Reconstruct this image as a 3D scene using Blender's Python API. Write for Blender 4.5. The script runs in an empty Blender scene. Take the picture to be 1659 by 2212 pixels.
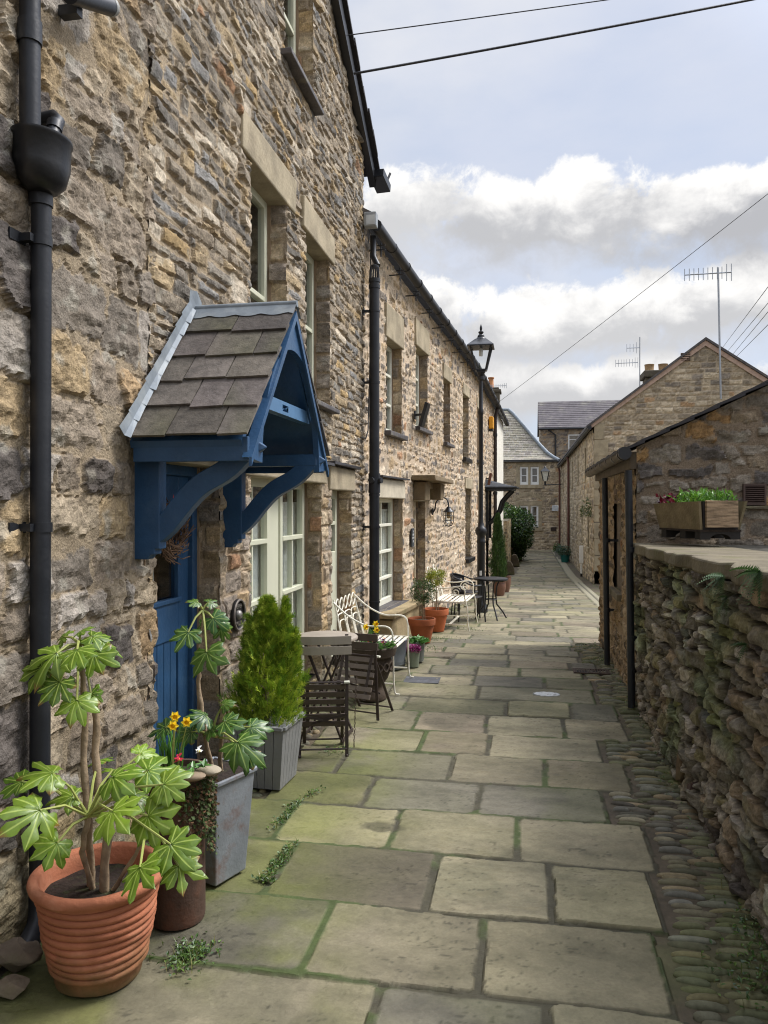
import bpy, bmesh, math, random
import numpy as np
from mathutils import Vector, Matrix
R=math.radians
rnd=random.Random(7)
scene=bpy.context.scene
COL=scene.collection
# ------------------------------------------------------------------ survey helpers (pixel of the 1659x2212 view -> place)
F=1662.;CX=829.5;HY=1092.;EYE=1.6
SA=math.sin(math.atan(.185));CA=math.cos(math.atan(.185))
def zg(Y): return np.interp(Y,[8,16.2,25.5,43,100],[0,-.32,-.67,-.8,-.8])
def at(px,py,D):
    t=(px-CX)/F
    return Vector((D*(t*CA-SA),D*(t*SA+CA),EYE-(py-HY)/F*D))
def ground(px,py):
    D=F*EYE/(py-HY)
    for _ in range(40):
        p=at(px,py,D); D=F*(EYE-float(zg(p.y)))/(py-HY)
    return at(px,py,D)
def onX(px,py,X):
    t=(px-CX)/F
    return at(px,py,X/(t*CA-SA))
def onY(px,py,Y):
    t=(px-CX)/F
    return at(px,py,Y/(t*SA+CA))
def online(px,py,P0,P1):
    """hit of the pixel ray with the vertical plane through P0-P1 -> (distance along, z)"""
    t=(px-CX)/F; dx=t*CA-SA; dy=t*SA+CA
    ex=P1[0]-P0[0]; ey=P1[1]-P0[1]; L=math.hypot(ex,ey); ex/=L; ey/=L
    # D*d = P0 + s*e
    det=dx*(-ey)-dy*(-ex)
    D=(P0[0]*(-ey)-P0[1]*(-ex))/det
    s=(dx*P0[1]-dy*P0[0])/det
    return s, EYE-(py-HY)/F*D
# ------------------------------------------------------------------ noise
_T=np.random.default_rng(11).random((256,256))*2-1
def vnoise(x,y,s=0):
    x=np.asarray(x,float)+s*17.31;y=np.asarray(y,float)+s*9.77
    xi=np.floor(x).astype(int);yi=np.floor(y).astype(int);fx=x-xi;fy=y-yi
    fx=fx*fx*(3-2*fx);fy=fy*fy*(3-2*fy)
    a=_T[xi&255,yi&255];b=_T[(xi+1)&255,yi&255];c=_T[xi&255,(yi+1)&255];d=_T[(xi+1)&255,(yi+1)&255]
    return (a*(1-fx)+b*fx)*(1-fy)+(c*(1-fx)+d*fx)*fy
def fbm(x,y,o=4,s=0):
    r=0;a=1;n=0
    for i in range(o):
        r=r+a*vnoise(x*2**i,y*2**i,s+i*3);n+=a;a*=.5
    return r/n
def sst(a,b,x):
    t=np.clip((x-a)/(b-a),0,1);return t*t*(3-2*t)
def lin(c):
    return tuple((v/255/12.92 if v<=10 else ((v/255+.055)/1.055)**2.4) for v in c)
# ------------------------------------------------------------------ materials
def newmat(name):
    m=bpy.data.materials.new(name);m.use_nodes=True
    nt=m.node_tree;b=nt.nodes['Principled BSDF'];return m,nt,b
def mat(name,rgb,rough=.7,metal=0,var=.15,scale=12,bump=.15,bscale=60,spec=.4,stain=None,stain_scale=4,stain_amt=.5,stretch=None):
    m,nt,b=newmat(name);N=nt.nodes;L=nt.links
    c=lin(rgb)
    tc=N.new('ShaderNodeTexCoord')
    if stretch:
        mp=N.new('ShaderNodeMapping');mp.inputs['Scale'].default_value=stretch;L.new(tc.outputs['Object'],mp.inputs['Vector'])
    nz=N.new('ShaderNodeTexNoise');nz.inputs['Scale'].default_value=scale;nz.inputs['Detail'].default_value=6
    L.new(mp.outputs[0] if stretch else tc.outputs['Object'],nz.inputs['Vector'])
    mx=N.new('ShaderNodeMix');mx.data_type='RGBA'
    mx.inputs[6].default_value=tuple(v*(1-var) for v in c)+(1,)
    mx.inputs[7].default_value=tuple(min(1,v*(1+var)) for v in c)+(1,)
    rp=N.new('ShaderNodeMapRange');rp.inputs[1].default_value=.3;rp.inputs[2].default_value=.7
    L.new(nz.outputs['Fac'],rp.inputs[0]);L.new(rp.outputs[0],mx.inputs[0])
    out=mx.outputs[2]
    if stain:
        n2=N.new('ShaderNodeTexNoise');n2.inputs['Scale'].default_value=stain_scale;n2.inputs['Detail'].default_value=8;n2.inputs['Roughness'].default_value=.65
        L.new(tc.outputs['Object'],n2.inputs['Vector'])
        r2=N.new('ShaderNodeMapRange');r2.inputs[1].default_value=.52;r2.inputs[2].default_value=.68;r2.inputs[4].default_value=stain_amt
        L.new(n2.outputs['Fac'],r2.inputs[0])
        m2=N.new('ShaderNodeMix');m2.data_type='RGBA';m2.inputs[7].default_value=lin(stain)+(1,)
        L.new(r2.outputs[0],m2.inputs[0]);L.new(out,m2.inputs[6]);out=m2.outputs[2]
    L.new(out,b.inputs['Base Color'])
    b.inputs['Roughness'].default_value=rough;b.inputs['Metallic'].default_value=metal
    b.inputs['Specular IOR Level'].default_value=spec
    if bump:
        nb=N.new('ShaderNodeTexNoise');nb.inputs['Scale'].default_value=bscale;nb.inputs['Detail'].default_value=5
        L.new(tc.outputs['Object'],nb.inputs['Vector'])
        bp=N.new('ShaderNodeBump');bp.inputs['Strength'].default_value=bump;bp.inputs['Distance'].default_value=.01
        L.new(nb.outputs['Fac'],bp.inputs['Height']);L.new(bp.outputs['Normal'],b.inputs['Normal'])
    return m
def vmat(name,rough=.9,var=.22,scale=45,bump=.5,bscale=90,dist=.01,spec=.25,trans=0):
    """material whose albedo is the mesh's own 'Col' attribute, mottled by noise"""
    m,nt,b=newmat(name);N=nt.nodes;L=nt.links
    at_=N.new('ShaderNodeAttribute');at_.attribute_name='Col'
    tc=N.new('ShaderNodeTexCoord')
    nz=N.new('ShaderNodeTexNoise');nz.inputs['Scale'].default_value=scale;nz.inputs['Detail'].default_value=8;nz.inputs['Roughness'].default_value=.7
    L.new(tc.outputs['Object'],nz.inputs['Vector'])
    rp=N.new('ShaderNodeMapRange');rp.inputs[1].default_value=.3;rp.inputs[2].default_value=.7;rp.inputs[3].default_value=1-var;rp.inputs[4].default_value=1+var
    L.new(nz.outputs['Fac'],rp.inputs[0])
    mu=N.new('ShaderNodeVectorMath');mu.operation='SCALE'
    L.new(at_.outputs['Color'],mu.inputs[0]);L.new(rp.outputs[0],mu.inputs['Scale'])
    L.new(mu.outputs[0],b.inputs['Base Color'])
    b.inputs['Roughness'].default_value=rough;b.inputs['Specular IOR Level'].default_value=spec
    if bump:
        nb=N.new('ShaderNodeTexNoise');nb.inputs['Scale'].default_value=bscale;nb.inputs['Detail'].default_value=8;nb.inputs['Roughness'].default_value=.65
        L.new(tc.outputs['Object'],nb.inputs['Vector'])
        bp=N.new('ShaderNodeBump');bp.inputs['Strength'].default_value=bump;bp.inputs['Distance'].default_value=dist
        L.new(nb.outputs['Fac'],bp.inputs['Height']);L.new(bp.outputs['Normal'],b.inputs['Normal'])
    if trans:
        tr=N.new('ShaderNodeBsdfTranslucent');L.new(mu.outputs[0],tr.inputs['Color'])
        mx=N.new('ShaderNodeMixShader');mx.inputs[0].default_value=trans
        L.new(b.outputs[0],mx.inputs[1]);L.new(tr.outputs[0],mx.inputs[2])
        L.new(mx.outputs[0],N['Material Output'].inputs[0])
    return m
def glassmat(name,tint=(.95,.97,.97)):
    m,nt,b=newmat(name);N=nt.nodes;L=nt.links
    tr=N.new('ShaderNodeBsdfTransparent');tr.inputs[0].default_value=tint+(1,)
    gl=N.new('ShaderNodeBsdfGlossy');gl.inputs['Roughness'].default_value=.03
    fr=N.new('ShaderNodeFresnel');fr.inputs['IOR'].default_value=1.5
    ad=N.new('ShaderNodeMath');ad.operation='MINIMUM';ad.inputs[1].default_value=.20;L.new(fr.outputs[0],ad.inputs[0])
    mx=N.new('ShaderNodeMixShader');L.new(ad.outputs[0],mx.inputs[0]);L.new(tr.outputs[0],mx.inputs[1]);L.new(gl.outputs[0],mx.inputs[2])
    L.new(mx.outputs[0],N['Material Output'].inputs[0]);return m
# ------------------------------------------------------------------ objects
def setp(o,label=None,cat=None,group=None,kind=None):
    if label:o['label']=label
    if cat:o['category']=cat
    if group:o['group']=group
    if kind:o['kind']=kind
    return o
def thing(name,label,cat,loc=(0,0,0),rotz=0,group=None):
    o=bpy.data.objects.new(name,None);COL.objects.link(o);o.location=loc;o.rotation_euler=(0,0,rotz);o.empty_display_size=.1
    return setp(o,label,cat,group)
def link(name,me,m,parent=None):
    o=bpy.data.objects.new(name,me);COL.objects.link(o)
    if m:me.materials.append(m)
    if parent:o.parent=parent
    return o
class MB:
    """collects shapes; build() links them as ONE mesh object"""
    def __init__(s,M=None): s.v=[];s.f=[];s.c=[];s.M=M
    def add(s,vs,fs,col=None):
        b=len(s.v)
        for p in vs:
            p=Vector(p); s.v.append(tuple(s.M@p if s.M else p))
        s.f+= [tuple(b+i for i in f) for f in fs]
        s.c+= [col if col else (1,1,1)]*len(vs)
    def box(s,x0,x1,y0,y1,z0,z1,j=0,col=None):
        q=lambda:rnd.uniform(-j,j) if j else 0
        vs=[(x+q(),y+q(),z+q()) for z in(z0,z1) for y in(y0,y1) for x in(x0,x1)]
        s.add(vs,[(0,2,3,1),(4,5,7,6),(0,1,5,4),(2,6,7,3),(0,4,6,2),(1,3,7,5)],col)
    def bar(s,a,b,w,h,up=(0,0,1),col=None):
        a=Vector(a);b=Vector(b);d=(b-a).normalized();u=Vector(up)
        r=d.cross(u)
        if r.length<1e-4:r=d.cross(Vector((1,0,0)))
        r.normalize();u=r.cross(d)
        vs=[p+r*(sx*w/2)+u*(sz*h/2) for p in(a,b) for sx,sz in((-1,-1),(1,-1),(1,1),(-1,1))]
        s.add(vs,[(0,1,2,3),(7,6,5,4),(0,4,5,1),(1,5,6,2),(2,6,7,3),(3,7,4,0)],col)
    def tube(s,pts,r,seg=8,closed=False,col=None):
        P=[Vector(p) for p in pts];n=len(P);rs=r if isinstance(r,(list,tuple)) else [r]*n
        vs=[];prev=None
        for i,p in enumerate(P):
            if closed: d=P[(i+1)%n]-P[i-1]
            else: d=P[min(i+1,n-1)]-P[max(i-1,0)]
            d.normalize()
            if prev is None:
                u=d.cross(Vector((0,0,1)))
                if u.length<.05:u=d.cross(Vector((1,0,0)))
            else:
                u=prev-d*prev.dot(d)
                if u.length<1e-5:u=d.cross(Vector((1,0,0)))
            u.normalize();w=d.cross(u);prev=u
            for k in range(seg):
                a=2*math.pi*k/seg;vs.append(p+(u*math.cos(a)+w*math.sin(a))*rs[i])
        fs=[]
        m=n if closed else n-1
        for i in range(m):
            j=(i+1)%n
            for k in range(seg):
                l=(k+1)%seg;fs.append((i*seg+k,i*seg+l,j*seg+l,j*seg+k))
        if not closed:
            fs.append(tuple(range(seg))[::-1]);fs.append(tuple((n-1)*seg+k for k in range(seg)))
        s.add(vs,fs,col)
    def lathe(s,prof,seg=32,c=(0,0,0),sx=1,sy=1,col=None):
        vs=[];fs=[];n=len(prof)
        for r,z in prof:
            for k in range(seg):
                a=2*math.pi*k/seg;vs.append((c[0]+r*sx*math.cos(a),c[1]+r*sy*math.sin(a),c[2]+z))
        for i in range(n-1):
            for k in range(seg):
                l=(k+1)%seg;fs.append((i*seg+k,i*seg+l,(i+1)*seg+l,(i+1)*seg+k))
        if prof[0][0]>1e-4:fs.append(tuple(range(seg))[::-1])
        if prof[-1][0]>1e-4:fs.append(tuple((n-1)*seg+k for k in range(seg)))
        s.add(vs,fs,col)
    def frustum(s,b,t,z0,z1,c=(0,0),col=None):
        vs=[(c[0]+sx*h,c[1]+sy*h,z) for h,z in((b,z0),(t,z1)) for sx,sy in((-1,-1),(1,-1),(1,1),(-1,1))]
        s.add(vs,[(3,2,1,0),(4,5,6,7)]+[(i,(i+1)%4,4+(i+1)%4,4+i) for i in range(4)],col)
    def prism(s,poly,f,a0,a1,col=None):
        """poly of 2D points, f(p,q,a)->3D, extruded from a0 to a1"""
        n=len(poly);vs=[f(p,q,a) for a in(a0,a1) for p,q in poly]
        s.add(vs,[tuple(range(n)),tuple(range(2*n-1,n-1,-1))]+[(i,n+i,n+(i+1)%n,(i+1)%n) for i in range(n)],col)
    def blob(s,c,r,seed=0,amp=.15,seg=10,col=None):
        vs=[];fs=[];m=seg//2+1
        q=random.Random(seed);o=[q.uniform(0,6) for _ in range(4)]
        for i in range(m+1):
            th=math.pi*i/m
            for k in range(seg):
                a=2*math.pi*k/seg
                d=1+amp*(math.sin(2*a+o[0])*math.sin(th)+.6*math.sin(3*a+o[1]+th*2)*math.sin(th)+.5*math.cos(2*th+o[2]))
                vs.append((c[0]+r[0]*d*math.sin(th)*math.cos(a),c[1]+r[1]*d*math.sin(th)*math.sin(a),c[2]+r[2]*math.cos(th)))
        for i in range(m):
            for k in range(seg):
                l=(k+1)%seg;fs.append((i*seg+k,i*seg+l,(i+1)*seg+l,(i+1)*seg+k))
        s.add(vs,fs,col)
    def build(s,name,m,parent=None,smooth=False,bevel=0,sub=0,origin=None,fix=True,label=None,colored=False):
        me=bpy.data.meshes.new(name)
        vs=s.v
        if origin is not None:
            o=Vector(origin);vs=[(p[0]-o.x,p[1]-o.y,p[2]-o.z) for p in vs]
        me.from_pydata(vs,[],s.f);me.update()
        if fix:
            bm=bmesh.new();bm.from_mesh(me);bmesh.ops.recalc_face_normals(bm,faces=bm.faces);bm.to_mesh(me);bm.free()
        if colored:
            a=me.attributes.new('Col','FLOAT_COLOR','POINT')
            a.data.foreach_set('color',np.array([tuple(c)+(1,) for c in s.c],dtype=np.float32).ravel())
        if smooth:
            me.polygons.foreach_set('use_smooth',[True]*len(me.polygons))
        o=link(name,me,m,parent)
        if smooth and smooth!=2:
            try: me.set_sharp_from_angle(angle=R(50))
            except Exception: pass
        if bevel:
            b=o.modifiers.new('bevel','BEVEL');b.width=bevel;b.segments=2;b.limit_method='ANGLE';b.angle_limit=R(40)
        if sub:
            b=o.modifiers.new('sub','SUBSURF');b.levels=sub;b.render_levels=sub
        if label:o['label']=label
        return o
def npmesh(name,V,FQ,col,m,parent=None,smooth=True,origin=None):
    """numpy verts (n,3), faces (k,3|4), colours (n,3)"""
    me=bpy.data.meshes.new(name)
    V=np.asarray(V,float)
    if origin is not None:V=V-np.array(origin)
    FQ=np.asarray(FQ);k=FQ.shape[1]
    me.vertices.add(len(V));me.vertices.foreach_set('co',V.astype(np.float32).ravel())
    me.loops.add(FQ.size);me.loops.foreach_set('vertex_index',FQ.astype(np.int32).ravel())
    me.polygons.add(len(FQ));me.polygons.foreach_set('loop_start',np.arange(0,FQ.size,k,dtype=np.int32))
    me.polygons.foreach_set('use_smooth',np.full(len(FQ),bool(smooth)))
    me.update(calc_edges=True)
    if col is not None:
        a=me.attributes.new('Col','FLOAT_COLOR','POINT')
        c=np.ones((len(V),4),np.float32);c[:,:3]=col;a.data.foreach_set('color',c.ravel())
    return link(name,me,m,parent)
# ------------------------------------------------------------------ rubble masonry as real relief
def coursed(u,v,st,seed):
    """stone pattern at wall coordinates u,v (1D arrays): relief height and albedo"""
    g=np.random.default_rng(seed)
    w=st['warp'];wf=st.get('wf',3.)
    wu=u+w*1.2*fbm(u*wf,v*wf,3,seed)
    wv=v+w*fbm(u*wf*.8+31,v*wf*1.2+7,3,seed+1)+st.get('wave',.03)*fbm(u*.9,v*.5,2,seed+2)
    u0,u1=u.min()-.8,u.max()+.8;v0,v1=v.min()-.5,v.max()+.5
    ed=[v0]
    while ed[-1]<v1: ed.append(ed[-1]+g.uniform(*st['h']))
    ed=np.array(ed);nr=len(ed)-1
    keys=[];Lr=[];Rr=[];Br=[];Tr=[];BIG=1000.
    for r in range(nr):
        h=ed[r+1]-ed[r];x=u0-g.uniform(0,.3)
        while x<u1:
            ww=max(.03,h*g.uniform(*st['asp']))
            keys.append(r*BIG+(x-u0+5));i=st['inset']*h
            Lr.append(x+abs(g.normal())*i*.7);Rr.append(x+ww-abs(g.normal())*i*.7);Br.append(ed[r]+abs(g.normal())*i);Tr.append(ed[r+1]-abs(g.normal())*i)
            x+=ww
    keys=np.array(keys);Lr,Rr,Br,Tr=map(np.array,(Lr,Rr,Br,Tr))
    row=np.clip(np.searchsorted(ed,wv)-1,0,nr-1)
    sid=np.clip(np.searchsorted(keys,row*BIG+(wu-u0+5))-1,0,len(keys)-1)
    n=len(keys)
    # larger stones that interrupt the courses
    nb=int((u1-u0)*(v1-v0)*st.get('big',0))
    if nb:
        bw=g.uniform(*st['bigw'],nb);bh=bw*g.uniform(.4,.75,nb)
        bx=g.uniform(u0,u1,nb);by=g.uniform(v0,v1,nb)
        Lr=np.concatenate([Lr,bx]);Rr=np.concatenate([Rr,bx+bw]);Br=np.concatenate([Br,by]);Tr=np.concatenate([Tr,by+bh])
        for k in range(nb):
            mk=(wu>bx[k]-.012)&(wu<bx[k]+bw[k]+.012)&(wv>by[k]-.012)&(wv<by[k]+bh[k]+.012)
            sid[mk]=n+k
        n+=nb
    hw=np.maximum((Rr-Lr)/2,.008);hh=np.maximum((Tr-Br)/2,.008);cu=(Lr+Rr)/2;cv=(Tr+Br)/2
    lx=wu-cu[sid];ly=wv-cv[sid]
    rc=np.minimum(hw,hh)[sid]*st['round']
    qx=np.abs(lx)-(hw[sid]-rc);qy=np.abs(ly)-(hh[sid]-rc)
    d=rc-(np.hypot(np.maximum(qx,0),np.maximum(qy,0))+np.minimum(np.maximum(qx,qy),0))
    if st.get('ell'):d=(1-(np.abs(lx/hw[sid])**2.6+np.abs(ly/hh[sid])**2.6)**(1/2.6))*np.minimum(hw,hh)[sid]
    d=d+st.get('ragged',.006)*fbm(u*28,v*28,2,seed+5)
    prof=sst(0,st['bev'],d)
    Hs=g.uniform(*st['relief'],n);tx=g.normal(0,st['tilt'],n);ty=g.normal(0,st['tilt'],n)
    rough=fbm(u*16,v*22,4,seed+8)*st['rough']+np.abs(fbm(u*7+sid%13,v*11,3,seed+9))*st['rough']*1.2
    strat=np.floor(4.5*fbm(u*5+sid*1.7,v*26+sid*2.3,4,seed+25)+.6*fbm(u*30,v*30,2,seed+26))/4.5
    rough=rough+st['rough']*.55*strat
    for q in range(3):
        an=g.uniform(0,2*math.pi,n);of=g.uniform(.15,.75,n);sl=g.uniform(.05,st.get('facet',.30),n)
        xx=(lx/hw[sid])*np.cos(an[sid])+(ly/hh[sid])*np.sin(an[sid])
        rough=rough-np.maximum(0,xx-of[sid])*sl[sid]*np.minimum(hw,hh)[sid]
    hgt=prof*np.maximum(Hs[sid]+tx[sid]*lx+ty[sid]*ly+rough,.001)+fbm(u*20,v*20,3,seed+11)*st.get('mrough',.003)+fbm(u*62,v*62,2,seed+12)*.0016-np.exp(-(d/.006)**2)*st.get('groove',.004)*sst(-.15,.25,fbm(u*6,v*6,3,seed+27))
    pal=np.array([lin(c) for c,_ in st['pal']]);pw=np.array([q for _,q in st['pal']],float);pw/=pw.sum()
    pc=pal[g.choice(len(pal),n,p=pw)]*g.uniform(.83,1.19,(n,1))
    # grain streaks and lichen mottling
    mot=1+.38*fbm(u*14+sid*3.7,v*34,5,seed+13)+.34*fbm(u*55,v*55,2,seed+14)
    c=pc[sid]*mot[:,None]
    li=sst(.30,.5,fbm(u*9,v*9,5,seed+17))*st.get('lichen',.3)
    c=c*(1-li[:,None])+np.array(lin(st.get('lichcol',(176,170,155))))*li[:,None]
    dk=sst(.15,.5,fbm(u*3.5,v*3.5,5,seed+19))*st.get('dark',.35)
    c=c*(1-dk[:,None])+c*np.array([.60,.56,.51])*dk[:,None]
    mc=np.array(lin(st['mortar']))*(1+.22*fbm(u*8,v*8,5,seed+21))[:,None]
    k=sst(0,st['bev']*.55,d)[:,None]
    col=mc*(1-k)+c*k
    return hgt,np.clip(col,.01,.9)
PAL_B1=[((148,136,118),4),((130,121,108),4),((112,106,97),2.0),((168,148,116),1.8),((188,175,154),2.6),((158,124,94),.25),((134,131,126),1.2),((156,142,122),3),((176,150,108),.7)]
ST={
 'coursed':dict(facet=.30,groove=.005,h=(.04,.11),asp=(1.2,4.2),warp=.026,inset=.13,round=.38,bev=.007,relief=(.003,.019),tilt=.08,rough=.008,mortar=(164,147,122),pal=PAL_B1,big=1.8,bigw=(.12,.28),lichen=.38,dark=.34,ragged=.010),
 'boulder':dict(groove=.013,h=(.10,.30),asp=(.8,2.2),warp=.085,wf=2.6,inset=.07,round=.38,bev=.008,relief=(.0005,.019),tilt=.035,rough=.014,mortar=(156,140,116),mrough=.006,facet=.2,
    pal=[((144,131,114),4),((122,113,101),3),((164,149,126),3),((166,145,112),1.0),((162,153,141),2.6),((160,136,104),.3),((100,93,87),2)],big=.8,bigw=(.3,.6),lichen=.55,dark=.6,ragged=.024),
 'pink':dict(groove=.004,h=(.06,.16),asp=(.6,1.8),warp=.045,inset=.20,round=.6,bev=.010,relief=(.002,.018),tilt=.12,rough=.009,mortar=(200,180,154),ragged=.014,facet=.4,
    pal=[((168,152,130),4),((138,128,116),2.8),((182,158,124),3),((200,184,160),3),((172,134,102),.5),((120,113,106),1.6)],big=1.0,bigw=(.18,.30),lichen=.4,dark=.25),
 'quoin':dict(groove=.005,h=(.11,.2),asp=(1.2,2.4),warp=.014,inset=.06,round=.28,bev=.008,relief=(.006,.020),tilt=.07,rough=.012,mortar=(166,147,122),facet=.4,
    pal=[((160,143,120),4),((174,150,116),3),((142,130,116),3),((186,167,138),2),((160,124,94),.4)],lichen=.35,dark=.35),
 'drystone':dict(groove=.030,h=(.035,.12),asp=(1.0,3.4),warp=.05,wf=3.5,inset=.07,round=.26,bev=.009,relief=(.004,.044),tilt=.12,rough=.018,mortar=(58,50,42),facet=.32,ragged=.012,
    pal=[((140,130,112),4),((120,113,99),4),((148,131,108),2),((168,158,143),2.8),((102,94,87),2),((130,122,92),1.0)],big=2.0,bigw=(.14,.30),lichen=.4,dark=.5,lichcol=(162,154,142)),
 'flush':dict(groove=.006,h=(.06,.19),asp=(.8,2.6),warp=.075,wf=2.8,inset=.15,round=.5,bev=.012,relief=(.002,.022),tilt=.10,rough=.014,mortar=(138,122,103),mrough=.008,ragged=.024,facet=.4,
    pal=[((134,124,110),4),((106,99,93),2.8),((156,139,116),2),((168,134,92),.4),((152,142,128),3)],lichen=.45,dark=.45),
 'squared':dict(h=(.10,.19),asp=(.9,2.3),warp=.022,inset=.07,round=.35,bev=.014,relief=(.008,.026),tilt=.06,rough=.012,mortar=(180,165,142),
    pal=[((174,158,132),4),((152,139,118),3),((188,173,147),3),((134,124,110),1.8),((174,144,110),.5)],lichen=.3,dark=.3),
}
M_stone=vmat('rubble_stone',var=.34,scale=75,bump=.9,bscale=95,dist=.012)
M_stonefar=vmat('rubble_stone_far',var=.18,scale=14,bump=.4,bscale=30,dist=.02)
def snap(a,b,res,cuts):
    e=sorted({a,b,*[c for c in cuts if a<c<b]});o=[]
    for p,q in zip(e[:-1],e[1:]):
        k=max(1,int(round((q-p)/res)));o+=list(np.linspace(p,q,k,endpoint=False))
    return np.array(o+[b])
def stone_wall(name,O,U,N,u0,u1,v0,v1,res,style,parent=None,openings=(),top=None,seed=1,m=None,tint=None,origin=None,fade=None,resv=None,blend=None,label=None,flats=()):
    O=np.array(O,float);U=np.array(U,float);N=np.array(N,float)
    us=snap(u0,u1,res,[c for o in openings for c in o[:2]]);vs=snap(v0,v1,resv or res,[c for o in openings for c in o[2:4]])
    uu,vv=np.meshgrid(us,vs);nu=len(us);nv=len(vs)
    keep=np.ones((nv-1,nu-1),bool)
    uc=(us[:-1]+us[1:])/2;vc=(vs[:-1]+vs[1:])/2
    for a,b,c,d in openings:
        keep&=~((uc[None,:]>a)&(uc[None,:]<b)&(vc[:,None]>c)&(vc[:,None]<d))
    if top is not None:
        t=top(uu);keep&=~((vv[:-1,:-1]>=t[:-1,:-1])&(vv[:-1,1:]>=t[:-1,1:]));vv=np.minimum(vv,t)
    h,c=coursed(uu.ravel(),vv.ravel(),ST[style] if isinstance(style,str) else style,seed)
    if blend is not None:
        st2,seed2,mask=blend;h2,c2=coursed(uu.ravel(),vv.ravel(),ST[st2],seed2);k=mask(uu.ravel(),vv.ravel());h=h*(1-k)+h2*k;c=c*(1-k[:,None])+c2*k[:,None]
    if tint is not None: c=c*tint(uu.ravel(),vv.ravel())
    for a,b,cc,d in openings:
        du=np.maximum(np.maximum(a-uu,uu-b),0).ravel();dv=np.maximum(np.maximum(cc-vv,vv-d),0).ravel()
        k=sst(0,.03,np.hypot(du,dv));h=h*k+np.minimum(h,.012)*(1-k)
    for a,b,cc,d in flats:
        mk=((uu>a)&(uu<b)&(vv>cc)&(vv<d)).ravel();h=np.where(mk,-.012,h)
    V=O+uu.ravel()[:,None]*U+vv.ravel()[:,None]*np.array([0,0,1.])+h[:,None]*N
    idx=np.arange(nu*nv).reshape(nv,nu)
    Q=np.stack([idx[:-1,:-1],idx[:-1,1:],idx[1:,1:],idx[1:,:-1]],-1)[keep]
    if np.dot(np.cross(U,[0,0,1]),N)<0:Q=Q[:,::-1]
    o=npmesh(name,V,Q,c,m or M_stone,parent,smooth=False,origin=origin)
    if label:o['label']=label
    return o
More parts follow.
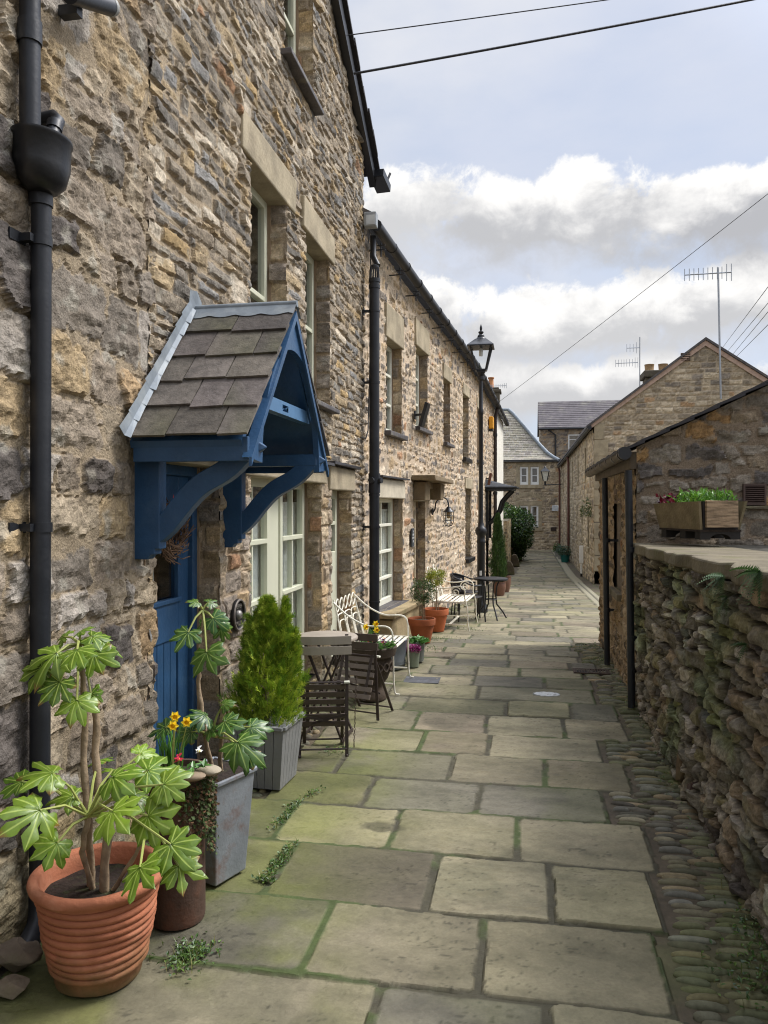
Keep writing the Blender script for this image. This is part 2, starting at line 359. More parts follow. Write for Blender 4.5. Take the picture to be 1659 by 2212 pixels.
# ================================================================== camera, sky, sun
cam=bpy.data.cameras.new('camera');cam.sensor_width=36;cam.lens=F/2212*36;cam.shift_y=-14/2212;cam.clip_end=2000;cam.clip_start=.05
co=bpy.data.objects.new('camera',cam);COL.objects.link(co);co.location=(0,0,EYE);co.rotation_euler=(R(90),0,math.atan(.185));scene.camera=co
SUN_EL,SUN_AZ=R(52),R(62)      # azimuth from +Y towards +X
world=bpy.data.worlds.new('World');scene.world=world;world.use_nodes=True
def build_sky():
    nt=world.node_tree;N=nt.nodes;L=nt.links
    bg=N['Background'];bg.inputs['Strength'].default_value=.10
    sky=N.new('ShaderNodeTexSky');sky.sky_type='NISHITA';sky.sun_disc=False;sky.sun_elevation=SUN_EL;sky.sun_rotation=SUN_AZ;sky.air_density=1.0;sky.dust_density=2.2;sky.ozone_density=1.0
    tc=N.new('ShaderNodeTexCoord')
    sep=N.new('ShaderNodeSeparateXYZ');L.new(tc.outputs['Generated'],sep.inputs[0])
    def math_(op,a,b=None):
        n=N.new('ShaderNodeMath');n.operation=op
        for i,x in enumerate((a,b)):
            if x is None:continue
            if isinstance(x,(int,float)):n.inputs[i].default_value=x
            else:L.new(x,n.inputs[i])
        return n.outputs[0]
    def rng(x,a,b,c=0,d=1):
        n=N.new('ShaderNodeMapRange');n.interpolation_type='SMOOTHSTEP'
        for i,q in zip((1,2,3,4),(a,b,c,d)):n.inputs[i].default_value=q
        L.new(x,n.inputs[0]);return n.outputs[0]
    def noise(vec,scale,detail=8,rough=.55,dist=0):
        n=N.new('ShaderNodeTexNoise');n.inputs['Scale'].default_value=scale;n.inputs['Detail'].default_value=detail;n.inputs['Roughness'].default_value=rough;n.inputs['Distortion'].default_value=dist
        L.new(vec,n.inputs['Vector']);return n.outputs['Fac']
    def mixc(f,a,b):
        n=N.new('ShaderNodeMix');n.data_type='RGBA'
        if isinstance(f,float):n.inputs[0].default_value=f
        else:L.new(f,n.inputs[0])
        for i,x in((6,a),(7,b)):
            if isinstance(x,tuple):n.inputs[i].default_value=x+(1,)
            else:L.new(x,n.inputs[i])
        return n.outputs[2]
    # clouds live on a sphere round the place: stretch a little sideways, squash upward so bases read flat
    def dirvec(offz=0,sc=(1,1,1.9)):
        mp=N.new('ShaderNodeMapping');mp.inputs['Scale'].default_value=sc;mp.inputs['Location'].default_value=(CLX,CLY,CLZ+offz)
        L.new(tc.outputs['Generated'],mp.inputs['Vector']);return mp.outputs[0]
    v=dirvec();vup=dirvec(.10)
    n1=noise(v,CSC,10,.56,.2);n2=noise(vup,CSC,10,.56,.2)
    z=sep.outputs['Z']
    # cumulus are thick low down, break up at mid height, thin veil above
    low=rng(z,.26,.50,.09,-.12)
    m=rng(math_('ADD',n1,low),.50,.575)
    topn=rng(math_('SUBTRACT',n1,n2),-.05,.16)            # nothing above -> bright top, cloud above -> grey base
    big=noise(dirvec(3,(1,1,1.4)),1.7,5,.5)
    base=mixc(rng(big,.40,.62),CLOUD_G1,CLOUD_G2)
    cl=mixc(topn,base,CLOUD_W)
    veil=noise(dirvec(7,(1,.8,2.4)),2.0,7,.55)
    vm=rng(veil,.35,.72,.30,.92)
    blue=mixc(.55,sky.outputs[0],SKY_B)
    upper=mixc(vm,blue,mixc(rng(big,.42,.60),VEIL1,VEIL2))
    m=math_('MULTIPLY',m,rng(sep.outputs['Y'],.75,.45,0,1))
    allc=mixc(m,upper,cl)
    # banks of cumulus ahead, each with a bright crown and a grey base (azimuth, elevation, half widths)
    hyp=math_('SQRT',math_('ADD',math_('MULTIPLY',sep.outputs['X'],sep.outputs['X']),math_('MULTIPLY',sep.outputs['Y'],sep.outputs['Y'])))
    az=math_('ARCTAN2',sep.outputs['X'],sep.outputs['Y']);el=math_('DIVIDE',z,hyp)
    vn=dirvec(11,(1,1,1.05));na=noise(vn,6.0,11,.62,.3);nb=noise(vn,16,9,.62,.3);nc=noise(dirvec(17,(1,1,2.2)),9,6,.55)
    for a0,e0,ra,re,dk in BANKS:
        da=math_('DIVIDE',math_('SUBTRACT',az,a0),ra);de=math_('DIVIDE',math_('SUBTRACT',el,e0),re)
        r=math_('SQRT',math_('ADD',math_('MULTIPLY',da,da),math_('MULTIPLY',de,de)))
        f=math_('ADD',math_("SUBTRACT",1.32,r),math_('ADD',math_('MULTIPLY',math_('SUBTRACT',na,.5),2.9),math_('MULTIPLY',math_('SUBTRACT',nb,.5),1.7)))
        edge=math_("ADD",.34,math_("MULTIPLY",rng(de,.35,-.5,0,1),.9))
        mk=N.new('ShaderNodeMapRange');mk.interpolation_type='SMOOTHSTEP';L.new(f,mk.inputs[0]);mk.inputs[1].default_value=0;L.new(edge,mk.inputs[2])
        sh=math_('ADD',de,math_('ADD',math_('MULTIPLY',math_('SUBTRACT',nc,.5),2.4),math_('MULTIPLY',math_('SUBTRACT',nb,.5),2.2)))
        ccol=mixc(rng(sh,-.15,1.05),mixc(dk,CLOUD_G2,CLOUD_G1),CLOUD_W)
        allc=mixc(mk.outputs[0],allc,ccol)
    # the part of the cloud deck round the hidden sun is the brightest
    sd=N.new('ShaderNodeVectorMath');sd.operation='DOT_PRODUCT';L.new(tc.outputs['Generated'],sd.inputs[0])
    sd.inputs[1].default_value=(math.cos(SUN_EL)*math.sin(SUN_AZ),math.cos(SUN_EL)*math.cos(SUN_AZ),math.sin(SUN_EL))
    gl=rng(sd.outputs['Value'],.72,1.0,1.0,GLOW)
    zen=rng(z,.62,.95,1.0,ZEN)
    f=math_('MULTIPLY',gl,zen)
    sc=N.new('ShaderNodeVectorMath');sc.operation='SCALE';L.new(allc,sc.inputs[0]);L.new(f,sc.inputs['Scale'])
    L.new(sc.outputs[0],bg.inputs['Color'])
CLX,CLY,CLZ=.35,1.2,.4;CSC=4.2
CLOUD_W=(7.2,7.1,6.95);CLOUD_G1=(3.4,3.45,3.65);CLOUD_G2=(4.9,4.9,4.95);VEIL1=(4.9,5.15,5.9);VEIL2=(5.7,5.75,6.0);SKY_B=(3.9,4.55,5.8)
GLOW=2.6;ZEN=2.2
BANKS=((0.0717, 0.1351, 0.2705, 0.0408, 0.35), (0.22, 0.2225, 0.0967, 0.0553, 0.45), (0.0324, 0.2128, 0.1493, 0.0588, 0.35), (0.2312, 0.3371, 0.116, 0.0606, 0.95), (0.022, 0.3487, 0.1355, 0.056, 0.7), (-0.1706, 0.3682, 0.0782, 0.0662, 0.25), (-0.2607, 0.2351, 0.1196, 0.072, 0.4))
build_sky()
sl=bpy.data.lights.new('sun','SUN');sl.energy=2.0;sl.angle=R(18);sl.color=(1,.972,.93)
so=bpy.data.objects.new('sun',sl);COL.objects.link(so)
sdir=Vector((math.cos(SUN_EL)*math.sin(SUN_AZ),math.cos(SUN_EL)*math.cos(SUN_AZ),math.sin(SUN_EL)))
so.rotation_euler=sdir.to_track_quat('Z','Y').to_euler()
vs=scene.view_settings;vs.view_transform='Standard';vs.look='None';vs.exposure=.58;vs.gamma=1
scene.cycles.max_bounces=6;scene.cycles.diffuse_bounces=4;scene.cycles.transparent_max_bounces=12
scene.cycles.use_denoising=True;scene.cycles.use_adaptive_sampling=False;scene.cycles.filter_width=1.1
# ================================================================== ground and paving
M_earth=mat('earth',(86,76,60),.95,var=.25,scale=3,stain=(70,82,40),stain_amt=.6)
ys=[-60,-10,0,8,12,16.2,20,25.5,30,36,43,60,160];xs=[-160,-30,-6,6,30,160]
b=MB();b.add([(x,y,float(zg(y))-.06) for y in ys for x in xs],[(j*6+i,j*6+i+1,(j+1)*6+i+1,(j+1)*6+i) for j in range(len(ys)-1) for i in range(5)])
setp(b.build('ground',M_earth,fix=False),kind='structure')
def leftwall(Y): return np.interp(Y,[8.44,16.46,25.78,26,45],[-1.81,-1.17,-.78,-.62,-.5])
g=np.random.default_rng(5)
RY=[1.1,1.58,2.06,2.55,3.04,3.55,4.04,4.5,4.99,5.47,5.97]
JN={2:[-.48,.06],3:[-.77,-.16],4:[-1.08,-.40,.10],5:[-1.21,-.65,-.04],6:[-.88,-.26],7:[-1.15,-.46,.11],8:[-.70,-.25],9:[-.81,-.29,.27],1:[-.95,-.25,.3],0:[-.6,.1]}
RE={0:.5,1:.5,2:.5,3:.47,4:.53,5:.58,6:.42,7:.6,8:.48,9:.70}
while RY[-1]<43.3: RY.append(RY[-1]+g.uniform(.36,.50))
RY=np.array(RY);NR=len(RY)-1
LE=[];J=[];REn=[]
for r in range(NR):
    yc=(RY[r]+RY[r+1])/2
    lw=float(leftwall(yc))
    le=-1.78 if yc<4.04 else (-1.42+g.uniform(-.06,.06) if yc<8.4 else lw+.22+g.uniform(0,.12))
    re=RE.get(r)
    if re is None: re=.55+g.uniform(-.1,.16) if yc<9.8 else 1.3
    j=JN.get(r)
    if j is None:
        j=[];x=le+g.uniform(.25,.7)
        while x<re-.25:
            j.append(x);x+=g.uniform(.42,.82)
    LE.append(le);REn.append(re);J.append(np.array(j))
keys=[];fl=[];fr=[];frow=[]
for r in range(NR):
    e=[LE[r],*J[r],REn[r]]
    for a,c in zip(e[:-1],e[1:]):
        keys.append(r*1000+a+50);fl.append(a);fr.append(c);frow.append(r)
keys=np.array(keys);fl=np.array(fl);fr=np.array(fr);frow=np.array(frow);nf=len(keys)
fpal=np.array([lin(c) for c in((123,115,93),(114,108,90),(131,123,99),(108,103,88),(122,111,92),(136,127,102))])
fcol=fpal[g.integers(0,len(fpal),nf)]*g.uniform(.80,1.17,(nf,1));fz=g.normal(0,.004,nf);ftx=g.normal(0,.006,nf);fty=g.normal(0,.006,nf)
fj=g.uniform(.005,.013,(nf,4));fj[:,:2]+=.003;fgreen=np.clip(g.normal(.15,.25,nf),0,.8);fsw=g.uniform(0,1,nf)
STC=dict(h=(.040,.068),asp=(2.0,4.0),warp=.012,wf=4,wave=.02,inset=.09,round=1,ell=1,bev=.024,relief=(.022,.040),tilt=.04,rough=.003,facet=.06,mortar=(74,64,50),mrough=.005,
   pal=[((138,130,106),4),((122,116,97),3),((112,108,94),2.5),((146,132,104),2),((130,127,114),2)],lichen=.15,dark=.35,ragged=.003)
def paving(X,Y):
    wx=X+.010*fbm(X*5,Y*5,4,3)+.006*fbm(X*24,Y*24,3,4);wy=Y+.012*fbm(X*4,Y*4,4,6)+.006*fbm(X*24,Y*24,3,7)
    row=np.clip(np.searchsorted(RY,wy)-1,0,NR-1)
    k=np.clip(np.searchsorted(keys,row*1000+wx+50)-1,0,nf-1)
    inside=(frow[k]==row)&(wx>fl[k])&(wx<fr[k])
    jj=fj[k]
    d=np.minimum(np.minimum(wx-fl[k]-jj[:,0],fr[k]-wx-jj[:,1]),np.minimum(wy-RY[row]-jj[:,2]*.8,RY[row+1]-wy-jj[:,3]*.8))
    cxk=(fl[k]+fr[k])/2;cyk=(RY[row]+RY[row+1])/2
    # worn corners
    qx=np.abs(wx-cxk)-((fr[k]-fl[k])/2-.05);qy=np.abs(wy-cyk)-((RY[row+1]-RY[row])/2-.05)
    d=np.where((qx>0)&(qy>0),np.minimum(d,.05-np.hypot(qx,qy)-.004),d)
    prof=sst(0,.006,d)
    riv=fbm(wx*2.6+k*7.1,wy*5.5+k*3.3,5,31)
    terr=np.floor(riv*6+.5*fbm(X*9,Y*9,3,33))/6
    h=prof*(.009+fz[k]*.7+ftx[k]*(X-cxk)+fty[k]*(Y-cyk)+.009*terr+.004*riv+.0012*fbm(X*30,Y*30,3,34))
    # joints: earth and moss, standing higher where moss has grown
    mo=sst(.0,.35,fbm(X*2.2,Y*2.2,4,41)+.30*fbm(X*16,Y*16,3,40)+.15*(X<-.2)+.05)
    h=h+(1-prof)*(.004*fbm(X*25,Y*25,3,42)+.010*mo)
    cl=sst(.10,.0,np.abs((riv*6+.5*fbm(X*9,Y*9,3,33))%1-.02))*(np.abs(riv)>.08)*(.35+.65*(vnoise(X*5,Y*5,63)>0))
    c=fcol[k]*(1-.5*cl[:,None])*(1+.45*fbm(X*2.2+k*5.7,Y*6+k,6,43)+.20*fbm(X*11,Y*22,4,48)+.15*fbm(X*36,Y*36,2,44)+.10*np.sign(terr)*np.abs(riv))[:,None]
    sw=np.abs(fbm(wx*3+k*11.3,wy*6+k*2.9,4,47)+.15*fbm(X*10,Y*10,2,48))
    band=sst(.0,.06,.05-np.abs(sw-.15))*.30*(fsw[k]>.55)
    c=c*(1-band[:,None]*np.array([.25,.32,.45]))
    # algae: a film of green over the shaded left side and over some flags
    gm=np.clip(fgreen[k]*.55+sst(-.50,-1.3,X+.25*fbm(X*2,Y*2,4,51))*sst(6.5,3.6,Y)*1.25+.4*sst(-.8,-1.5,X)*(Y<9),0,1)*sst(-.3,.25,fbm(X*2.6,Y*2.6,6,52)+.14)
    gcol=np.array(lin((108,112,50)))*(1+.35*fbm(X*6,Y*6,4,53))[:,None]
    c=c*(1-.68*gm[:,None])+gcol*.68*gm[:,None]
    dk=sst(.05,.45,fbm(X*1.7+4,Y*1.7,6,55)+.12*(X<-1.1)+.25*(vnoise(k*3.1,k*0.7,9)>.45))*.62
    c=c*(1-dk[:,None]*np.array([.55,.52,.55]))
    # worn grey-brown mark on one flag
    pm=sst(1.0,.6,np.hypot((X+.72)/.13,(Y-3.79)/.07)+.35*fbm(X*14,Y*14,3,61))
    c=c*(1-.55*pm[:,None]);h=h-.004*pm
    jc=np.array(lin((70,66,50)))*(1+.35*fbm(X*14,Y*14,4,45))[:,None]
    gj=np.array(lin((66,79,36)))*(1+.4*fbm(X*18,Y*18,3,46))[:,None]
    jc=jc*(1-.85*mo[:,None])+gj*.85*mo[:,None]
    pk=sst(0,.008,d)[:,None]
    c=jc*(1-pk)+c*pk
    # pebbles set on edge beyond the ends of the rows
    hc=.004*fbm(X*12,Y*12,4,72)-.004;cc=np.array(lin((86,76,60)))*(1+.4*fbm(X*9,Y*9,5,73)+.3*fbm(X*40,Y*40,2,74))[:,None]
    gr=sst(.0,.5,fbm(X*1.9,Y*1.9,4,71)+.0)*.42
    cc=cc*(1-gr[:,None])+np.array(lin((92,98,52)))*gr[:,None]
    # flat kerb setts in the far part
    ks=(Y>9.8)&(X>1.3)&(X<1.56)
    k2=sst(0,.01,np.minimum(np.abs((X-1.43))-.006,.13-np.abs(X-1.43)))
    hc=np.where(ks,.018*k2,hc);cc=np.where(ks[:,None],np.array(lin((140,134,112)))*(.45+.55*k2[:,None]),cc)
    h=np.where(inside,h,hc);c=np.where(inside[:,None],c,cc)
    return h,np.clip(c,.008,.85)
Vs=[];Qs=[];Cs=[];off=0
for y0,y1,rx,ry,x0,x1 in((1.25,3.6,.0095,.0095,-1.86,1.0),(3.6,6.2,.0115,.0115,-1.86,1.0),(6.2,11,.019,.019,-1.9,2.2),(11,22,.035,.03,-1.9,2.2),(22,43.3,.05,.05,-1.0,2.2)):
    xs=np.arange(x0,x1+rx,rx);yy=np.linspace(y0,y1,int((y1-y0)/ry)+1)
    Xg,Yg=np.meshgrid(xs,yy);h,c=paving(Xg.ravel(),Yg.ravel())
    Vs.append(np.stack([Xg.ravel(),Yg.ravel(),zg(Yg.ravel())+h-.02],1));Cs.append(c)
    ix=np.arange(Xg.size).reshape(Xg.shape)+off;Qs.append(np.stack([ix[:-1,:-1],ix[:-1,1:],ix[1:,1:],ix[1:,:-1]],-1).reshape(-1,4));off+=Xg.size
M_pave=vmat('flagstone',rough=.78,var=.15,scale=70,bump=.4,bscale=120,dist=.005,spec=.4)
setp(npmesh('flagstone_path',np.concatenate(Vs),np.concatenate(Qs),np.concatenate(Cs),M_pave,smooth=False),kind='structure')
# pebbles set on edge: along the garden wall on the right and along the house feet on the left
def pebbles(name,x0f,x1f,y0,y1,seed,step=(.033,.050),ln=(.09,.20)):
    g=np.random.default_rng(seed);ny=9;ns=7
    th=np.linspace(0,math.pi,ny);ph=np.linspace(0,2*math.pi,ns,endpoint=False)
    A,B_=np.meshgrid(th,ph,indexing='ij')
    sup=lambda c,e:np.sign(c)*np.abs(c)**e
    ux=sup(np.cos(A),.85).ravel();uy=(np.sin(A)**.7*np.cos(B_)).ravel();uz=(np.sin(A)**.7*np.sin(B_)).ravel()
    idx=np.arange(ny*ns).reshape(ny,ns);q=np.stack([idx[:-1],np.roll(idx[:-1],-1,1),np.roll(idx[1:],-1,1),idx[1:]],-1).reshape(-1,4)
    V=[];Q=[];C=[];y=y0;n=0
    pal=[lin(c) for c in((138,130,106),(120,115,97),(108,104,90),(146,130,102),(128,125,113),(112,110,84),(98,92,80))]
    while y<y1:
        st_=g.uniform(*step);x=float(x0f(y))+g.uniform(0,.03);x1=float(x1f(y))
        while x<x1-.03:
            l=min(g.uniform(*ln)*(1.5 if g.uniform()<.08 else 1),x1-x);cy=y+g.normal(0,.006);a=g.normal(0,.07)
            w=st_*g.uniform(.40,.50);hh=g.uniform(.017,.026);bend=g.normal(0,.006);tap=g.uniform(-.25,.25)
            px_=ux*l*.49;py_=uy*w*(1+tap*ux)+bend*(1-ux**2);pz_=uz*hh*(1-.15*ux*tap)
            X_=x+l/2+px_*math.cos(a)-py_*math.sin(a);Y_=cy+px_*math.sin(a)+py_*math.cos(a)
            gx=float(fbm(np.array([X_.mean()*1.9]),np.array([cy*1.9]),4,71)[0]);gm=min(.55,max(0,gx+.15)*.9)
            c=np.array(pal[g.integers(0,7)])*g.uniform(.72,1.2);c=c*(1-gm)+np.array(lin((90,98,48)))*gm
            cc_=c*(1+.18*vnoise(X_*60,Y_*60,5))[:,None]
            V.append(np.stack([X_,Y_,zg(Y_)-.026+g.uniform(-.006,.004)+pz_],1));Q.append(q+n);C.append(cc_);n+=ny*ns
            x+=l+g.uniform(.002,.014)
        y+=st_
    return setp(npmesh(name,np.concatenate(V),np.concatenate(Q),np.concatenate(C),vmat('pebble',rough=.75,var=.2,scale=60,bump=.35,bscale=80,dist=.005) if 'pebble' not in bpy.data.materials else bpy.data.materials['pebble']),kind='structure')
def rowend(y):
    r=int(np.clip(np.searchsorted(RY,y)-1,0,NR-1));return REn[r]+.02
def rowstart(y):
    r=int(np.clip(np.searchsorted(RY,y)-1,0,NR-1));return LE[r]-.02
pebbles('pebble_strip',rowend,lambda y:.90,1.3,9.75,15)
pebbles('pebble_margin',lambda y:leftwall(y)-.02,rowstart,4.05,15,16,step=(.045,.07),ln=(.06,.15))
# ================================================================== shared building materials
M_lint=mat('dressed_sandstone',(164,151,125),.9,var=.25,scale=5,bump=.5,bscale=45,stain=(120,108,86),stain_scale=3,stain_amt=.55)
M_conc=mat('pale_lintel',(196,186,164),.9,var=.12,scale=6,bump=.3,stain=(150,140,118),stain_amt=.4)
M_strip=mat('reveal_stone',(158,136,112),.85,var=.12,scale=6,bump=.25)
M_sage=mat('sage_paint',(204,204,180),.45,var=.04,scale=4,bump=.05)
M_cream=mat('cream_paint',(226,224,206),.45,var=.04,scale=4,bump=.05)
M_white=mat('white_upvc',(232,232,228),.35,var=.03,bump=0)
M_glass=glassmat('window_glass')
M_curt=mat('net_curtain',(225,225,218),.9,var=.05,bump=.1)
M_dark=mat('dark_room',(38,38,38),.9,var=.2,bump=0)
M_slate=mat('slate',(84,80,80),.65,var=.28,scale=7,bump=.4,bscale=40,stain=(130,124,104),stain_scale=9,stain_amt=.55)
M_slated=mat('dark_slate',(52,50,52),.7,var=.25,scale=8,bump=.3)
M_lead=mat('lead',(128,136,142),.6,metal=.1,var=.18,scale=9,bump=.25,bscale=25,stain=(164,168,166),stain_amt=.6)
M_black=mat('black_paint',(24,25,28),.38,var=.2,scale=6,bump=.08,spec=.5)
M_gutter=mat('black_gutter',(40,40,42),.45,var=.25,scale=5,bump=.1,stain=(78,76,66),stain_scale=3,stain_amt=.4)
M_blue=mat('blue_paint',(46,80,114),.42,var=.14,scale=7,bump=.22,bscale=45,spec=.45,stain=(74,100,124),stain_scale=9,stain_amt=.35)
M_ply=mat('masonry_core',(120,106,90),.95,var=.2)
def frame(O,U,N):
    return Matrix(((U[0],N[0],0,O[0]),(U[1],N[1],0,O[1]),(0,0,1,O[2] if len(O)>2 else 0),(0,0,0,1)))
def window(house,fr,u0,u1,z0,z1,n,lights,m,fw=.045,cols=2,rows=2,curtain=.9,rowz=None,label=None,solid=0):
    """timber window in an opening: frame, panes, curtain, dark room behind"""
    og=house.location;b=MB(fr);p=MB(fr)
    for a,c in lights:
        f0=n-.035;f1=n+.02
        b.box(a,a+fw,f0,f1,z0,z1);b.box(c-fw,c,f0,f1,z0,z1);b.box(a+fw,c-fw,f0,f1,z1-fw,z1);b.box(a+fw,c-fw,f0,f1,z0,z0+fw*1.5+solid)
        for k in range(1,cols):
            x=a+fw+(c-a-2*fw)*k/cols;b.box(x-.012,x+.012,f0+.006,f1-.006,z0+fw+solid,z1-fw)
        zz=rowz or [z0+solid+(z1-z0-solid)*k/rows for k in range(1,rows)]
        for q in zz:b.box(a+fw,c-fw,f0+.003,f1+.004,q-.018,q+.018)
        p.box(a+fw,c-fw,n-.012,n-.006,z0+fw+solid,z1-fw)
    e=[u0]+[x for l in lights for x in l]+[u1]
    for a,c in zip(e[::2],e[1::2]):
        if c-a>.004:b.box(a,c,n-.05,n+.004,z0,z1)
    w=b.build('window',m,house,origin=og,bevel=.004,label=label)
    p.build('pane',M_glass,w,origin=og)
    r=MB(fr);r.box(u0-.1,u1+.1,n-.75,n-.70,z0-.1,z1+.1);r.box(u0-.1,u0-.08,n-.7,n-.08,z0-.1,z1+.1);r.box(u1+.08,u1+.1,n-.7,n-.08,z0-.1,z1+.1);r.box(u0-.1,u1+.1,n-.7,n-.08,z1+.1,z1+.12);r.box(u0-.1,u1+.1,n-.7,n-.08,z0-.12,z0-.1)
    r.build('room',M_dark,w,origin=og)
    if curtain:
        q=MB(fr);k=int((u1-u0)/.012)
        zt=z0+(z1-z0)*curtain
        pts=[(u0+(u1-u0)*i/k,n-.065+.014*math.sin(i*.9)+.006*math.sin(i*2.3+1)) for i in range(k+1)]
        q.add([(a,c,z) for z in(z0+.02,zt) for a,c in pts],[(i,i+1,k+2+i,k+1+i) for i in range(k)])
        q.build('curtain',M_curt,w,origin=og,smooth=True,fix=False)
    return w
def reveal(house,O,U,N,fr,u0,u1,z0,z1,depth,lint=None,sill=None,strip=.055,seed=1,style='quoin',lm=None,sm=None,hood=False,lext=.14,res=.02,far=False,label=None):
    """stone jambs, lintel and sill of one opening"""
    og=house.location
    Uv=np.array(U);Nv=np.array(N)
    if far:
        b=MB(fr);b.box(u1,u1+.03,-depth,.012,z0,z1);b.box(u0-.03,u0,-depth,.012,z0,z1);b.build('jamb',M_strip,house,origin=og)
    else:
        Op=np.array(O)+Uv*u1;stone_wall('jamb',Op,Nv,-Uv,-depth+strip,.014,z0,z1,res,style,house,seed=seed,origin=og)
        b=MB(fr);b.box(u0-.05,u0,-depth,-.004,z0,z1);b.build('jamb',M_strip,house,origin=og)
        b=MB(fr);b.box(u1-.012,u1+.03,-depth,-depth+strip,z0,z1);b.build('door_jamb' if z0<.2 and u1-u0<1 else 'window_jamb',M_strip,house,origin=og)
    if lint:
        b=MB(fr);b.box(u0-lext,u1+lext,-depth-.02,.030,z1,z1+lint,j=.006);b.build('lintel',lm or M_lint,house,origin=og,bevel=.012)
    if sill:
        b=MB(fr);b.box(u0-.07,u1+.09,-depth,.085,z0-sill,z0,j=.004);b.build('sill',sm or M_slate,house,origin=og,bevel=.008)
    if hood:
        b=MB(fr);b.box(u0-lext-.03,u1+lext+.03,-.02,.085,z1+lint+.012,z1+lint+.036,j=.004);b.build('drip_course',M_slated,house,origin=og)
# ================================================================== left side: boulder house, cottage with the blue porch
LX=-1.81
fL=frame((LX,0),(0,1),(1,0));OL=(LX,0,0);UL=(0,1,0);NL=(1,0,0)
damp=lambda u,v:np.stack([1-.38*sst(1.0,0,v+.35*fbm(u*2,v*2,4,9))]*3,1)*np.stack([1-.0*u,1+.05*sst(.8,0,v),1-.05*sst(.8,0,v)],1)
hA=thing('stone_house','rough rubble house of big flush boulders at the left edge behind the terracotta pot','house',(LX,2,0))
def jointmask(u,v):
    return sst(-.02,.02,3.52+.03*vnoise(v*4,v*0)-u)
stone_wall('wall',OL,UL,NL,.8,3.53,0,6.6,.0115,'boulder',hA,flats=[(3.29,3.46,1.3,1.95)],seed=3,tint=damp,origin=hA.location)
b=MB();b.box(-6,LX-.02,.8,3.49,-.06,6.6);b.build('gable_core',M_ply,hA,origin=hA.location)
b=MB();b.prism([(LX+.25,6.6),(-6,10),(-6,9.9),(LX+.25,6.48)],lambda p,q,a:(p,a,q),.6,3.9);b.build('roof',M_slate,hA,origin=hA.location)
hB=thing('stone_cottage','tall coursed-rubble gabled cottage with blue door and sage window frames','house',(LX,6,0))
gab=lambda u:5.60+.56*(8.62-u)
openB=[(3.50,4.34,.08,1.83),(4.875,6.655,.10,1.80),(7.04,7.85,.06,1.75),(4.885,5.645,2.35,3.90),(6.18,6.95,2.50,3.88),(5.60,6.38,5.03,6.45)]
stone_wall('wall',OL,UL,NL,3.47,8.50,0,7.6,.0118,'coursed',hB,openings=openB,flats=[(3.37,3.50,1.3,1.95),(4.42,4.53,1.3,1.95)]+[(a-x,c+x,z1,z1+h_) for (a,c,z0,z1),x,h_ in zip(openB,(.1,.16,.13,.2,.14,.15),(.15,.15,.22,.25,.25,.25))],top=gab,seed=21,tint=damp,origin=hB.location,
   blend=('quoin',33,lambda u,v:np.maximum(sst(.06,-.06,np.abs(u-4.6)-.25+.06*fbm(u*6,v*6,2,5))*sst(1.95,1.85,v),sst(.06,-.06,np.abs(u-6.9)-.26+.05*fbm(u*6,v*6,2,6))*sst(1.85,1.75,v))))
# the boulders of the older wall run on under the porch up to the door jamb
dp=.17
for i,(a,c,z0,z1) in enumerate(openB):
    reveal(hB,OL,UL,NL,fL,a,c,z0,z1,dp,lint=(.15,.15,.22,.25,.25,.25)[i],sill=.045 if i>2 else None,seed=50+i,hood=i in(1,2),lext=(.1,.16,.13,.2,.14,.15)[i],res=.014)
b=MB(fL);b.box(3.46,4.40,-.2,.10,-.03,.06,j=.01);b.build('doorstep',M_lint,hB,origin=hB.location,bevel=.01)
window(hB,fL,4.875,6.655,.10,1.80,-.15,[(4.93,5.66),(5.92,6.60)],M_sage,fw=.06,cols=2,rowz=[.46,.89,1.33])
window(hB,fL,7.04,7.85,.06,1.75,-.15,[(7.1,7.80)],M_sage,fw=.08,cols=1,rowz=[1.42],solid=.95,curtain=0,label='pale sage glazed door with solid lower panel')
window(hB,fL,4.885,5.645,2.35,3.90,-.15,[(4.92,5.60)],M_sage,fw=.06,cols=1,rowz=[3.15],curtain=.45)
window(hB,fL,6.18,6.95,2.50,3.88,-.15,[(6.21,6.91)],M_sage,fw=.06,cols=1,rowz=[3.2],curtain=0)
window(hB,fL,5.60,6.38,5.03,6.45,-.15,[(5.64,6.34)],M_sage,fw=.06,cols=2,rowz=[5.6],curtain=0)
# blue plank door
og=hB.location
b=MB(fL);n=-.16
b.box(3.50,3.56,n-.04,n+.03,.08,1.83);b.box(4.27,4.34,n-.04,n+.03,.08,1.83);b.box(3.56,4.27,n-.04,n+.03,1.77,1.83);b.build('door_frame',M_blue,hB,origin=og,bevel=.005)
b=MB(fL)
b.box(3.56,3.66,n-.045,n,.09,1.77);b.box(4.14,4.27,n-.045,n,.09,1.77);b.box(3.66,4.14,n-.045,n,.84,1.07);b.box(3.66,4.14,n-.045,n,1.52,1.77);b.box(3.66,4.14,n-.045,n,.09,.2)
k=6
for i in range(k):
    a=3.66+.48*i/k;b.box(a+.003,a+.48/k-.003,n-.042,n-.010,.2,.84)
b.box(3.66,4.14,n-.043,n-.02,.2,.84);b.box(3.62,4.2,n,n+.018,1.505,1.53);b.box(3.64,4.16,n,n+.014,1.05,1.075)
dr=b.build('door',M_blue,hB,origin=og,bevel=.004)
b=MB(fL);b.box(3.66,4.14,n-.03,n-.024,1.07,1.52);b.build('pane',M_glass,dr,origin=og)
b=MB(fL);b.box(3.6,4.2,n-.5,n-.47,.9,1.7);b.build('room',M_dark,dr,origin=og)
b=MB(fL);pts=[(3.66+.3*i/24,n-.07+.01*math.sin(i*1.1)) for i in range(25)]
b.add([(a,c,z) for z in(1.10,1.5) for a,c in pts],[(i,i+1,26+i,25+i) for i in range(24)]);b.build('curtain',M_curt,dr,origin=og,smooth=True,fix=False)
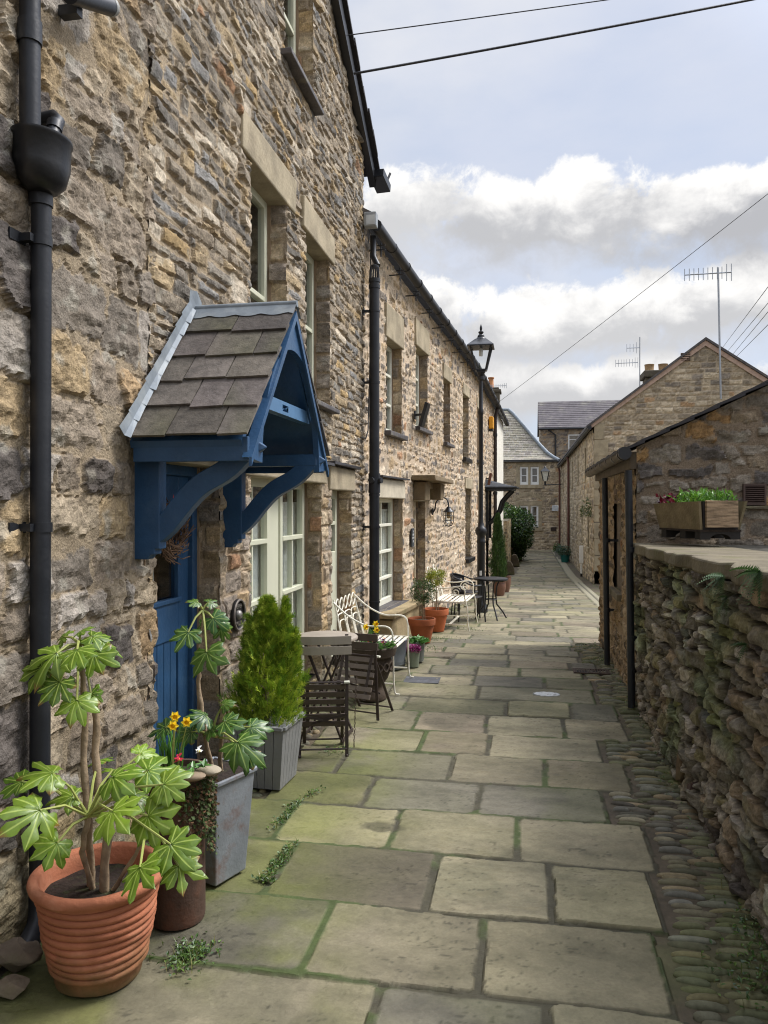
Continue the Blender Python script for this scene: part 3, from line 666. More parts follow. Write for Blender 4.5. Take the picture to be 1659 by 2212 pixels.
M_brass=mat('tarnished_brass',(112,96,80),.45,metal=.6,var=.3,scale=20)
b=MB(fL);b.box(3.60,3.86,n,n+.008,.885,1.0);b.box(3.60,3.86,n+.008,n+.016,.885,.897);b.box(3.60,3.86,n+.008,n+.016,.988,1.0);b.box(3.60,3.612,n+.008,n+.016,.897,.988);b.box(3.848,3.86,n+.008,n+.016,.897,.988);b.box(3.63,3.83,n+.008,n+.012,.915,.97);b.build('letter_plate',M_brass,dr,origin=og,bevel=.002)
b=MB(fL)
b.lathe([(.006,.10),(.016,.09),(.018,.07),(.008,.055),(.02,.045),(.02,.035),(.008,.03),(.008,.02)],10,(3.72,n+.025,.72))
b.tube([(3.72+.030*math.sin(a)*(1+.3*math.cos(a)),n+.03,.68+.075*math.cos(a)) for a in [2*math.pi*i/18 for i in range(18)]],[.011+.006*abs(math.sin(i*math.pi/18)) for i in range(18)],7,closed=True)
b.blob((3.72,n+.03,.60),(.022,.016,.018),3);b.box(3.712,3.728,n,n+.02,.58,.8)
b.build('knocker',M_brass,dr,origin=og,smooth=True)
# roof verge
b=MB();yy=[8.86,4.0,-.6];zz=[5.60+.56*(8.62-8.86),5.60+.56*(8.62-4.0),5.60+.56*(8.62-4.0)-.56*4.6]
for (ya,za),(yb,zb) in(((yy[0],zz[0]),(yy[1],zz[1])),((yy[1],zz[1]),(yy[2],zz[2]))):
    nseg=22
    for i in range(nseg):
        t0=i/nseg;t1=(i+1.12)/nseg
        A=Vector((0,ya+(yb-ya)*t0,za+(zb-za)*t0));B2=Vector((0,ya+(yb-ya)*t1,za+(zb-za)*t1+.02))
        x1=LX+.13+rnd.uniform(-.012,.012)
        b.add([(x,p.y,p.z+dz) for p in(A,B2) for x,dz in((-6,.0),(x1,.0),(x1,.035),(-6,.035))],[(0,1,2,3),(7,6,5,4),(0,4,5,1),(1,5,6,2),(2,6,7,3),(3,7,4,0)])
b.build('roof',M_slated,hB,origin=og)
b=MB()
b.prism([(8.80,5.46),(4.0,8.15),(4.0,8.0),(8.80,5.31)],lambda p,q,a:(a,p,q),LX+.01,LX+.085);b.build('verge_board',M_black,hB,origin=og)
b=MB();b.bar((LX+.11,8.72,5.44),(LX+.14,9.02,5.37),.17,.10);b.bar((LX+.19,8.98,5.46),(LX+.22,9.02,5.56),.012,.03);b.build('verge_cap',M_black,hB,origin=og,bevel=.01)
b=MB();b.prism([(8.45,0),(8.45,5.5),(4,8.0),(3.6,7.7),(3.6,0)],lambda p,q,a:(a,p,q),-6,LX-.95);b.build('gable_core',M_ply,hB,origin=og)
b=MB();b.box(LX-.95,LX-.02,8.46,8.49,-.06,5.55);b.build('end_wall',M_ply,hB,origin=og)
# ================================================================== left side: the row of cottages
P0=(-1.81,8.44);P1=(-1.17,16.46);P2=(-.78,25.78)
def seg(A,B):
    L=math.hypot(B[0]-A[0],B[1]-A[1]);U=((B[0]-A[0])/L,(B[1]-A[1])/L,0);return L,U,(U[1],-U[0],0)
L1,U1,N1=seg(P0,P1);L2,U2,N2=seg(P1,P2)
O1=(P0[0],P0[1],0);O2=(P1[0],P1[1],0);f1=frame(O1,U1,N1);f2=frame(O2,U2,N2)
s1=lambda px,py:online(px,py,P0,P1)
s2=lambda px,py:online(px,py,P1,P2)
hC=thing('cottage_row','long two-storey row of pink-mortared rubble cottages with black gutter','house',(P0[0],P0[1],0))
og=hC.location
def op1(pl,pr,yt,yb,f=s1):
    a,z1=f(pl,yt);_,z0=f(pl,yb);c,_=f(pr,yt);return(a,c,z0,z1)
o1=[op1(834,866,727.5,930),op1(898,922,747,921),op1(957.5,971,817,955),op1(999.6,1011,850,988),op1(818,868,1076,1322),op1(895,917,1083,1400),op1(1005,1017,1055,1207)]
o1[5]=(o1[5][0],o1[5][1],-.12,o1[5][3])
o1=[(a,max(c,a+.45),z0,z1) for a,c,z0,z1 in o1]
print('row openings',[tuple(round(float(q),2) for q in o) for o in o1])
eav=lambda u:np.interp(u,[0,2,8.05],[4.78,4.66,4.55])
stone_wall('wall',O1,U1,N1,0,L1,-.5,4.9,.021,'pink',hC,openings=o1,flats=[(a-.08,c+.08,z1,z1+h_) for (a,c,z0,z1),h_ in zip(o1,(.42,.40,.26,.22,.24,.20,.22))],top=eav,seed=61,origin=og)
for i,(a,c,z0,z1) in enumerate(o1):
    big=i in(0,1)
    reveal(hC,O1,U1,N1,f1,a,c,z0,z1,.16,lint=(.42,.40,.26,.22,.24,.20,.22)[i],sill=None if i==5 else (.06 if i<3 else (.09 if i in(3,6) else .06)),seed=90+i,lm=M_conc if i==4 else None,sm=M_black if i in(3,6) else M_slate,lext=.08,hood=i==4,res=.022)
    if i not in(5,):
        window(hC,f1,a,c,z0,z1,-.14,[(a+.04,c-.03)],M_cream if i!=2 else M_strip,fw=.05,cols=1 if i in(2,3,6) else 2,rows=4 if i in(4,6) else (3 if i<2 else 2),curtain=.9 if i in(4,6) else 0)
a,c,z0,z1=o1[5]
b=MB(f1);b.box(a,c,-.5,-.46,z0,z1);b.box(a+.08,c-.08,-.46,-.44,z0+.1,z1-.1);b.build('door',mat('brown_door',(74,58,44),.6),hC,origin=og,bevel=.004)
b=MB(f1);b.box(a-.06,a,-.5,.02,z0,z1);b.build('door_jamb',M_lint,hC,origin=og,bevel=.004)
stone_wall('porch_side',np.array(O1)+np.array(U1)*c,N1,-np.array(U1),-.46,-.1,z0,z1,.022,'quoin',hC,seed=121,origin=og)
# stone hood over that door
b=MB(f1);b.box(a-.22,c+.55,-.02,.36,z1+.30,z1+.36,j=.015);b.box(a-.10,a+.16,0,.20,z1+.02,z1+.29,j=.02);b.box(c+.12,c+.36,0,.24,z1+.04,z1+.29,j=.02);b.box(a-.04,c+.12,-.01,.10,z1+.2,z1+.295,j=.01)
b.build('door_hood',mat('mossy_hood_stone',(118,102,78),.95,var=.3,scale=6,bump=.6,stain=(74,76,44)),hC,origin=og,bevel=.012)
b=MB(f1);a4,c4,z04,_=o1[4];b.box(a4-.15,c4+.25,-.12,.24,z04-.07,z04,j=.012);b.box(a4-.1,c4+.2,-.02,.20,z04-.45,z04-.08,j=.012);b.build('sill_ledge',mat('ledge_stone',(156,138,104),.95,var=.25,scale=5,bump=.6,stain=(110,112,66)),hC,origin=og,bevel=.012)
o2=[op1(1030,1036,880,993,s2),op1(1031,1037,1062,1212,s2)]
o2=[(a,a+.8,z0,z1) for a,c,z0,z1 in o2]
eav2=lambda u:np.interp(u,[0,L2],[4.55,4.33])
Lw=s2(1066,1000)[0]
od=s2(1049,1100)[0]
stone_wall('wall',O2,U2,N2,0,Lw,-.8,4.7,.034,'pink',hC,openings=o2+[(od,od+.85,-.5,1.55)],top=eav2,seed=66,origin=og)
for i,(a,c,z0,z1) in enumerate(o2):
    reveal(hC,O2,U2,N2,f2,a,c,z0,z1,.16,lint=.22,sill=.07,lext=.08,far=True)
    window(hC,f2,a,c,z0,z1,-.14,[(a+.04,c-.04)],M_cream,cols=2,rows=3,curtain=0)
b=MB(f2);b.box(od,od+.85,-.25,-.2,-.5,1.55);b.box(od+.1,od+.75,-.2,-.18,-.35,1.4);b.build('door',M_black,hC,origin=og)
# roof over both wings, gutter with brackets
def roofpt(Pq,Nq,out,z):return(Pq[0]+Nq[0]*out,Pq[1]+Nq[1]*out,z)
b=MB()
e0=roofpt(P0,N1,.12,4.88);e1=roofpt(P1,N1,.12,4.66);e2=roofpt(P2,N2,.12,4.45)
r0=roofpt(P0,N1,-4,7.2);r1=roofpt(P1,N1,-4,7.0);r2=roofpt(P2,N2,-4,6.8)
dz=lambda p:(p[0],p[1],p[2]-.07)
vs_=[e0,e1,e2,r0,r1,r2]
b.add(vs_+[dz(p) for p in vs_],[(0,1,4,3),(1,2,5,4),(6,9,10,7),(7,10,11,8),(0,6,7,1),(1,7,8,2),(2,8,11,5),(3,5,11,9),(0,3,9,6)]);b.build('roof',M_slate,hC,origin=og)
b=MB();b.box(0,L1,-5,-1.0,-.5,4.5);b.M=f1;b=MB(f1);b.box(.0,L1,-5,-1.0,-.5,4.4);b.build('core',M_ply,hC,origin=og)
b=MB(f2);b.box(0,L2-.05,-5,-1.0,-.9,4.2);b.build('core',M_ply,hC,origin=og)
b=MB();gp=[roofpt(P0,N1,.17,4.72)]
for t in(.25,.5,.75,1):
    q=(P0[0]+(P1[0]-P0[0])*t,P0[1]+(P1[1]-P0[1])*t);gp.append(roofpt(q,N1,.16,4.72+(4.55-4.72)*t))
for t in(.33,.66,1):
    q=(P1[0]+(P2[0]-P1[0])*t,P1[1]+(P2[1]-P1[1])*t);gp.append(roofpt(q,N2,.16,4.55+(4.32-4.55)*t))
b.tube(gp,.062,10)
for i in range(24):
    t=i/24*17.2
    if t<L1:q=(P0[0]+U1[0]*t,P0[1]+U1[1]*t);n_=N1;z=4.72-.17*t/L1
    else:q=(P1[0]+U2[0]*(t-L1),P1[1]+U2[1]*(t-L1));n_=N2;z=4.55-.23*(t-L1)/L2
    p=Vector(roofpt(q,n_,.165,z));uu=Vector(U1)
    b.tube([p-uu*.02,p+uu*.02],.068,10)
b.build('gutter',M_gutter,hC,smooth=True,origin=og)
for i in range(9):
    b=MB();t=.25+i*.92;q=(P0[0]+U1[0]*t,P0[1]+U1[1]*t);z=4.54-.02*t
    A=Vector(roofpt(q,N1,-.02,z));B_=Vector(roofpt(q,N1,.20,z));b.bar(A,B_,.014,.014);C_=Vector(roofpt(q,N1,.15,z));b.bar(C_-Vector((0,0,.08)),C_+Vector((0,0,.08)),.014,.014);b.bar(C_+Vector((0,0,.05))-Vector(N1)*.05,C_+Vector((0,0,.05))+Vector(N1)*.05,.012,.012)
    b.build('gutter_bracket',M_gutter,hC,origin=og)
# chimney at the far end of the row
pc=at(1062,860,26.5);cz=pc.z
b=MB();b.box(pc.x-.28,pc.x+.28,pc.y-.3,pc.y+.3,4.5,cz+.16);b.box(pc.x-.33,pc.x+.33,pc.y-.35,pc.y+.35,cz+.16,cz+.26);b.box(pc.x-.26,pc.x+.26,pc.y-.3,pc.y+.3,cz+.26,cz+.33);ch=b.build('chimney',mat('chimney_stone',(96,88,74),.95,var=.35,scale=4,bump=.8,bscale=9,stain=(70,74,50)),hC,origin=og,bevel=.02)
b=MB();b.lathe([(.10,0),(.12,.03),(.09,.06),(.085,.32),(.11,.34),(.11,.38),(.08,.38)],14,(pc.x-.02,pc.y,cz+.33));b.build('chimney_pot',mat('clay_pot',(186,130,86),.8),ch,smooth=True,origin=og)
# white rendered end house
hD=thing('white_house','white rendered end house beyond the row of cottages','house',(P2[0],P2[1],-.7))
b=MB(f2);b.box(Lw,L2,-.3,.03,-.9,4.36);b.box(Lw,L2,-5,-.3,-.9,4.2);b.build('wall',mat('white_render',(232,228,214),.9,var=.06,scale=1.5,bump=.2,stain=(196,190,172),stain_scale=1.2,stain_amt=.4),hD,origin=hD.location)
b=MB(f2);b.bar((Lw-.1,.15,4.42),(L2+.15,.15,4.30),.13,.12);b.build('gutter',M_gutter,hD,origin=hD.location,bevel=.03)
b=MB(f2);b.box(L2-1.6,L2-1.5,.03,.10,.62,.67);b.build('vent_cover',M_gutter,hD,origin=hD.location)
# ================================================================== right side: garden wall, shed, gabled house
RX=.89
wR=thing('garden_wall','dark mossy rubble retaining wall with thick stone coping on the right','wall',(RX,3,0))
ty=lambda y:1.22+.02*(6.3-y)
mossy=lambda u,v:np.stack([1-.22*sst(0,.5,fbm(u*1.7,v*2.2,4,15)),1-.02*sst(0,.5,fbm(u*1.7,v*2.2,4,15)),1-.28*sst(.1,.5,fbm(u*1.7,v*2.2,4,15)+.3*fbm(u*9,v*9,3,16))],1)
stone_wall('wall',(RX,0,0),(0,1,0),(-1,0,0),-.8,6.55,-.02,1.36,.0115,'drystone',wR,top=ty,seed=71,tint=mossy,origin=wR.location)
b=MB();b.box(RX+.02,RX+.4,-.8,6.55,-.05,1.2);b.build('core',M_earth,wR,origin=wR.location)
M_cope=mat('coping_stone',(110,101,82),.95,var=.28,scale=5,bump=.8,bscale=30,stain=(92,92,52),stain_scale=3,stain_amt=.7)
y=-.8
b=MB()
while y<6.4:
    l=rnd.uniform(.5,.95);y2=min(y+l,6.52);z=ty((y+y2)/2)
    n_=6;vs_=[];o_=rnd.uniform(0,9)
    for i in range(n_+1):
        q=y+.004+(y2-y-.008)*i/n_;ex=.025*math.sin(q*7+o_)+rnd.uniform(-.012,.012)
        tz=z+.02*(y+l/2-q)
        vs_+=[(RX-.06+ex,q,tz+.004),(RX+.55,q,tz),(RX+.55,q,tz+.075),(RX-.06+ex+rnd.uniform(-.01,.01),q,tz+.078+rnd.uniform(-.006,.006))]
    fs=[(0,1,2,3),(4*n_+3,4*n_+2,4*n_+1,4*n_)]
    for i in range(n_):
        for k in range(4):fs.append((4*i+k,4*i+(k+1)%4,4*i+4+(k+1)%4,4*i+4+k))
    b.add(vs_,fs);y=y2
b.build('coping',M_cope,wR,origin=wR.location,bevel=.012)
M_terr=mat('terrace_stone',(78,74,64),.95,var=.3,scale=7,bump=.8,bscale=22,stain=(160,152,136),stain_scale=9,stain_amt=.4)
b=MB();b.box(RX+.49,7,-.8,6.57,-.05,1.285);setp(b.build('terrace',M_terr),kind='structure')
# shed
SX=.885;SY=6.57;SYF=9.75
hS=thing('stone_shed','low stone shed with lean black roof edge behind the wooden trough','shed',(SX,SY,0))
og=hS.location
openS=[(7.55,8.2,.77,1.62)]
stone_wall('wall',(SX,0,0),(0,1,0),(-1,0,0),SY,SYF,-.12,2.02,.016,'pink',hS,openings=openS,seed=81,origin=og,tint=lambda u,v:np.stack([.62+0*u,.57+0*u,.50+0*u],1))
roofS=lambda u:2.06+.477*(u-.85)
stone_wall('gable_wall',(0,SY,0),(1,0,0),(0,-1,0),SX,3.6,1.2,3.5,.013,'flush',hS,top=roofS,seed=83,origin=og)
b=MB();b.prism([(SX+.03,0),(SX+.03,2.0),(3.6,3.3),(3.6,0)],lambda p,q,a:(p,a,q),SY+.02,SYF-.0);b.build('core',M_ply,hS,origin=og)
b=MB()
for i in range(16):
    t0=.72+i*.19;t1=t0+.215
    y0_=SY-.11+rnd.uniform(-.02,.02)
    za=2.06+.477*(t0-.85)
    b.add([(x,yq,2.065+.477*(x-.85)+dz_+(.018 if x==t0 else 0)) for x in(t0,t1) for yq,dz_ in((y0_,0),(SYF+.1,0),(SYF+.1,.022),(y0_,.022))],[(0,1,2,3),(7,6,5,4),(0,4,5,1),(1,5,6,2),(2,6,7,3),(3,7,4,0)])
b.build('roof',M_slated,hS,origin=og)
b=MB();b.box(SX-.002,SX+.15,7.55,8.2,1.62,2.0);b.box(SX+.12,SX+.15,7.55,8.2,.77,1.62);b.build('window_recess',mat('old_board',(104,84,66),.8,var=.3,scale=9),hS,origin=og)
b=MB();b.box(SX-.05,SX+.15,7.48,8.26,.70,.768,j=.008);b.build('sill',M_cope,hS,origin=og,bevel=.01)
b=MB();b.tube([(SX-.11,SY-.15,2.02),(SX-.11,SYF+.15,2.0)],.050,12)
b.build('gutter',mat('old_iron_gutter',(92,82,68),.7,var=.3,scale=6,stain=(40,38,36),stain_amt=.7),hS,smooth=True,origin=og)
for q in(6.5,6.95,7.45,7.9,8.06,8.5,9.0,9.5,9.88):
    b=MB();b.tube([(SX-.11,q-.016,2.02),(SX-.11,q+.016,2.02)],.056,12);b.build('gutter_collar',M_black,hS,smooth=True,origin=og)
b=MB();b.tube([(SX-.11,SY-.17,2.02),(SX-.11,SY-.15,2.02)],.053,12);b.build('stop_end',M_black,hS,smooth=True,origin=og)
b=MB();b.box(SX-.05,SX,SY-.02,SYF+.05,1.90,2.04);b.build('fascia',mat('fascia_board',(88,76,60),.8,var=.25),hS,origin=og)
# gabled house
GX,GY=1.83,21.7
hG=thing('gabled_house','big gabled stone house with pale verge and aerial on the right','house',(GX,GY,-.5))
og=hG.location
ax=4.68;az=5.95;ez=3.82
gtop=lambda u:np.where(u<ax,ez+(az-ez)/(ax-GX)*(u-GX),az-.70*(u-ax))
quo=lambda u,v:sst(.05,-.05,u-GX-.33+.12*vnoise(v*2.2,v*0,3))
stone_wall('gable_wall',(0,GY,0),(1,0,0),(0,-1,0),GX,7.9,.5,az,.033,'squared',hG,top=gtop,seed=91,m=M_stonefar,origin=og)
of=[]
for k,(y_,z_) in enumerate([(23.4,.35),(26.0,.35),(28.6,.35),(31.0,.3),(33.5,.3),(36,.3),(24.5,2.45),(28,2.45),(31.5,2.4),(35,2.4),(39,2.4)]):of.append((y_,y_+.55,z_-.5*(k<6)*0,z_+1.25 if k<6 else z_+.95))
stone_wall('wall',(GX,0,0),(0,1,0),(-1,0,0),GY,42.4,-1,3.75,.05,'squared',hG,openings=of,seed=93,m=M_stonefar,origin=og)
fG=frame((GX,0),(0,1),(-1,0))
for a,c,z0,z1 in of:
    b=MB(fG);b.box(a-.1,c+.1,-.1,.02,z1,z1+.25);b.box(a-.08,c+.08,-.1,.06,z0-.12,z0);b.box(a-.12,a,-.12,.012,z0,z1);b.box(c,c+.12,-.12,.012,z0,z1)
    w=b.build('window_surround',M_lint,hG,origin=og);b=MB(fG);b.box(a,c,-.12,-.1,z0,z1);b.build('pane',mat('old_pane',(58,60,62),.15,bump=0,spec=.6) if 'old_pane' not in bpy.data.materials else bpy.data.materials['old_pane'],w,origin=og)
b=MB();yb=42.4
def rp(x,off):return float(gtop(np.array(x)))+off
for xa,xb in((GX-.22,ax),(ax,8.1)):
    za=rp(max(xa,GX),.05)-(.16 if xa<GX else 0);zb=rp(xb,.05)
    b.add([(x,y_,z+d) for x,z in((xa,za),(xb,zb)) for y_,d in((GY-.10,0),(yb,0),(yb,.07),(GY-.10,.07))],[(0,1,2,3),(7,6,5,4),(0,4,5,1),(1,5,6,2),(2,6,7,3),(3,7,4,0)])
b.build('roof',M_slate,hG,origin=og)
b=MB();b.prism([(GX-.1,rp(GX,-.12)),(ax,rp(ax,-.1)),(7.9,rp(7.9,-.1)),(7.9,rp(7.9,.04)),(ax,rp(ax,.04)),(GX-.1,rp(GX,.0))],lambda p,q,a:(p,a,q),GY-.06,GY-.045)
b.build('verge',mat('pink_verge_mortar',(186,160,142),.9),hG,origin=og)
b=MB()
for i in range(9):
    z=-.2+i*.45;w_=.36 if i%2 else .24;b.box(GX-.012,GX+w_,GY-.035,GY+.2,z,z+.43,j=.006)
b.build('quoin',M_lint,hG,origin=og,bevel=.01)
b=MB();b.tube([(GX-.14,GY-.12,ez-.10),(GX-.14,yb,ez-.16)],.06,8);b.build('gutter',M_gutter,hG,smooth=True,origin=og)
b=MB();b.prism([(GX+.2,-1),(GX+.2,ez-.15),(ax,az-.2),(7.8,az-.7*3.1-.2),(7.8,-1)],lambda p,q,a:(p,a,q),GY+.15,42.3);b.build('core',M_ply,hG,origin=og)
ck=onY(1418,825,24.5)
b=MB();b.box(ck.x-.35,ck.x+.35,24.2,24.9,3.5,ck.z+.1);b.box(ck.x-.42,ck.x+.42,24.1,25.0,ck.z+.1,ck.z+.3);ch=b.build('chimney',bpy.data.materials['chimney_stone'],hG,origin=og,bevel=.03)
b=MB()
for dx in(-.2,.2):b.lathe([(.13,0),(.15,.06),(.13,.08),(.14,.2),(.15,.24),(.12,.24)],12,(ck.x+dx,24.55,ck.z+.3))
b.build('chimney_pot',mat('buff_pot',(150,122,86),.85,var=.25),ch,smooth=True,origin=og)
b=MB();v_=onY(1480,743+29,GY);b.box(v_.x-.12,v_.x+.12,GY-.05,GY-.02,v_.z-.1,v_.z+.1);
for i in range(5):b.box(v_.x-.12,v_.x+.12,GY-.06,GY-.05,v_.z-.09+i*.045,v_.z-.07+i*.045)
b.build('air_vent',mat('vent_brown',(96,80,66),.8),hG,origin=og)
# ================================================================== far end: house with swept hip, slate-roofed house behind
FY=42.6
hF=thing('end_house','stone house with swept slate hip roof closing the far end of the alley','house',(0,FY,-.8))
og=hF.location
X0=-3.2;X1=onY(1207,1100,FY).x+.05
def wbox(px0,px1,py0,py1):
    p=onY(px0,py0,FY);q=onY(px1,py1,FY);return(p.x,q.x,q.z,p.z)
owF=[wbox(1123,1141,1008,1047),wbox(1146,1164,1008,1047),wbox(1122,1141,1092,1139),wbox(1146,1163,1091,1138)]
ezF=onY(1140,998,FY).z
stone_wall('wall',(0,FY,0),(1,0,0),(0,-1,0),X0,X1,-.9,ezF+.05,.045,'squared',hF,openings=owF,seed=101,m=M_stonefar,origin=og)
fF=frame((0,FY),(1,0),(0,-1))
for a,c,z0,z1 in owF:window(hF,fF,a,c,z0,z1,-.06,[(a,c)],M_white,fw=.10,cols=1,rows=2,curtain=0)
b=MB(fF)
for i in(0,2):
    a=owF[i][0];c=owF[i+1][1];z0,z1=owF[i][2:];m0,m1=owF[i][1],owF[i+1][0]
    b.box(a-.22,c+.22,-.1,.03,z1,z1+.26);b.box(a-.22,c+.22,-.1,.08,z0-.2,z0);b.box(a-.2,a,-.1,.03,z0,z1);b.box(c,c+.2,-.1,.03,z0,z1);b.box(m0,m1,-.1,.03,z0,z1)
b.build('window_surround',M_lint,hF,origin=og,bevel=.015)
b=MB(fF);ac=(owF[2][0]+owF[3][1])/2;az_=owF[2][3]+.25
for i in range(13):
    t=math.pi*(.18+.64*i/12);p=Vector((ac-1.05*math.cos(t),0,az_-.25+.75*math.sin(t)));q=Vector((ac-.82*math.cos(t),0,az_-.25+.52*math.sin(t)))
    b.bar((p.x,.0,p.z),(q.x,.0,q.z),.12,.07,up=(0,1,0))
b.build('relieving_arch',M_lint,hF,origin=og)
b=MB();b.box(X0,X1,FY+.12,FY+9,-.9,ezF);b.build('core',M_ply,hF,origin=og)
b=MB(fF);b.box(X0,X1+.12,.03,.22,ezF-.02,ezF+.12);b.build('gutter',M_black,hF,origin=og,bevel=.03)
# swept roof: rows of slates, hip line curving outward at the eaves
prof=[(1207,996),(1195,990),(1180,979),(1165,963),(1150,945),(1135,927),(1120,910),(1107,895),(1098,887)]
zr=onY(1098,886,FY+3.2)
hp=[]
for i,(px,py) in enumerate(prof):
    t=i/(len(prof)-1)
    dep=.0+3.2*(1-(1-t)**1.0)
    p=onY(px,py,FY-.2+dep);hp.append(p)
nR=30;vs_=[];b=MB()
def hipx(z):
    zs=[p.z for p in hp];return float(np.interp(z,zs,[p.x for p in hp])),float(np.interp(z,zs,[p.y for p in hp]))
z0_=hp[0].z;z1_=hp[-1].z
for i in range(nR):
    za=z0_+(z1_-z0_)*i/nR;zb=z0_+(z1_-z0_)*(i+1.25)/nR
    xa,ya=hipx(za);xb,yb_=hipx(zb);x=X0-.3;bw=.34
    while x<xa-.02:
        w_=min(bw*rnd.uniform(.8,1.15),xa-x);x2=x+w_;xt=min(x2,xb+ (x2-xb if x2<xb else 0));o_=rnd.uniform(0,.012)
        t2=x2-.008
        b.add([(x,ya-.025-o_,za),(t2,ya-.025-o_,za),(min(t2,max(xb,x)),yb_,zb),(x,yb_,zb),(x,ya-.005-o_,za),(t2,ya-.005-o_,za)],[(0,1,2,3),(0,4,5,1)],col=tuple(np.array(lin((156,151,138)))*rnd.uniform(.68,1.15)*np.array([1,rnd.uniform(.95,1.0),rnd.uniform(.88,1.0)])))
        x=x2
b.build('roof',vmat('stone_slate',rough=.8,var=.25,scale=5,bump=.4,bscale=12,dist=.02),hF,origin=og,fix=False,colored=True)
b=MB();b.tube([Vector((p.x+.03,p.y-.02,p.z+.05)) for p in hp],.10,8);b.tube([(X0,hp[-1].y,z1_+.05),(hp[-1].x,hp[-1].y,z1_+.05)],.1,8);b.build('lead_hip',M_lead,hF,smooth=True,origin=og)
b=MB();Q=[(p.x,p.y,p.z-.03) for p in hp];Qb=[(p.x,p.y+12,p.z-.03) for p in hp];n_=len(Q);b.add(Q+Qb,[(i,i+1,n_+i+1,n_+i) for i in range(n_-1)]);b.build('side_roof',M_slate,hF,origin=og,fix=False)
# sign plates and string of small things on the end house stay with it
b=MB(fF);p=onY(1154,1050,FY)
for px,py,w_,h_ in((1169,1174,.0,.0),):pass
# slate-roofed house further back
BY=56
hK=thing('slate_house','dark slate-roofed house standing behind the end house','house',(3,BY,-.8))
og=hK.location
bx0=onY(1168,925,BY).x;bx1=bx0+9;be=onY(1168,925,BY).z;br=onY(1168,870,BY+3).z
stone_wall('wall',(0,BY,0),(1,0,0),(0,-1,0),bx0,bx1,-.9,be,.09,dict(ST['flush'],mortar=(150,134,112)),hK,seed=111,m=M_stonefar,origin=og,openings=[(onY(1227,938,BY).x,onY(1265,985,BY).x,onY(1227,985,BY).z,onY(1227,938,BY).z)])
gl_=lambda u:be+(br-be)*(1-np.abs(u-3.2)/3.2)
stone_wall('gable_wall',(bx0,BY,0),(0,1,0),(-1,0,0),0,6.4,-.9,br,.09,'squared',hK,seed=112,m=M_stonefar,origin=og,top=gl_)
b=MB()
for (ya,za),(yb_,zb) in(((BY-.2,be-.02),(BY+3.2,br+.05)),((BY+3.2,br+.05),(BY+6.6,be-.02))):
    for i in range(14):
        t0=i/14;t1=(i+1.15)/14
        b.add([(x,ya+(yb_-ya)*t+0,za+(zb-za)*t+d+(.03 if (t==t0 and za<zb) else 0)) for t in(t0,t1) for x,d in((bx0-.15,0),(bx1,0),(bx1,.03),(bx0-.15,.03))],[(0,1,2,3),(7,6,5,4),(0,4,5,1),(1,5,6,2),(2,6,7,3),(3,7,4,0)])
b.build('roof',mat('purple_slate',(86,80,82),.7,var=.25,scale=3,bump=.3,stain=(150,146,128),stain_scale=1.2,stain_amt=.35),hK,origin=og)
b=MB();b.tube([(bx0-.15,BY-.25,be-.08),(bx1,BY-.25,be-.08)],.07,8);q=onY(1200,930,BY-.2);b.tube([(q.x-.5,BY-.22,be-.15),(q.x,BY-.12,be-.5),(q.x,BY-.12,-.8)],.06,8);b.build('gutter',M_black,hK,smooth=True,origin=og)
w0=onY(1227,938,BY);w1=onY(1265,985,BY)
window(hK,frame((0,BY),(1,0),(0,-1)),w0.x,w1.x,w1.z,w0.z,-.08,[(w0.x,w1.x)],M_white,fw=.10,cols=1,rowz=[w0.z-.38],curtain=0)
b=MB();b.box(bx0+.1,bx1,BY+.15,BY+6.3,-.9,be-.1);b.build('core',M_ply,hK,origin=og)
# low garden wall beyond the white house
wG=thing('low_wall','low lichened wall end beside the hedge beyond the white house','wall',(-.75,26,-.7))
stone_wall('end_face',(0,26.0,0),(1,0,0),(0,-1,0),-.95,-.62,-.75,1.08,.03,'pink',wG,seed=131,m=M_stonefar,origin=wG.location,tint=lambda u,v:np.stack([.6+0*u,.58+0*u,.5+0*u],1))
stone_wall('wall',(-.62,0,0),(0,1,0),(1,0,0),26,41,-.85,1.08,.06,'pink',wG,seed=132,m=M_stonefar,origin=wG.location,tint=lambda u,v:np.stack([.55+0*u,.55+0*u,.45+0*u],1))
b=MB();b.box(-.93,-.64,26.02,41,-.85,1.06);b.build('core',M_earth,wG,origin=wG.location)
# ================================================================== drainpipes, porch and the small things on the walls
def gz(x,y):return float(zg(y))+.0
M_pipe=mat('black_pipe_paint',(34,36,40),.42,var=.25,scale=5,bump=.1,stain=(70,70,68),stain_scale=2.5,stain_amt=.35)
t=thing('drainpipe','black downpipe with a bowl-shaped hopper on the boulder wall, behind the ribbed pot','drainpipe',(-1.755,2.55,0))
og=t.location
x=-1.755
b=MB();b.tube([(x,2.545,.10),(x,2.55,1.5),(x,2.555,2.80)],.036,14);b.tube([(x,2.49,2.9),(x,2.485,4.4)],.036,14);b.tube([(x,2.545,.2),(x,2.545,.14),(x+.01,2.52,.08),(x+.03,2.40,.03)],.038,12)
for q in(1.52,2.57):b.tube([(x,2.552,q-.018),(x,2.552,q+.018)],.0405,14)
b.tube([(x,2.552,2.70),(x,2.552,2.77)],.042,14);b.tube([(x,2.488,3.26),(x,2.488,3.34)],.042,14)
b.build('pipe',M_pipe,t,smooth=True,origin=og)
b=MB();b.lathe([(.036,-.12),(.06,-.115),(.095,-.085),(.112,-.03),(.116,.06),(.122,.065),(.122,.075),(.108,.075),(.10,.0),(.0,-.02)],28,(x+.02,2.53,2.86),sx=.8,sy=1);b.build('hopper',M_black,t,smooth=True,origin=og)
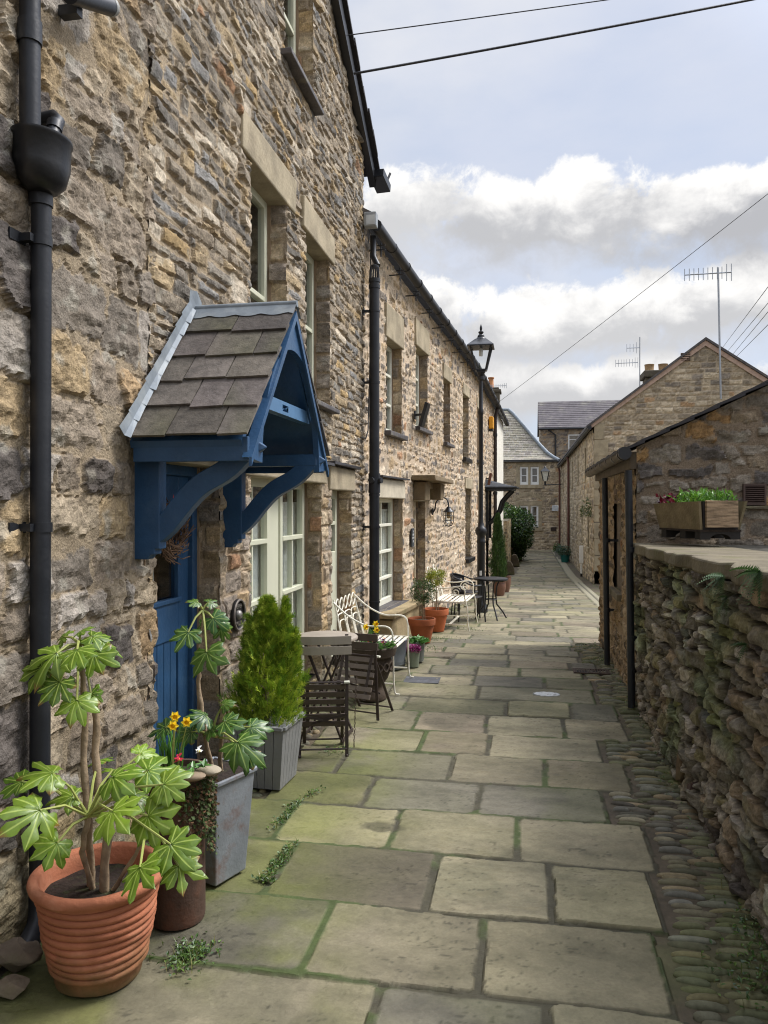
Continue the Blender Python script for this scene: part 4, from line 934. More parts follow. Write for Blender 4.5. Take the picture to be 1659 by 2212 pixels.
b=MB();b.tube([(x-.06,2.63,3.06),(x+.0,2.635,3.07),(x+.02,2.625,3.05),(x+.02,2.56,2.92)],.026,12);b.tube([(x+.016,2.615,3.035),(x+.02,2.60,3.0)],.030,12);b.build('inlet',M_pipe,t,smooth=True,origin=og)
for q in(1.52,2.57):
    b=MB();b.box(x-.06,x,2.49,2.52,q-.014,q+.014);b.box(x-.06,x-.045,2.44,2.53,q-.02,q+.02);b.build('bracket',M_pipe,t,origin=og)
t=thing('pipe_stub','short black pipe end with pale cap high on the boulder wall','pipe',(-1.72,2.75,3.4))
og=t.location
b=MB();pA=onX(150,-14,-1.70);pB=onX(236,14,-1.70);b.tube([pA,pB],.036,12);b.box(-1.80,-1.72,pA.y+.08,pA.y+.12,pA.z-.02,pA.z+.02);b.build('pipe',M_pipe,t,smooth=True,origin=og)
b=MB();b.tube([pB,pB+(pB-pA).normalized()*.02],.037,12);b.build('end_cap',mat('weathered_cap',(150,150,146),.6),t,smooth=True,origin=og)
# soil pipe at the corner between cottage and row
sx_,sy_=-1.675,8.46
t=thing('soil_pipe','tall black soil pipe with caged top on the corner of the cottage','pipe',(sx_,sy_,0))
og=t.location
b=MB();b.tube([(sx_,sy_,-.03),(sx_,sy_,2),(sx_,sy_,4.12)],.058,16)
for z in(4.05,4.12):b.tube([(sx_,sy_,z-.02),(sx_,sy_,z+.02)],.066,16)
for z in(3.78,2.98,1.36,1.9,1.72,.52):b.tube([(sx_,sy_,z-.012),(sx_,sy_,z+.012)],.064,16)
b.tube([(sx_,sy_,1.74),(sx_,sy_,1.96)],.068,16);b.tube([(sx_,sy_,1.88),(sx_+.09,sy_-.03,1.88)],.034,10);b.tube([(sx_,sy_,1.88),(sx_-.02,sy_-.10,1.88)],.034,10)
b.build('pipe',M_pipe,t,smooth=True,origin=og)
b=MB()
for k in range(12):
    a=k*math.pi/6;b.tube([(sx_+.055*math.cos(a),sy_+.055*math.sin(a),4.13),(sx_+.045*math.cos(a),sy_+.045*math.sin(a),4.27)],.007,5)
b.lathe([(.05,0),(.05,.02),(.02,.035),(0,.035)],14,(sx_,sy_,4.265));b.build('cage',M_black,t,smooth=True,origin=og)
b=MB();b.tube([(sx_+.03,sy_+.05,4.30),(sx_-.03,sy_+.10,4.42),(sx_-.04,sy_+.12,4.66)],.034,10);b.build('offset_pipe',M_pipe,t,smooth=True,origin=og)
for z in(3.78,2.98,1.36):
    b=MB();b.box(-1.80,sx_-.05,sy_-.02,sy_+.02,z-.012,z+.012);b.box(-1.81,-1.79,sy_-.03,sy_+.03,z-.04,z+.04);b.build('bracket',M_pipe,t,origin=og)
pts=[onX(px,py,-1.765) for px,py in((800,545),(803,640),(800,740),(797,850),(795,930),(790,948),(778,944))]
b=MB();b.tube(pts,.007,6);setp(b.build('cable',M_black,smooth=True),'thin black cable running down the cottage corner beside the soil pipe','cable')
# lead box and grey unit above the soil pipe
p=onX(797,478,-1.70)
t=thing('security_light','grey box light fixed under the cottage roof corner above the soil pipe','light',p)
b=MB();b.box(-.05,.09,-.05,.06,-.07,.09);b.build('housing',mat('grey_plastic',(150,154,156),.5),t,bevel=.012);b=MB();b.box(-.02,.08,-.056,-.05,-.055,.05);b.build('lens',mat('lens',(196,200,200),.2,bump=0),t);b=MB();b.tube([(0,.05,-.08),(-.02,.06,-.22)],.006,6);b.build('cable',M_black,t)
# ------------------------------------------------ porch canopy
t=thing('door_canopy','blue timber porch canopy with stone slates over the blue cottage door','canopy',(LX,3.93,1.9))
og=t.location
YC=3.93;HW=.69;ZE=1.915;ZR=2.64;SL=math.hypot(HW,ZR-ZE);DU=HW/SL;DZ=(ZR-ZE)/SL
M_ps=vmat('porch_slate',rough=.68,var=.42,scale=17,bump=.7,bscale=38,dist=.008,spec=.35)
for side in(-1,1):
    b=MB(fL);nr=5;ex=SL/nr
    for r in range(nr):
        n=.045
        ws=[[.20,.27,.16],[.26,.18,.19],[.15,.24,.24],[.21,.28,.14],[.30,.33,.0]][r] if side<0 else [.22,.2,.22]
        tot=sum(ws)
        for w in ws:
            if w<=0:continue
            w=w/tot*.565
            l0=r*ex-.02+rnd.uniform(-.014,.012);l1=min((r+1)*ex+.05,SL)
            th=.012
            def P(l,nn,o): # point on slope at distance l from the eave, offset o outward
                return(YC+side*(HW-l*DU+o*DZ),nn,ZE+l*DZ+o*DU)
            lift=.020;n1=n+w-.004
            j=[rnd.uniform(-.006,.006) for _ in range(4)]
            A=[P(l0+j[0],n+.002,lift),P(l0+j[1],n1,lift),P(l1,n1+j[2]*.5,.002),P(l1,n+.002,.002)]
            Bq=[P(l0+j[0],n+.002,lift+th),P(l0+j[1],n1,lift+th),P(l1,n1+j[2]*.5,.002+th),P(l1,n+.002,.002+th)]
            c=tuple(np.array(lin((92,86,81)))*rnd.uniform(.62,1.25)*np.array([1,rnd.uniform(.96,1.0),rnd.uniform(.88,1.0)]))
            b.add(A+Bq,[(0,1,2,3),(7,6,5,4),(0,4,5,1),(1,5,6,2),(2,6,7,3),(3,7,4,0)],col=c)
            n+=w
            for vi in(0,1,4,5):
                if rnd.random()<.14:b.c[-8+vi]=tuple(.6*q+.4*m_ for q,m_ in zip(c,lin((84,86,50))))
                elif rnd.random()<.4:b.c[-8+vi]=tuple(q*1.35 for q in c)
    b.build('slate_roof',M_ps,t,origin=og,colored=True)
    # soffit boards under the slates
    b=MB(fL);f=lambda p,q,a:(p,a,q)
    b.prism([(YC+side*(HW-.02),ZE-.02),(YC,ZR-.02),(YC,ZR-.045),(YC+side*(HW-.03),ZE-.05)],f,.02,.56);b.build('soffit',M_blue,t,origin=og)
    b=MB(fL);u=YC+side*(HW-.045);b.box(u-.014,u+.014,.03,.585,ZE-.115,ZE-.005);b.build('fascia',M_blue,t,origin=og,bevel=.004)
    # bargeboard with arched inner edge
    b=MB(fL);K=14
    out=[(YC+side*(HW-.01)*(1-i/K),ZE-.10*(1-i/K)+(ZR-ZE-.01)*(i/K)) for i in range(K+1)]
    inn=[]
    for i in range(K+1):
        s=i/K;ang=s*math.pi/2
        u=YC+side*(.50*math.cos(ang));z=1.80+.62*math.sin(ang)
        inn.append((u,z))
    vs_=[(p[0],n,p[1]) for n in(.565,.598) for p in out+inn];m_=2*(K+1);fs=[]
    for i in range(K):
        a,a2,c,c2=i,i+1,K+1+i,K+2+i
        fs+=[(a,a2,c2,c),(m_+a,m_+c,m_+c2,m_+a2),(a,m_+a,m_+a2,a2),(c,c2,m_+c2,m_+c)]
    fs+=[(0,K+1,m_+K+1,m_)]
    b.add(vs_,fs);b.build('bargeboard',M_blue,t,origin=og)
    b=MB(fL)
    b.add([(p[0],n,p[1]+dz_) for n in(.598,.612) for p,dz_ in((out[0],0),(out[-1],0),(out[-1],-.05),(out[0],-.04))],[(0,1,2,3),(7,6,5,4),(0,4,5,1),(1,5,6,2),(2,6,7,3),(3,7,4,0)])
    b.build('edge_moulding',M_blue,t,origin=og)
    # bracket: wall post, rail with pointed end, S-curved brace
    u=YC+side*.53
    b=MB(fL);f2_=lambda p,q,a:(a,p,q)
    b.prism([(-.02,1.345),(.05,1.345),(.065,1.365),(.09,1.37),(.09,1.395),(.115,1.395),(.115,1.85),(-.02,1.85)],f2_,u-.036,u+.036)
    b.box(u-.036,u+.036,0,.58,1.835,1.905)
    b.add([(u-.036,.58,1.835),(u+.036,.58,1.835),(u+.036,.58,1.905),(u-.036,.58,1.905),(u,.635,1.87)],[(0,1,4),(1,2,4),(2,3,4),(3,0,4)])
    pts=[]
    for i in range(17):
        s=i/16;n=.08+.46*s;z=1.455+.41*float(np.interp(s,[0,.1,.3,.5,.7,.85,1],[.02,.07,.37,.60,.70,.80,1.0]));pts.append((n,z))
    for _ in range(3):pts=[pts[0]]+[tuple((pts[i-1][q]+2*pts[i][q]+pts[i+1][q])/4 for q in(0,1)) for i in range(1,16)]+[pts[-1]]
    up=[];lo=[]
    for i,(n,z) in enumerate(pts):
        q=pts[min(i+1,16)];p_=pts[max(i-1,0)];d=Vector((q[0]-p_[0],q[1]-p_[1])).normalized();w=.050
        up.append((n-d.y*w,z+d.x*w));lo.append((n+d.y*w,z-d.x*w))
    b.prism(up+lo[::-1],f2_,u-.034,u+.034);b.build('bracket',M_blue,t,origin=og,bevel=.005)
b=MB(fL);b.box(YC-.46,YC-.05,.50,.55,2.08,2.15);b.box(YC+.05,YC+.46,.50,.55,2.08,2.15);b.box(YC-.05,YC+.05,.50,.55,2.08,2.098);b.box(YC-.05,YC+.05,.50,.55,2.132,2.15)
for s in(-1,1):b.add([(YC+s*.05,n,z) for n in(.5,.55) for z in(2.098,2.132)]+[(YC+s*.022,n,2.115) for n in(.5,.55)],[(0,1,3,2),(0,2,5,4),(1,4,5,3)])
b.build('collar_beam',mat('pale_blue_paint',(84,120,154),.45,var=.08,bump=.05),t,origin=og)
# lead ridge with scalloped hem and lead flashing up the wall
b=MB(fL);K=40
for side in(-1,1):
    vs_=[];n_=K+1
    for i in range(n_):
        n=.0+.615*i/K;hem=.085+.02*abs(math.sin(math.pi*n/.145))
        vs_+=[(YC,n,ZR+.045),(YC+side*hem*DU,n,ZR+.036-hem*DZ)]
    b.add(vs_,[(2*i,2*i+1,2*i+3,2*i+2) for i in range(K)])
b.tube([(YC,0,ZR+.03),(YC,.615,ZR+.03)],.018,10);b.build('lead_ridge',M_lead,t,origin=og,smooth=True,fix=False)
b=MB(fL)
for side in(-1,1):
    K=9
    for i in range(K):
        l0=-.05+(SL+.02)*i/K;l1=-.05+(SL+.02)*(i+1.12)/K
        def P(l,nn,o):return(YC+side*(HW-l*DU+o*DZ),nn,ZE+l*DZ+o*DU)
        q=rnd.uniform(0,.012);b.add([P(l0,.060+q,.036),P(l1,.060,.034),P(l1,.045,.050),P(l0,.045,.052),P(l0,.042,.095+q),P(l1,.042,.092)],[(0,1,2,3),(3,2,5,4)])
b.add([(YC-.09,.04,ZR-.04),(YC+.08,.04,ZR+.0),(YC+.07,.045,ZR+.08),(YC+.0,.05,ZR+.125),(YC-.08,.045,ZR+.11)],[(0,1,2,3,4)])
b.build('lead_flashing',M_lead,t,origin=og,fix=False)
# twig wreath on the door
t=thing('wreath','brown twig wreath with red bow hanging on the blue door','wreath',(LX-.12,3.87,1.47))
g=np.random.default_rng(4);b=MB()
for i in range(420):
    a=g.uniform(0,2*math.pi);rr=.125+g.normal(0,.022);o=g.normal(0,.02);d=g.uniform(.03,.06);k=g.normal(0,.35)
    p=Vector((.03+o+.015,rr*math.cos(a),rr*math.sin(a)));q=p+Vector((g.normal(0,.015)+.01,-math.sin(a+k)*d,math.cos(a+k)*d))
    c=tuple(np.array(lin((112,88,68)))*g.uniform(.5,1.5));b.bar(p,q,.004,.004,col=c)
b.build('twigs',vmat('twig',var=.2,bump=0),t,colored=True,fix=False)
b=MB()
for s in(-1,1):
    b.add([(.07,0,.15),(.085,s*.05,.19),(.08,s*.06,.13),(.065,s*.02,.13)],[(0,1,2,3)]);b.add([(.07,0,.15),(.08,s*.03,.03),(.08,s*.05,.035)],[(0,1,2)])
b.build('bow',mat('red_ribbon',(176,64,66),.7),t,fix=False)
# round cast name plaque
p=onX(509,1328,-1.79)
t=thing('name_plaque','round black cast name plaque on the stones between door and window','plaque',(-1.785,p.y,p.z))
b=MB();seg=32
M_x=Matrix(((0,0,1,0),(0,1,0,0),(1,0,0,0),(0,0,0,1)));b.M=M_x
b.lathe([(0,0),(.098,0),(.102,.01),(.098,.022),(.088,.022),(.084,.012),(0,.012)],seg)
b.build('disc',mat('cast_black',(36,34,34),.5,metal=.2,var=.25,scale=20),t,smooth=True)
b=MB(M_x);b.tube([(.093*math.cos(a),.093*math.sin(a),.022) for a in [2*math.pi*i/32 for i in range(32)]],.007,6,closed=True);b.build('rim',mat('worn_rim',(120,112,104),.6,metal=.3),t,smooth=True)
b=MB(M_x);b.lathe([(.03,.012),(.028,.026),(.018,.034),(0,.036)],14,(0,0,0));b.lathe([(.008,.02),(.0,.06)],8,(.0,.0,.0));b.build('boss',mat('worn_boss',(150,146,140),.4,metal=.5),t,smooth=True)
def text(s,parent,name,m,loc,size,rot,ext=.002,label=None):
    cu=bpy.data.curves.new(name,'FONT');cu.body=s;cu.size=size;cu.extrude=ext;cu.align_x='CENTER';cu.align_y='CENTER'
    o=bpy.data.objects.new(name,cu);COL.objects.link(o);o.parent=parent;o.location=loc;o.rotation_euler=rot;bpy.context.view_layer.update();dg=bpy.context.evaluated_depsgraph_get();me=bpy.data.meshes.new_from_object(o.evaluated_get(dg));bpy.data.objects.remove(o);o=link(name,me,m,parent);o.location=loc;o.rotation_euler=rot;return o
M_let=mat('raised_letter',(126,120,112),.5,metal=.3)
text('PEPPER',t,'lettering',M_let,(.015,0,.052),.036,(R(90),0,R(90)))
text('MILL',t,'lettering',M_let,(.015,0,-.055),.042,(R(90),0,R(90)))
# things on the row
def on1(px,py,out=0):
    s,z=s1(px,py);return Vector((P0[0]+U1[0]*s+N1[0]*out,P0[1]+U1[1]*s+N1[1]*out,z))
def on2(px,py,out=0):
    s,z=s2(px,py);return Vector((P1[0]+U2[0]*s+N2[0]*out,P1[1]+U2[1]*s+N2[1]*out,z))
rz1=math.atan2(-U1[0],U1[1])
p=on1(886.5,1161,.02)
t=thing('house_sign','slate house sign with white lettering on the stones beside the row window','sign',p,rz1)
b=MB();b.box(0,.022,-.075,.075,-.13,.13);b.build('slate_plate',mat('sign_slate',(62,66,70),.5),t,bevel=.004)
b=MB()
for z,n in((.085,1),(.04,3),(-.005,4),(-.055,2)):
    for i in range(n):
        y=(i-(n-1)/2)*.03;b.box(.022,.025,y-.010,y-.004,z-.015,z+.015);b.box(.022,.025,y-.004,y+.009,z+.008,z+.014);b.box(.022,.025,y-.004,y+.007,z-.004,z+.002)
b.build('lettering',M_white,t)
p=on1(929,1105,.03)
t=thing('wall_lantern','black caged swan-neck lantern on the pink rubble wall beside the stone hood','lamp',p,rz1)
b=MB();b.lathe([(0,0),(.055,0),(.055,.02),(0,.02)],14);b.v=[(q[2],q[1],q[0]) for q in b.v]
b.tube([(.01,0,-.03),(.05,0,.04),(.06,0,.13),(.10,0,.20),(.17,0,.23),(.24,0,.20),(.27,0,.12),(.27,0,.06)],.011,8);b.build('arm',M_black,t,smooth=True)
b=MB();b.lathe([(.0,.08),(.03,.075),(.045,.04),(.09,.0),(.085,-.01),(.03,.01)],16,(.27,0,.0));b.build('shade',M_black,t,smooth=True)
b=MB()
for k in range(6):
    a=k*math.pi/3;b.tube([(.27+.075*math.cos(a),.075*math.sin(a),0),(.27+.078*math.cos(a),.078*math.sin(a),-.16),(.27+.05*math.cos(a),.05*math.sin(a),-.22),(.27,0,-.235)],.006,5)
for z in(-.06,-.14):b.tube([(.27+.079*math.cos(a),.079*math.sin(a),z) for a in [2*math.pi*i/16 for i in range(16)]],.005,5,closed=True)
b.build('cage',M_black,t,smooth=True)
b=MB();b.lathe([(.04,.0),(.055,-.06),(.05,-.16),(0,-.2)],14,(.27,0,0));b.build('glass',M_glass,t,smooth=True)
b=MB();b.lathe([(.02,.0),(.028,-.06),(.02,-.10),(0,-.11)],10,(.27,0,0));b.build('bulb',mat('amber_bulb',(170,140,96),.3,bump=0),t,smooth=True)
p=on1(892,897,.02)
t=thing('floodlight','black angled floodlight on the row wall between two upper windows','light',p,rz1)
b=MB();b.box(0,.02,-.05,.05,-.06,.06);b.bar((.01,0,0),(.13,0,.01),.03,.03);b.build('bracket',M_black,t)
b=MB();b.bar((.10,.0,-.17),(.20,.0,.17),.19,.05,up=(1,0,0));b.build('head',M_black,t,bevel=.008)
p=on2(1055,911,.02)
rz2=math.atan2(-U2[0],U2[1])
t=thing('alarm_box','small orange alarm box high on the row wall past the lamp post','alarm',p,rz2)
b=MB();b.box(0,.12,-.14,.14,-.20,.13);b.build('cover',mat('orange_plastic',(226,160,40),.4,bump=0),t,bevel=.03);b=MB();b.box(0,.10,-.10,.10,-.26,-.20);b.build('base',M_black,t,bevel=.01)
p=on2(1047,1034,.02);t=thing('wall_light','small brown box light above the black door canopy','light',p,rz2)
b=MB();b.bar((.0,0,0),(.10,0,.0),.03,.03);b.build('arm',M_black,t);b=MB();b.bar((.08,0,-.16),(.14,0,.14),.16,.06,up=(1,0,0));b.build('head',mat('rust_brown',(96,60,42),.6),t,bevel=.01)
p=on2(1064.5,1000,.07)
t=thing('downpipe','dark downpipe from the gutter end beside the white rendered house','drainpipe',(p.x,p.y,-.6))
og=t.location
b=MB();b.tube([(p.x+.07,p.y,4.38),(p.x+.02,p.y,4.2),(p.x,p.y,4.05),(p.x,p.y,-.62)],.05,10);b.build('pipe',mat('brown_pipe',(52,42,38),.5),t,smooth=True,origin=og)
for z in(3.6,1.95,.4):
    b=MB();b.tube([(p.x,p.y,z-.04),(p.x,p.y,z+.04)],.062,10);b.build('collar',M_black,t,smooth=True,origin=og)
# black flat door canopy further along the row
s0=s2(1049,1066)[0]
t=thing('door_canopy','black flat door canopy with two curved brackets near the lamp post','canopy',(P1[0]+U2[0]*s0,P1[1]+U2[1]*s0,1.3),rz2)
zt=s2(1049,1060)[1]-1.3
b=MB();b.box(0,.72,-.12,1.05,zt,zt+.06);b.box(0,.80,-.18,1.1,zt+.06,zt+.10);b.add([(0,-.18,zt+.10),(.8,-.18,zt+.10),(.8,1.1,zt+.10),(0,1.1,zt+.10),(0,-.05,zt+.3),(.15,.3,zt+.22),(.15,.8,zt+.22),(0,.95,zt+.3)],[(0,1,5,4),(1,2,6,5),(2,3,7,6),(4,5,6,7)]);b.build('roof',mat('black_lead',(54,58,64),.5,metal=.2,var=.2),t,bevel=.01)
for y in(0,.9):
    b=MB();b.box(0,.07,y-.04,y+.04,zt-1.25,zt)
    P_=[(.05,zt-.85),(.2,zt-.72),(.34,zt-.5),(.40,zt-.28),(.55,zt-.1),(.66,zt)]
    b.tube([(a,y,c) for a,c in P_],.042,4);b.build('bracket',M_black,t,bevel=.006)
# shed pipes, vent, trough
for (px,y0_,y1_,D0,lab) in((1309,1032,1443,7.75,'black shed downpipe further from the camera, by the drain grate'),(1361,1016,1530,6.1,'black shed downpipe nearer the coping, standing at the wall corner')):
    tt=(px-CX)/F;X=D0*(tt*CA-SA);Y=D0*(tt*SA+CA);ztop=EYE-(y0_-HY)/F*D0
    t=thing('drainpipe',lab,'drainpipe',(X,Y,0),group='black pipes on the shed wall')
    b=MB();b.tube([(-.012,0,ztop),(0,0,ztop*.5),(.012,0,.0)],.029,12);b.build('pipe',M_pipe,t,smooth=True)
    for z in(.55,1.25):
        b=MB();b.tube([(.01,0,z-.02),(.01,0,z+.02)],.034,12);b.box(.0,.12,-.012,.012,z-.012,z+.012);b.build('bracket',M_pipe,t,smooth=True)
p=onY(1629,1068,SY-.02)
t=thing('air_brick','brown louvred air vent in the shed gable right of the trough','vent',(p.x,SY-.01,p.z))
b=MB();m_=.085
b.box(-m_,m_,-.035,0,m_-.016,m_);b.box(-m_,m_,-.035,0,-m_,-m_+.016);b.box(-m_,-m_+.014,-.035,0,-m_+.016,m_-.016);b.box(m_-.014,m_,-.035,0,-m_+.016,m_-.016);b.build('frame',mat('brown_vent',(82,64,56),.6),t)
b=MB()
for i in range(9):z=-m_+.022+i*.0155;b.add([(-m_+.014,-.008,z+.012),(m_-.014,-.008,z+.012),(m_-.014,-.034,z),(-m_+.014,-.034,z),(-m_+.014,-.008,z+.009),(m_-.014,-.008,z+.009),(m_-.014,-.034,z-.003),(-m_+.014,-.034,z-.003)],[(0,1,2,3),(7,6,5,4),(3,2,6,7)])
b.build('louvre',bpy.data.materials['brown_vent'],t);b=MB();b.box(-m_+.01,m_-.01,-.006,0,-m_+.01,m_-.01);b.build('back_plate',M_dark,t)
b=MB();b.box(p.x-.12,p.x+.12,SY-.07,SY,p.z-.115,p.z-.09,j=.006);b.build('ledge',M_cope,t,origin=t.location)
def plane_planter():
    ang=math.atan2(.49,-.182)-math.pi/2
    t=thing('trough_planter','weathered wooden trough planter on arched feet on the coping','planter',(1.25,6.02,1.36),ang)
    L_,W_,H_=.27,.155,.20
    M_tr=mat('mossy_trough',(118,104,78),.9,var=.25,scale=12,bump=.5,stain=(92,92,60),stain_amt=.6)
    M_wd=mat('split_wood',(140,118,92),.9,var=.55,scale=7,bump=.6,bscale=25,stretch=(1,1,9))
    b=MB()
    def slab(a,bq,th=.02):pass
    tx=.035
    b.add([(-W_,-L_,.07),(-W_,L_,.07),(-W_-tx,L_+tx,.07+H_*.92),(-W_-tx,-L_-tx,.07+H_),(-W_+.02,-L_,.07),(-W_+.02,L_,.07),(-W_-tx+.02,L_+tx,.07+H_*.92),(-W_-tx+.02,-L_-tx,.07+H_)],[(0,1,2,3),(7,6,5,4),(3,2,6,7),(0,3,7,4),(1,5,6,2),(0,4,5,1)])
    b.build('side_board',M_tr,t)
    b=MB();b.add([(W_,-L_,.07),(W_,L_,.07),(W_+tx,L_+tx,.07+H_),(W_+tx,-L_-tx,.07+H_),(W_-.02,-L_,.07),(W_-.02,L_,.07),(W_+tx-.02,L_+tx,.07+H_),(W_+tx-.02,-L_-tx,.07+H_)],[(0,1,2,3),(7,6,5,4),(3,2,6,7),(0,3,7,4),(1,5,6,2),(0,4,5,1)]);b.build('side_board',M_tr,t)
    b=MB();b.box(-W_+.02,W_-.02,-L_-.004,-L_+.02,.055,.07+H_)
    b.build('backing_board',mat('tarred_board',(34,28,26),.8),t)
    b=MB();b.box(-W_+.035,W_-.035,-L_-.03,-L_-.004,.085,.07+H_+.005,j=.003);b.build('end_panel',M_wd,t)
    b=MB();b.box(-W_+.02,W_-.02,L_-.02,L_,.06,.07+H_);b.build('end_panel',M_tr,t)
    b=MB();b.box(-W_-.004,W_+.004,-L_-.01,L_,.055,.07);b.box(-W_,W_,-L_+.03,L_-.02,.07,.07+H_*.85);b.build('soil',mat('potting_soil',(46,36,28),.95,var=.3,scale=40,bump=.6),t)
    for y in(-L_+.03,-.05,L_-.06):
        b=MB();K=10;pl=[(-W_,.055),(-W_,.0),(-W_+.05,0)]+[(-.08*math.cos(math.pi*i/K),.045*math.sin(math.pi*i/K)*.9) for i in range(K+1)]+[(W_-.05,0),(W_,0),(W_,.055)]
        b.prism(pl,lambda p,q,a:(p,a,q),y-.035,y+.035);b.build('foot',mat('tarred_foot',(40,36,32),.85) if 'tarred_foot' not in bpy.data.materials else bpy.data.materials['tarred_foot'],t)
    return t
trough=plane_planter()
# grates and covers in the paving
def flat(px,py):p=ground(px,py);return p
M_iron=mat('rusty_iron',(74,60,50),.75,metal=.3,var=.3,scale=14,bump=.4)
p=flat(1277,1449);t=thing('drain_grate','rusty iron drain grate in the paving at the foot of the downpipe','grate',(p.x,p.y,p.z-.012))
b=MB();b.box(-.17,.17,-.10,.10,-.01,.0);b.build('frame_tray',M_dark,t)
b=MB();b.box(-.17,.17,-.10,-.08,0,.012);b.box(-.17,.17,.08,.10,0,.012);b.box(-.17,-.15,-.08,.08,0,.012);b.box(.15,.17,-.08,.08,0,.012)
for i in range(12):x=-.14+i*.0255;b.box(x-.006,x+.006,-.08,.08,0,.010)
b.build('grille',M_iron,t)
p=flat(903,1466);b=MB();b.box(-.20,.20,-.13,.13,-.01,.010,j=.004);o=b.build('access_cover',mat('blue_slate_cover',(84,84,86),.75,var=.2,scale=8,bump=.3,stain=(120,126,134),stain_scale=18,stain_amt=.35));o.location=(p.x,p.y,p.z-.017);setp(o,'flat blue-grey slate cover in the paving below the white bench foot','cover')
p=flat(1181,1497);b=MB();K=28;b.add([(.11*math.cos(2*math.pi*i/K)*(1+.08*math.sin(3*i)),.075*math.sin(2*math.pi*i/K)*(1+.10*math.cos(2.3*i)),.004*0+.006) for i in range(K)],[tuple(range(K))]);b.add([(.112*math.cos(2*math.pi*i/K)*(1+.08*math.sin(3*i)),.077*math.sin(2*math.pi*i/K)*(1+.10*math.cos(2.3*i)),z) for z in(-.01,.005) for i in range(K)],[(i,(i+1)%K,K+(i+1)%K,K+i) for i in range(K)])
o=b.build('metal_cover',mat('pale_metal_cover',(196,198,198),.5,metal=.1,var=.3,scale=25,bump=.5,stain=(84,82,76),stain_scale=22,stain_amt=.9));o.location=(p.x,p.y,p.z-.013);setp(o,'small pale oval metal cover set in one flagstone','cover')
# ================================================================== lamp post
lp=ground(1039,1321.5)
t=thing('street_lamp','tall black cast-iron lamp post with four-sided glass lantern','street lamp',(lp.x,lp.y,lp.z))
HT=EYE+(HY-697)/F*12.5-lp.z;zk=EYE-(1149-HY)/F*12.5-lp.z
b=MB();b.lathe([(.115,0),(.115,.05),(.10,.07),(.10,.12),(.075,.16),(.066,.22),(.066,zk-.22),(.075,zk-.2),(.075,zk-.17),(.066,zk-.15),(.066,zk-.08),(.09,zk-.05),(.10,zk),(.085,zk+.05),(.06,zk+.07),(.045,zk+.14),(.037,zk+.2),(.033,HT-1.45),(.045,HT-1.42),(.045,HT-1.35),(.034,HT-1.33),(.032,HT-.86),(.06,HT-.84),(.06,HT-.79),(.03,HT-.77)],18)
b.build('post',M_black,t,smooth=True)
zb=HT-.68;zt_=HT-.28;wb,wt=.085,.175
b=MB()
for sx,sy in((-1,-1),(1,-1),(1,1),(-1,1)):b.bar((sx*wb,sy*wb,zb),(sx*wt,sy*wt,zt_),.022,.022)
for h,z in((wb,zb),(wt,zt_)):
    for i in range(4):
        c_=[(-1,-1),(1,-1),(1,1),(-1,1)];a_=c_[i];d_=c_[(i+1)%4];b.bar((a_[0]*h,a_[1]*h,z),(d_[0]*h,d_[1]*h,z),.022,.022)
b.box(-.07,.07,-.07,.07,zb-.04,zb);b.lathe([(.03,0),(.05,.04),(.065,.08)],12,(0,0,zb-.12));b.build('lantern_frame',M_black,t)
b=MB();b.frustum(wt+.045,.09,zt_,zt_+.12);b.frustum(wt+.045,wt+.045,zt_-.02,zt_)
b.lathe([(.085,.12),(.075,.15),(.055,.16),(.06,.18),(.045,.20),(.03,.215),(.045,.235),(.045,.25),(.015,.27),(.022,.30),(.02,.33),(.0,.39)],14,(0,0,zt_));b.build('cap',M_black,t,smooth=True)
b=MB()
for i in range(4):
    c_=[(-1,-1),(1,-1),(1,1),(-1,1)];a_=c_[i];d_=c_[(i+1)%4];e=.985
    b.add([(a_[0]*wb*e,a_[1]*wb*e,zb),(d_[0]*wb*e,d_[1]*wb*e,zb),(d_[0]*wt*e,d_[1]*wt*e,zt_),(a_[0]*wt*e,a_[1]*wt*e,zt_)],[(0,1,2,3)])
b.build('lantern_glass',glassmat('lantern_pane',(.94,.95,.95)),t,fix=False)
b=MB();b.lathe([(.03,0),(.035,.05),(.03,.12),(.01,.14)],12,(0,0,zt_-.16));b.build('gas_mantle',M_white,t,smooth=True)
b=MB();b.box(-.02,.02,-.072,-.064,.62,.70);b.build('sticker',M_white,t)
# lantern on bracket at the far end
p=onY(1177.5,1022,40.2)
t=thing('wall_lamp','black street lantern on a wall bracket at the far end of the alley','lamp',p)
b=MB();b.tube([(0,0,-.6),(1.0+.0,0,-.56)],.025,6);b.tube([(0,0,-.62),(0,0,-.42)],.05,8);b.build('bracket',M_black,t)
b=MB()
for sx,sy in((-1,-1),(1,-1),(1,1),(-1,1)):b.bar((sx*.09,sy*.09,-.4),(sx*.19,sy*.19,.08),.03,.03)
b.frustum(.24,.10,.08,.24);b.lathe([(.09,.24),(.06,.3),(.03,.34),(.0,.46)],10);b.build('lantern_frame',M_black,t)
b=MB();b.frustum(.085,.18,-.4,.08);b.build('lantern_glass',mat('opal_glass',(222,220,205),.3,bump=0),t)
# plates on the end house
p=onY(1195.5,1143,FY-.05);b=MB();b.box(-.15,.15,-.03,0,-.10,.10);o=b.build('wall_plate',mat('brown_plate',(58,46,40),.6),bevel=.01);o.location=p;setp(o,'small dark brown plate low on the end house wall','plate')
p=onY(1199,1098,FY-.05);b=MB();b.box(-.17,.17,-.06,0,-.15,.15);o=b.build('wall_box',mat('white_box',(206,212,216),.5),bevel=.02);o.location=p;setp(o,'pale box on the end house wall beside the right window','box')
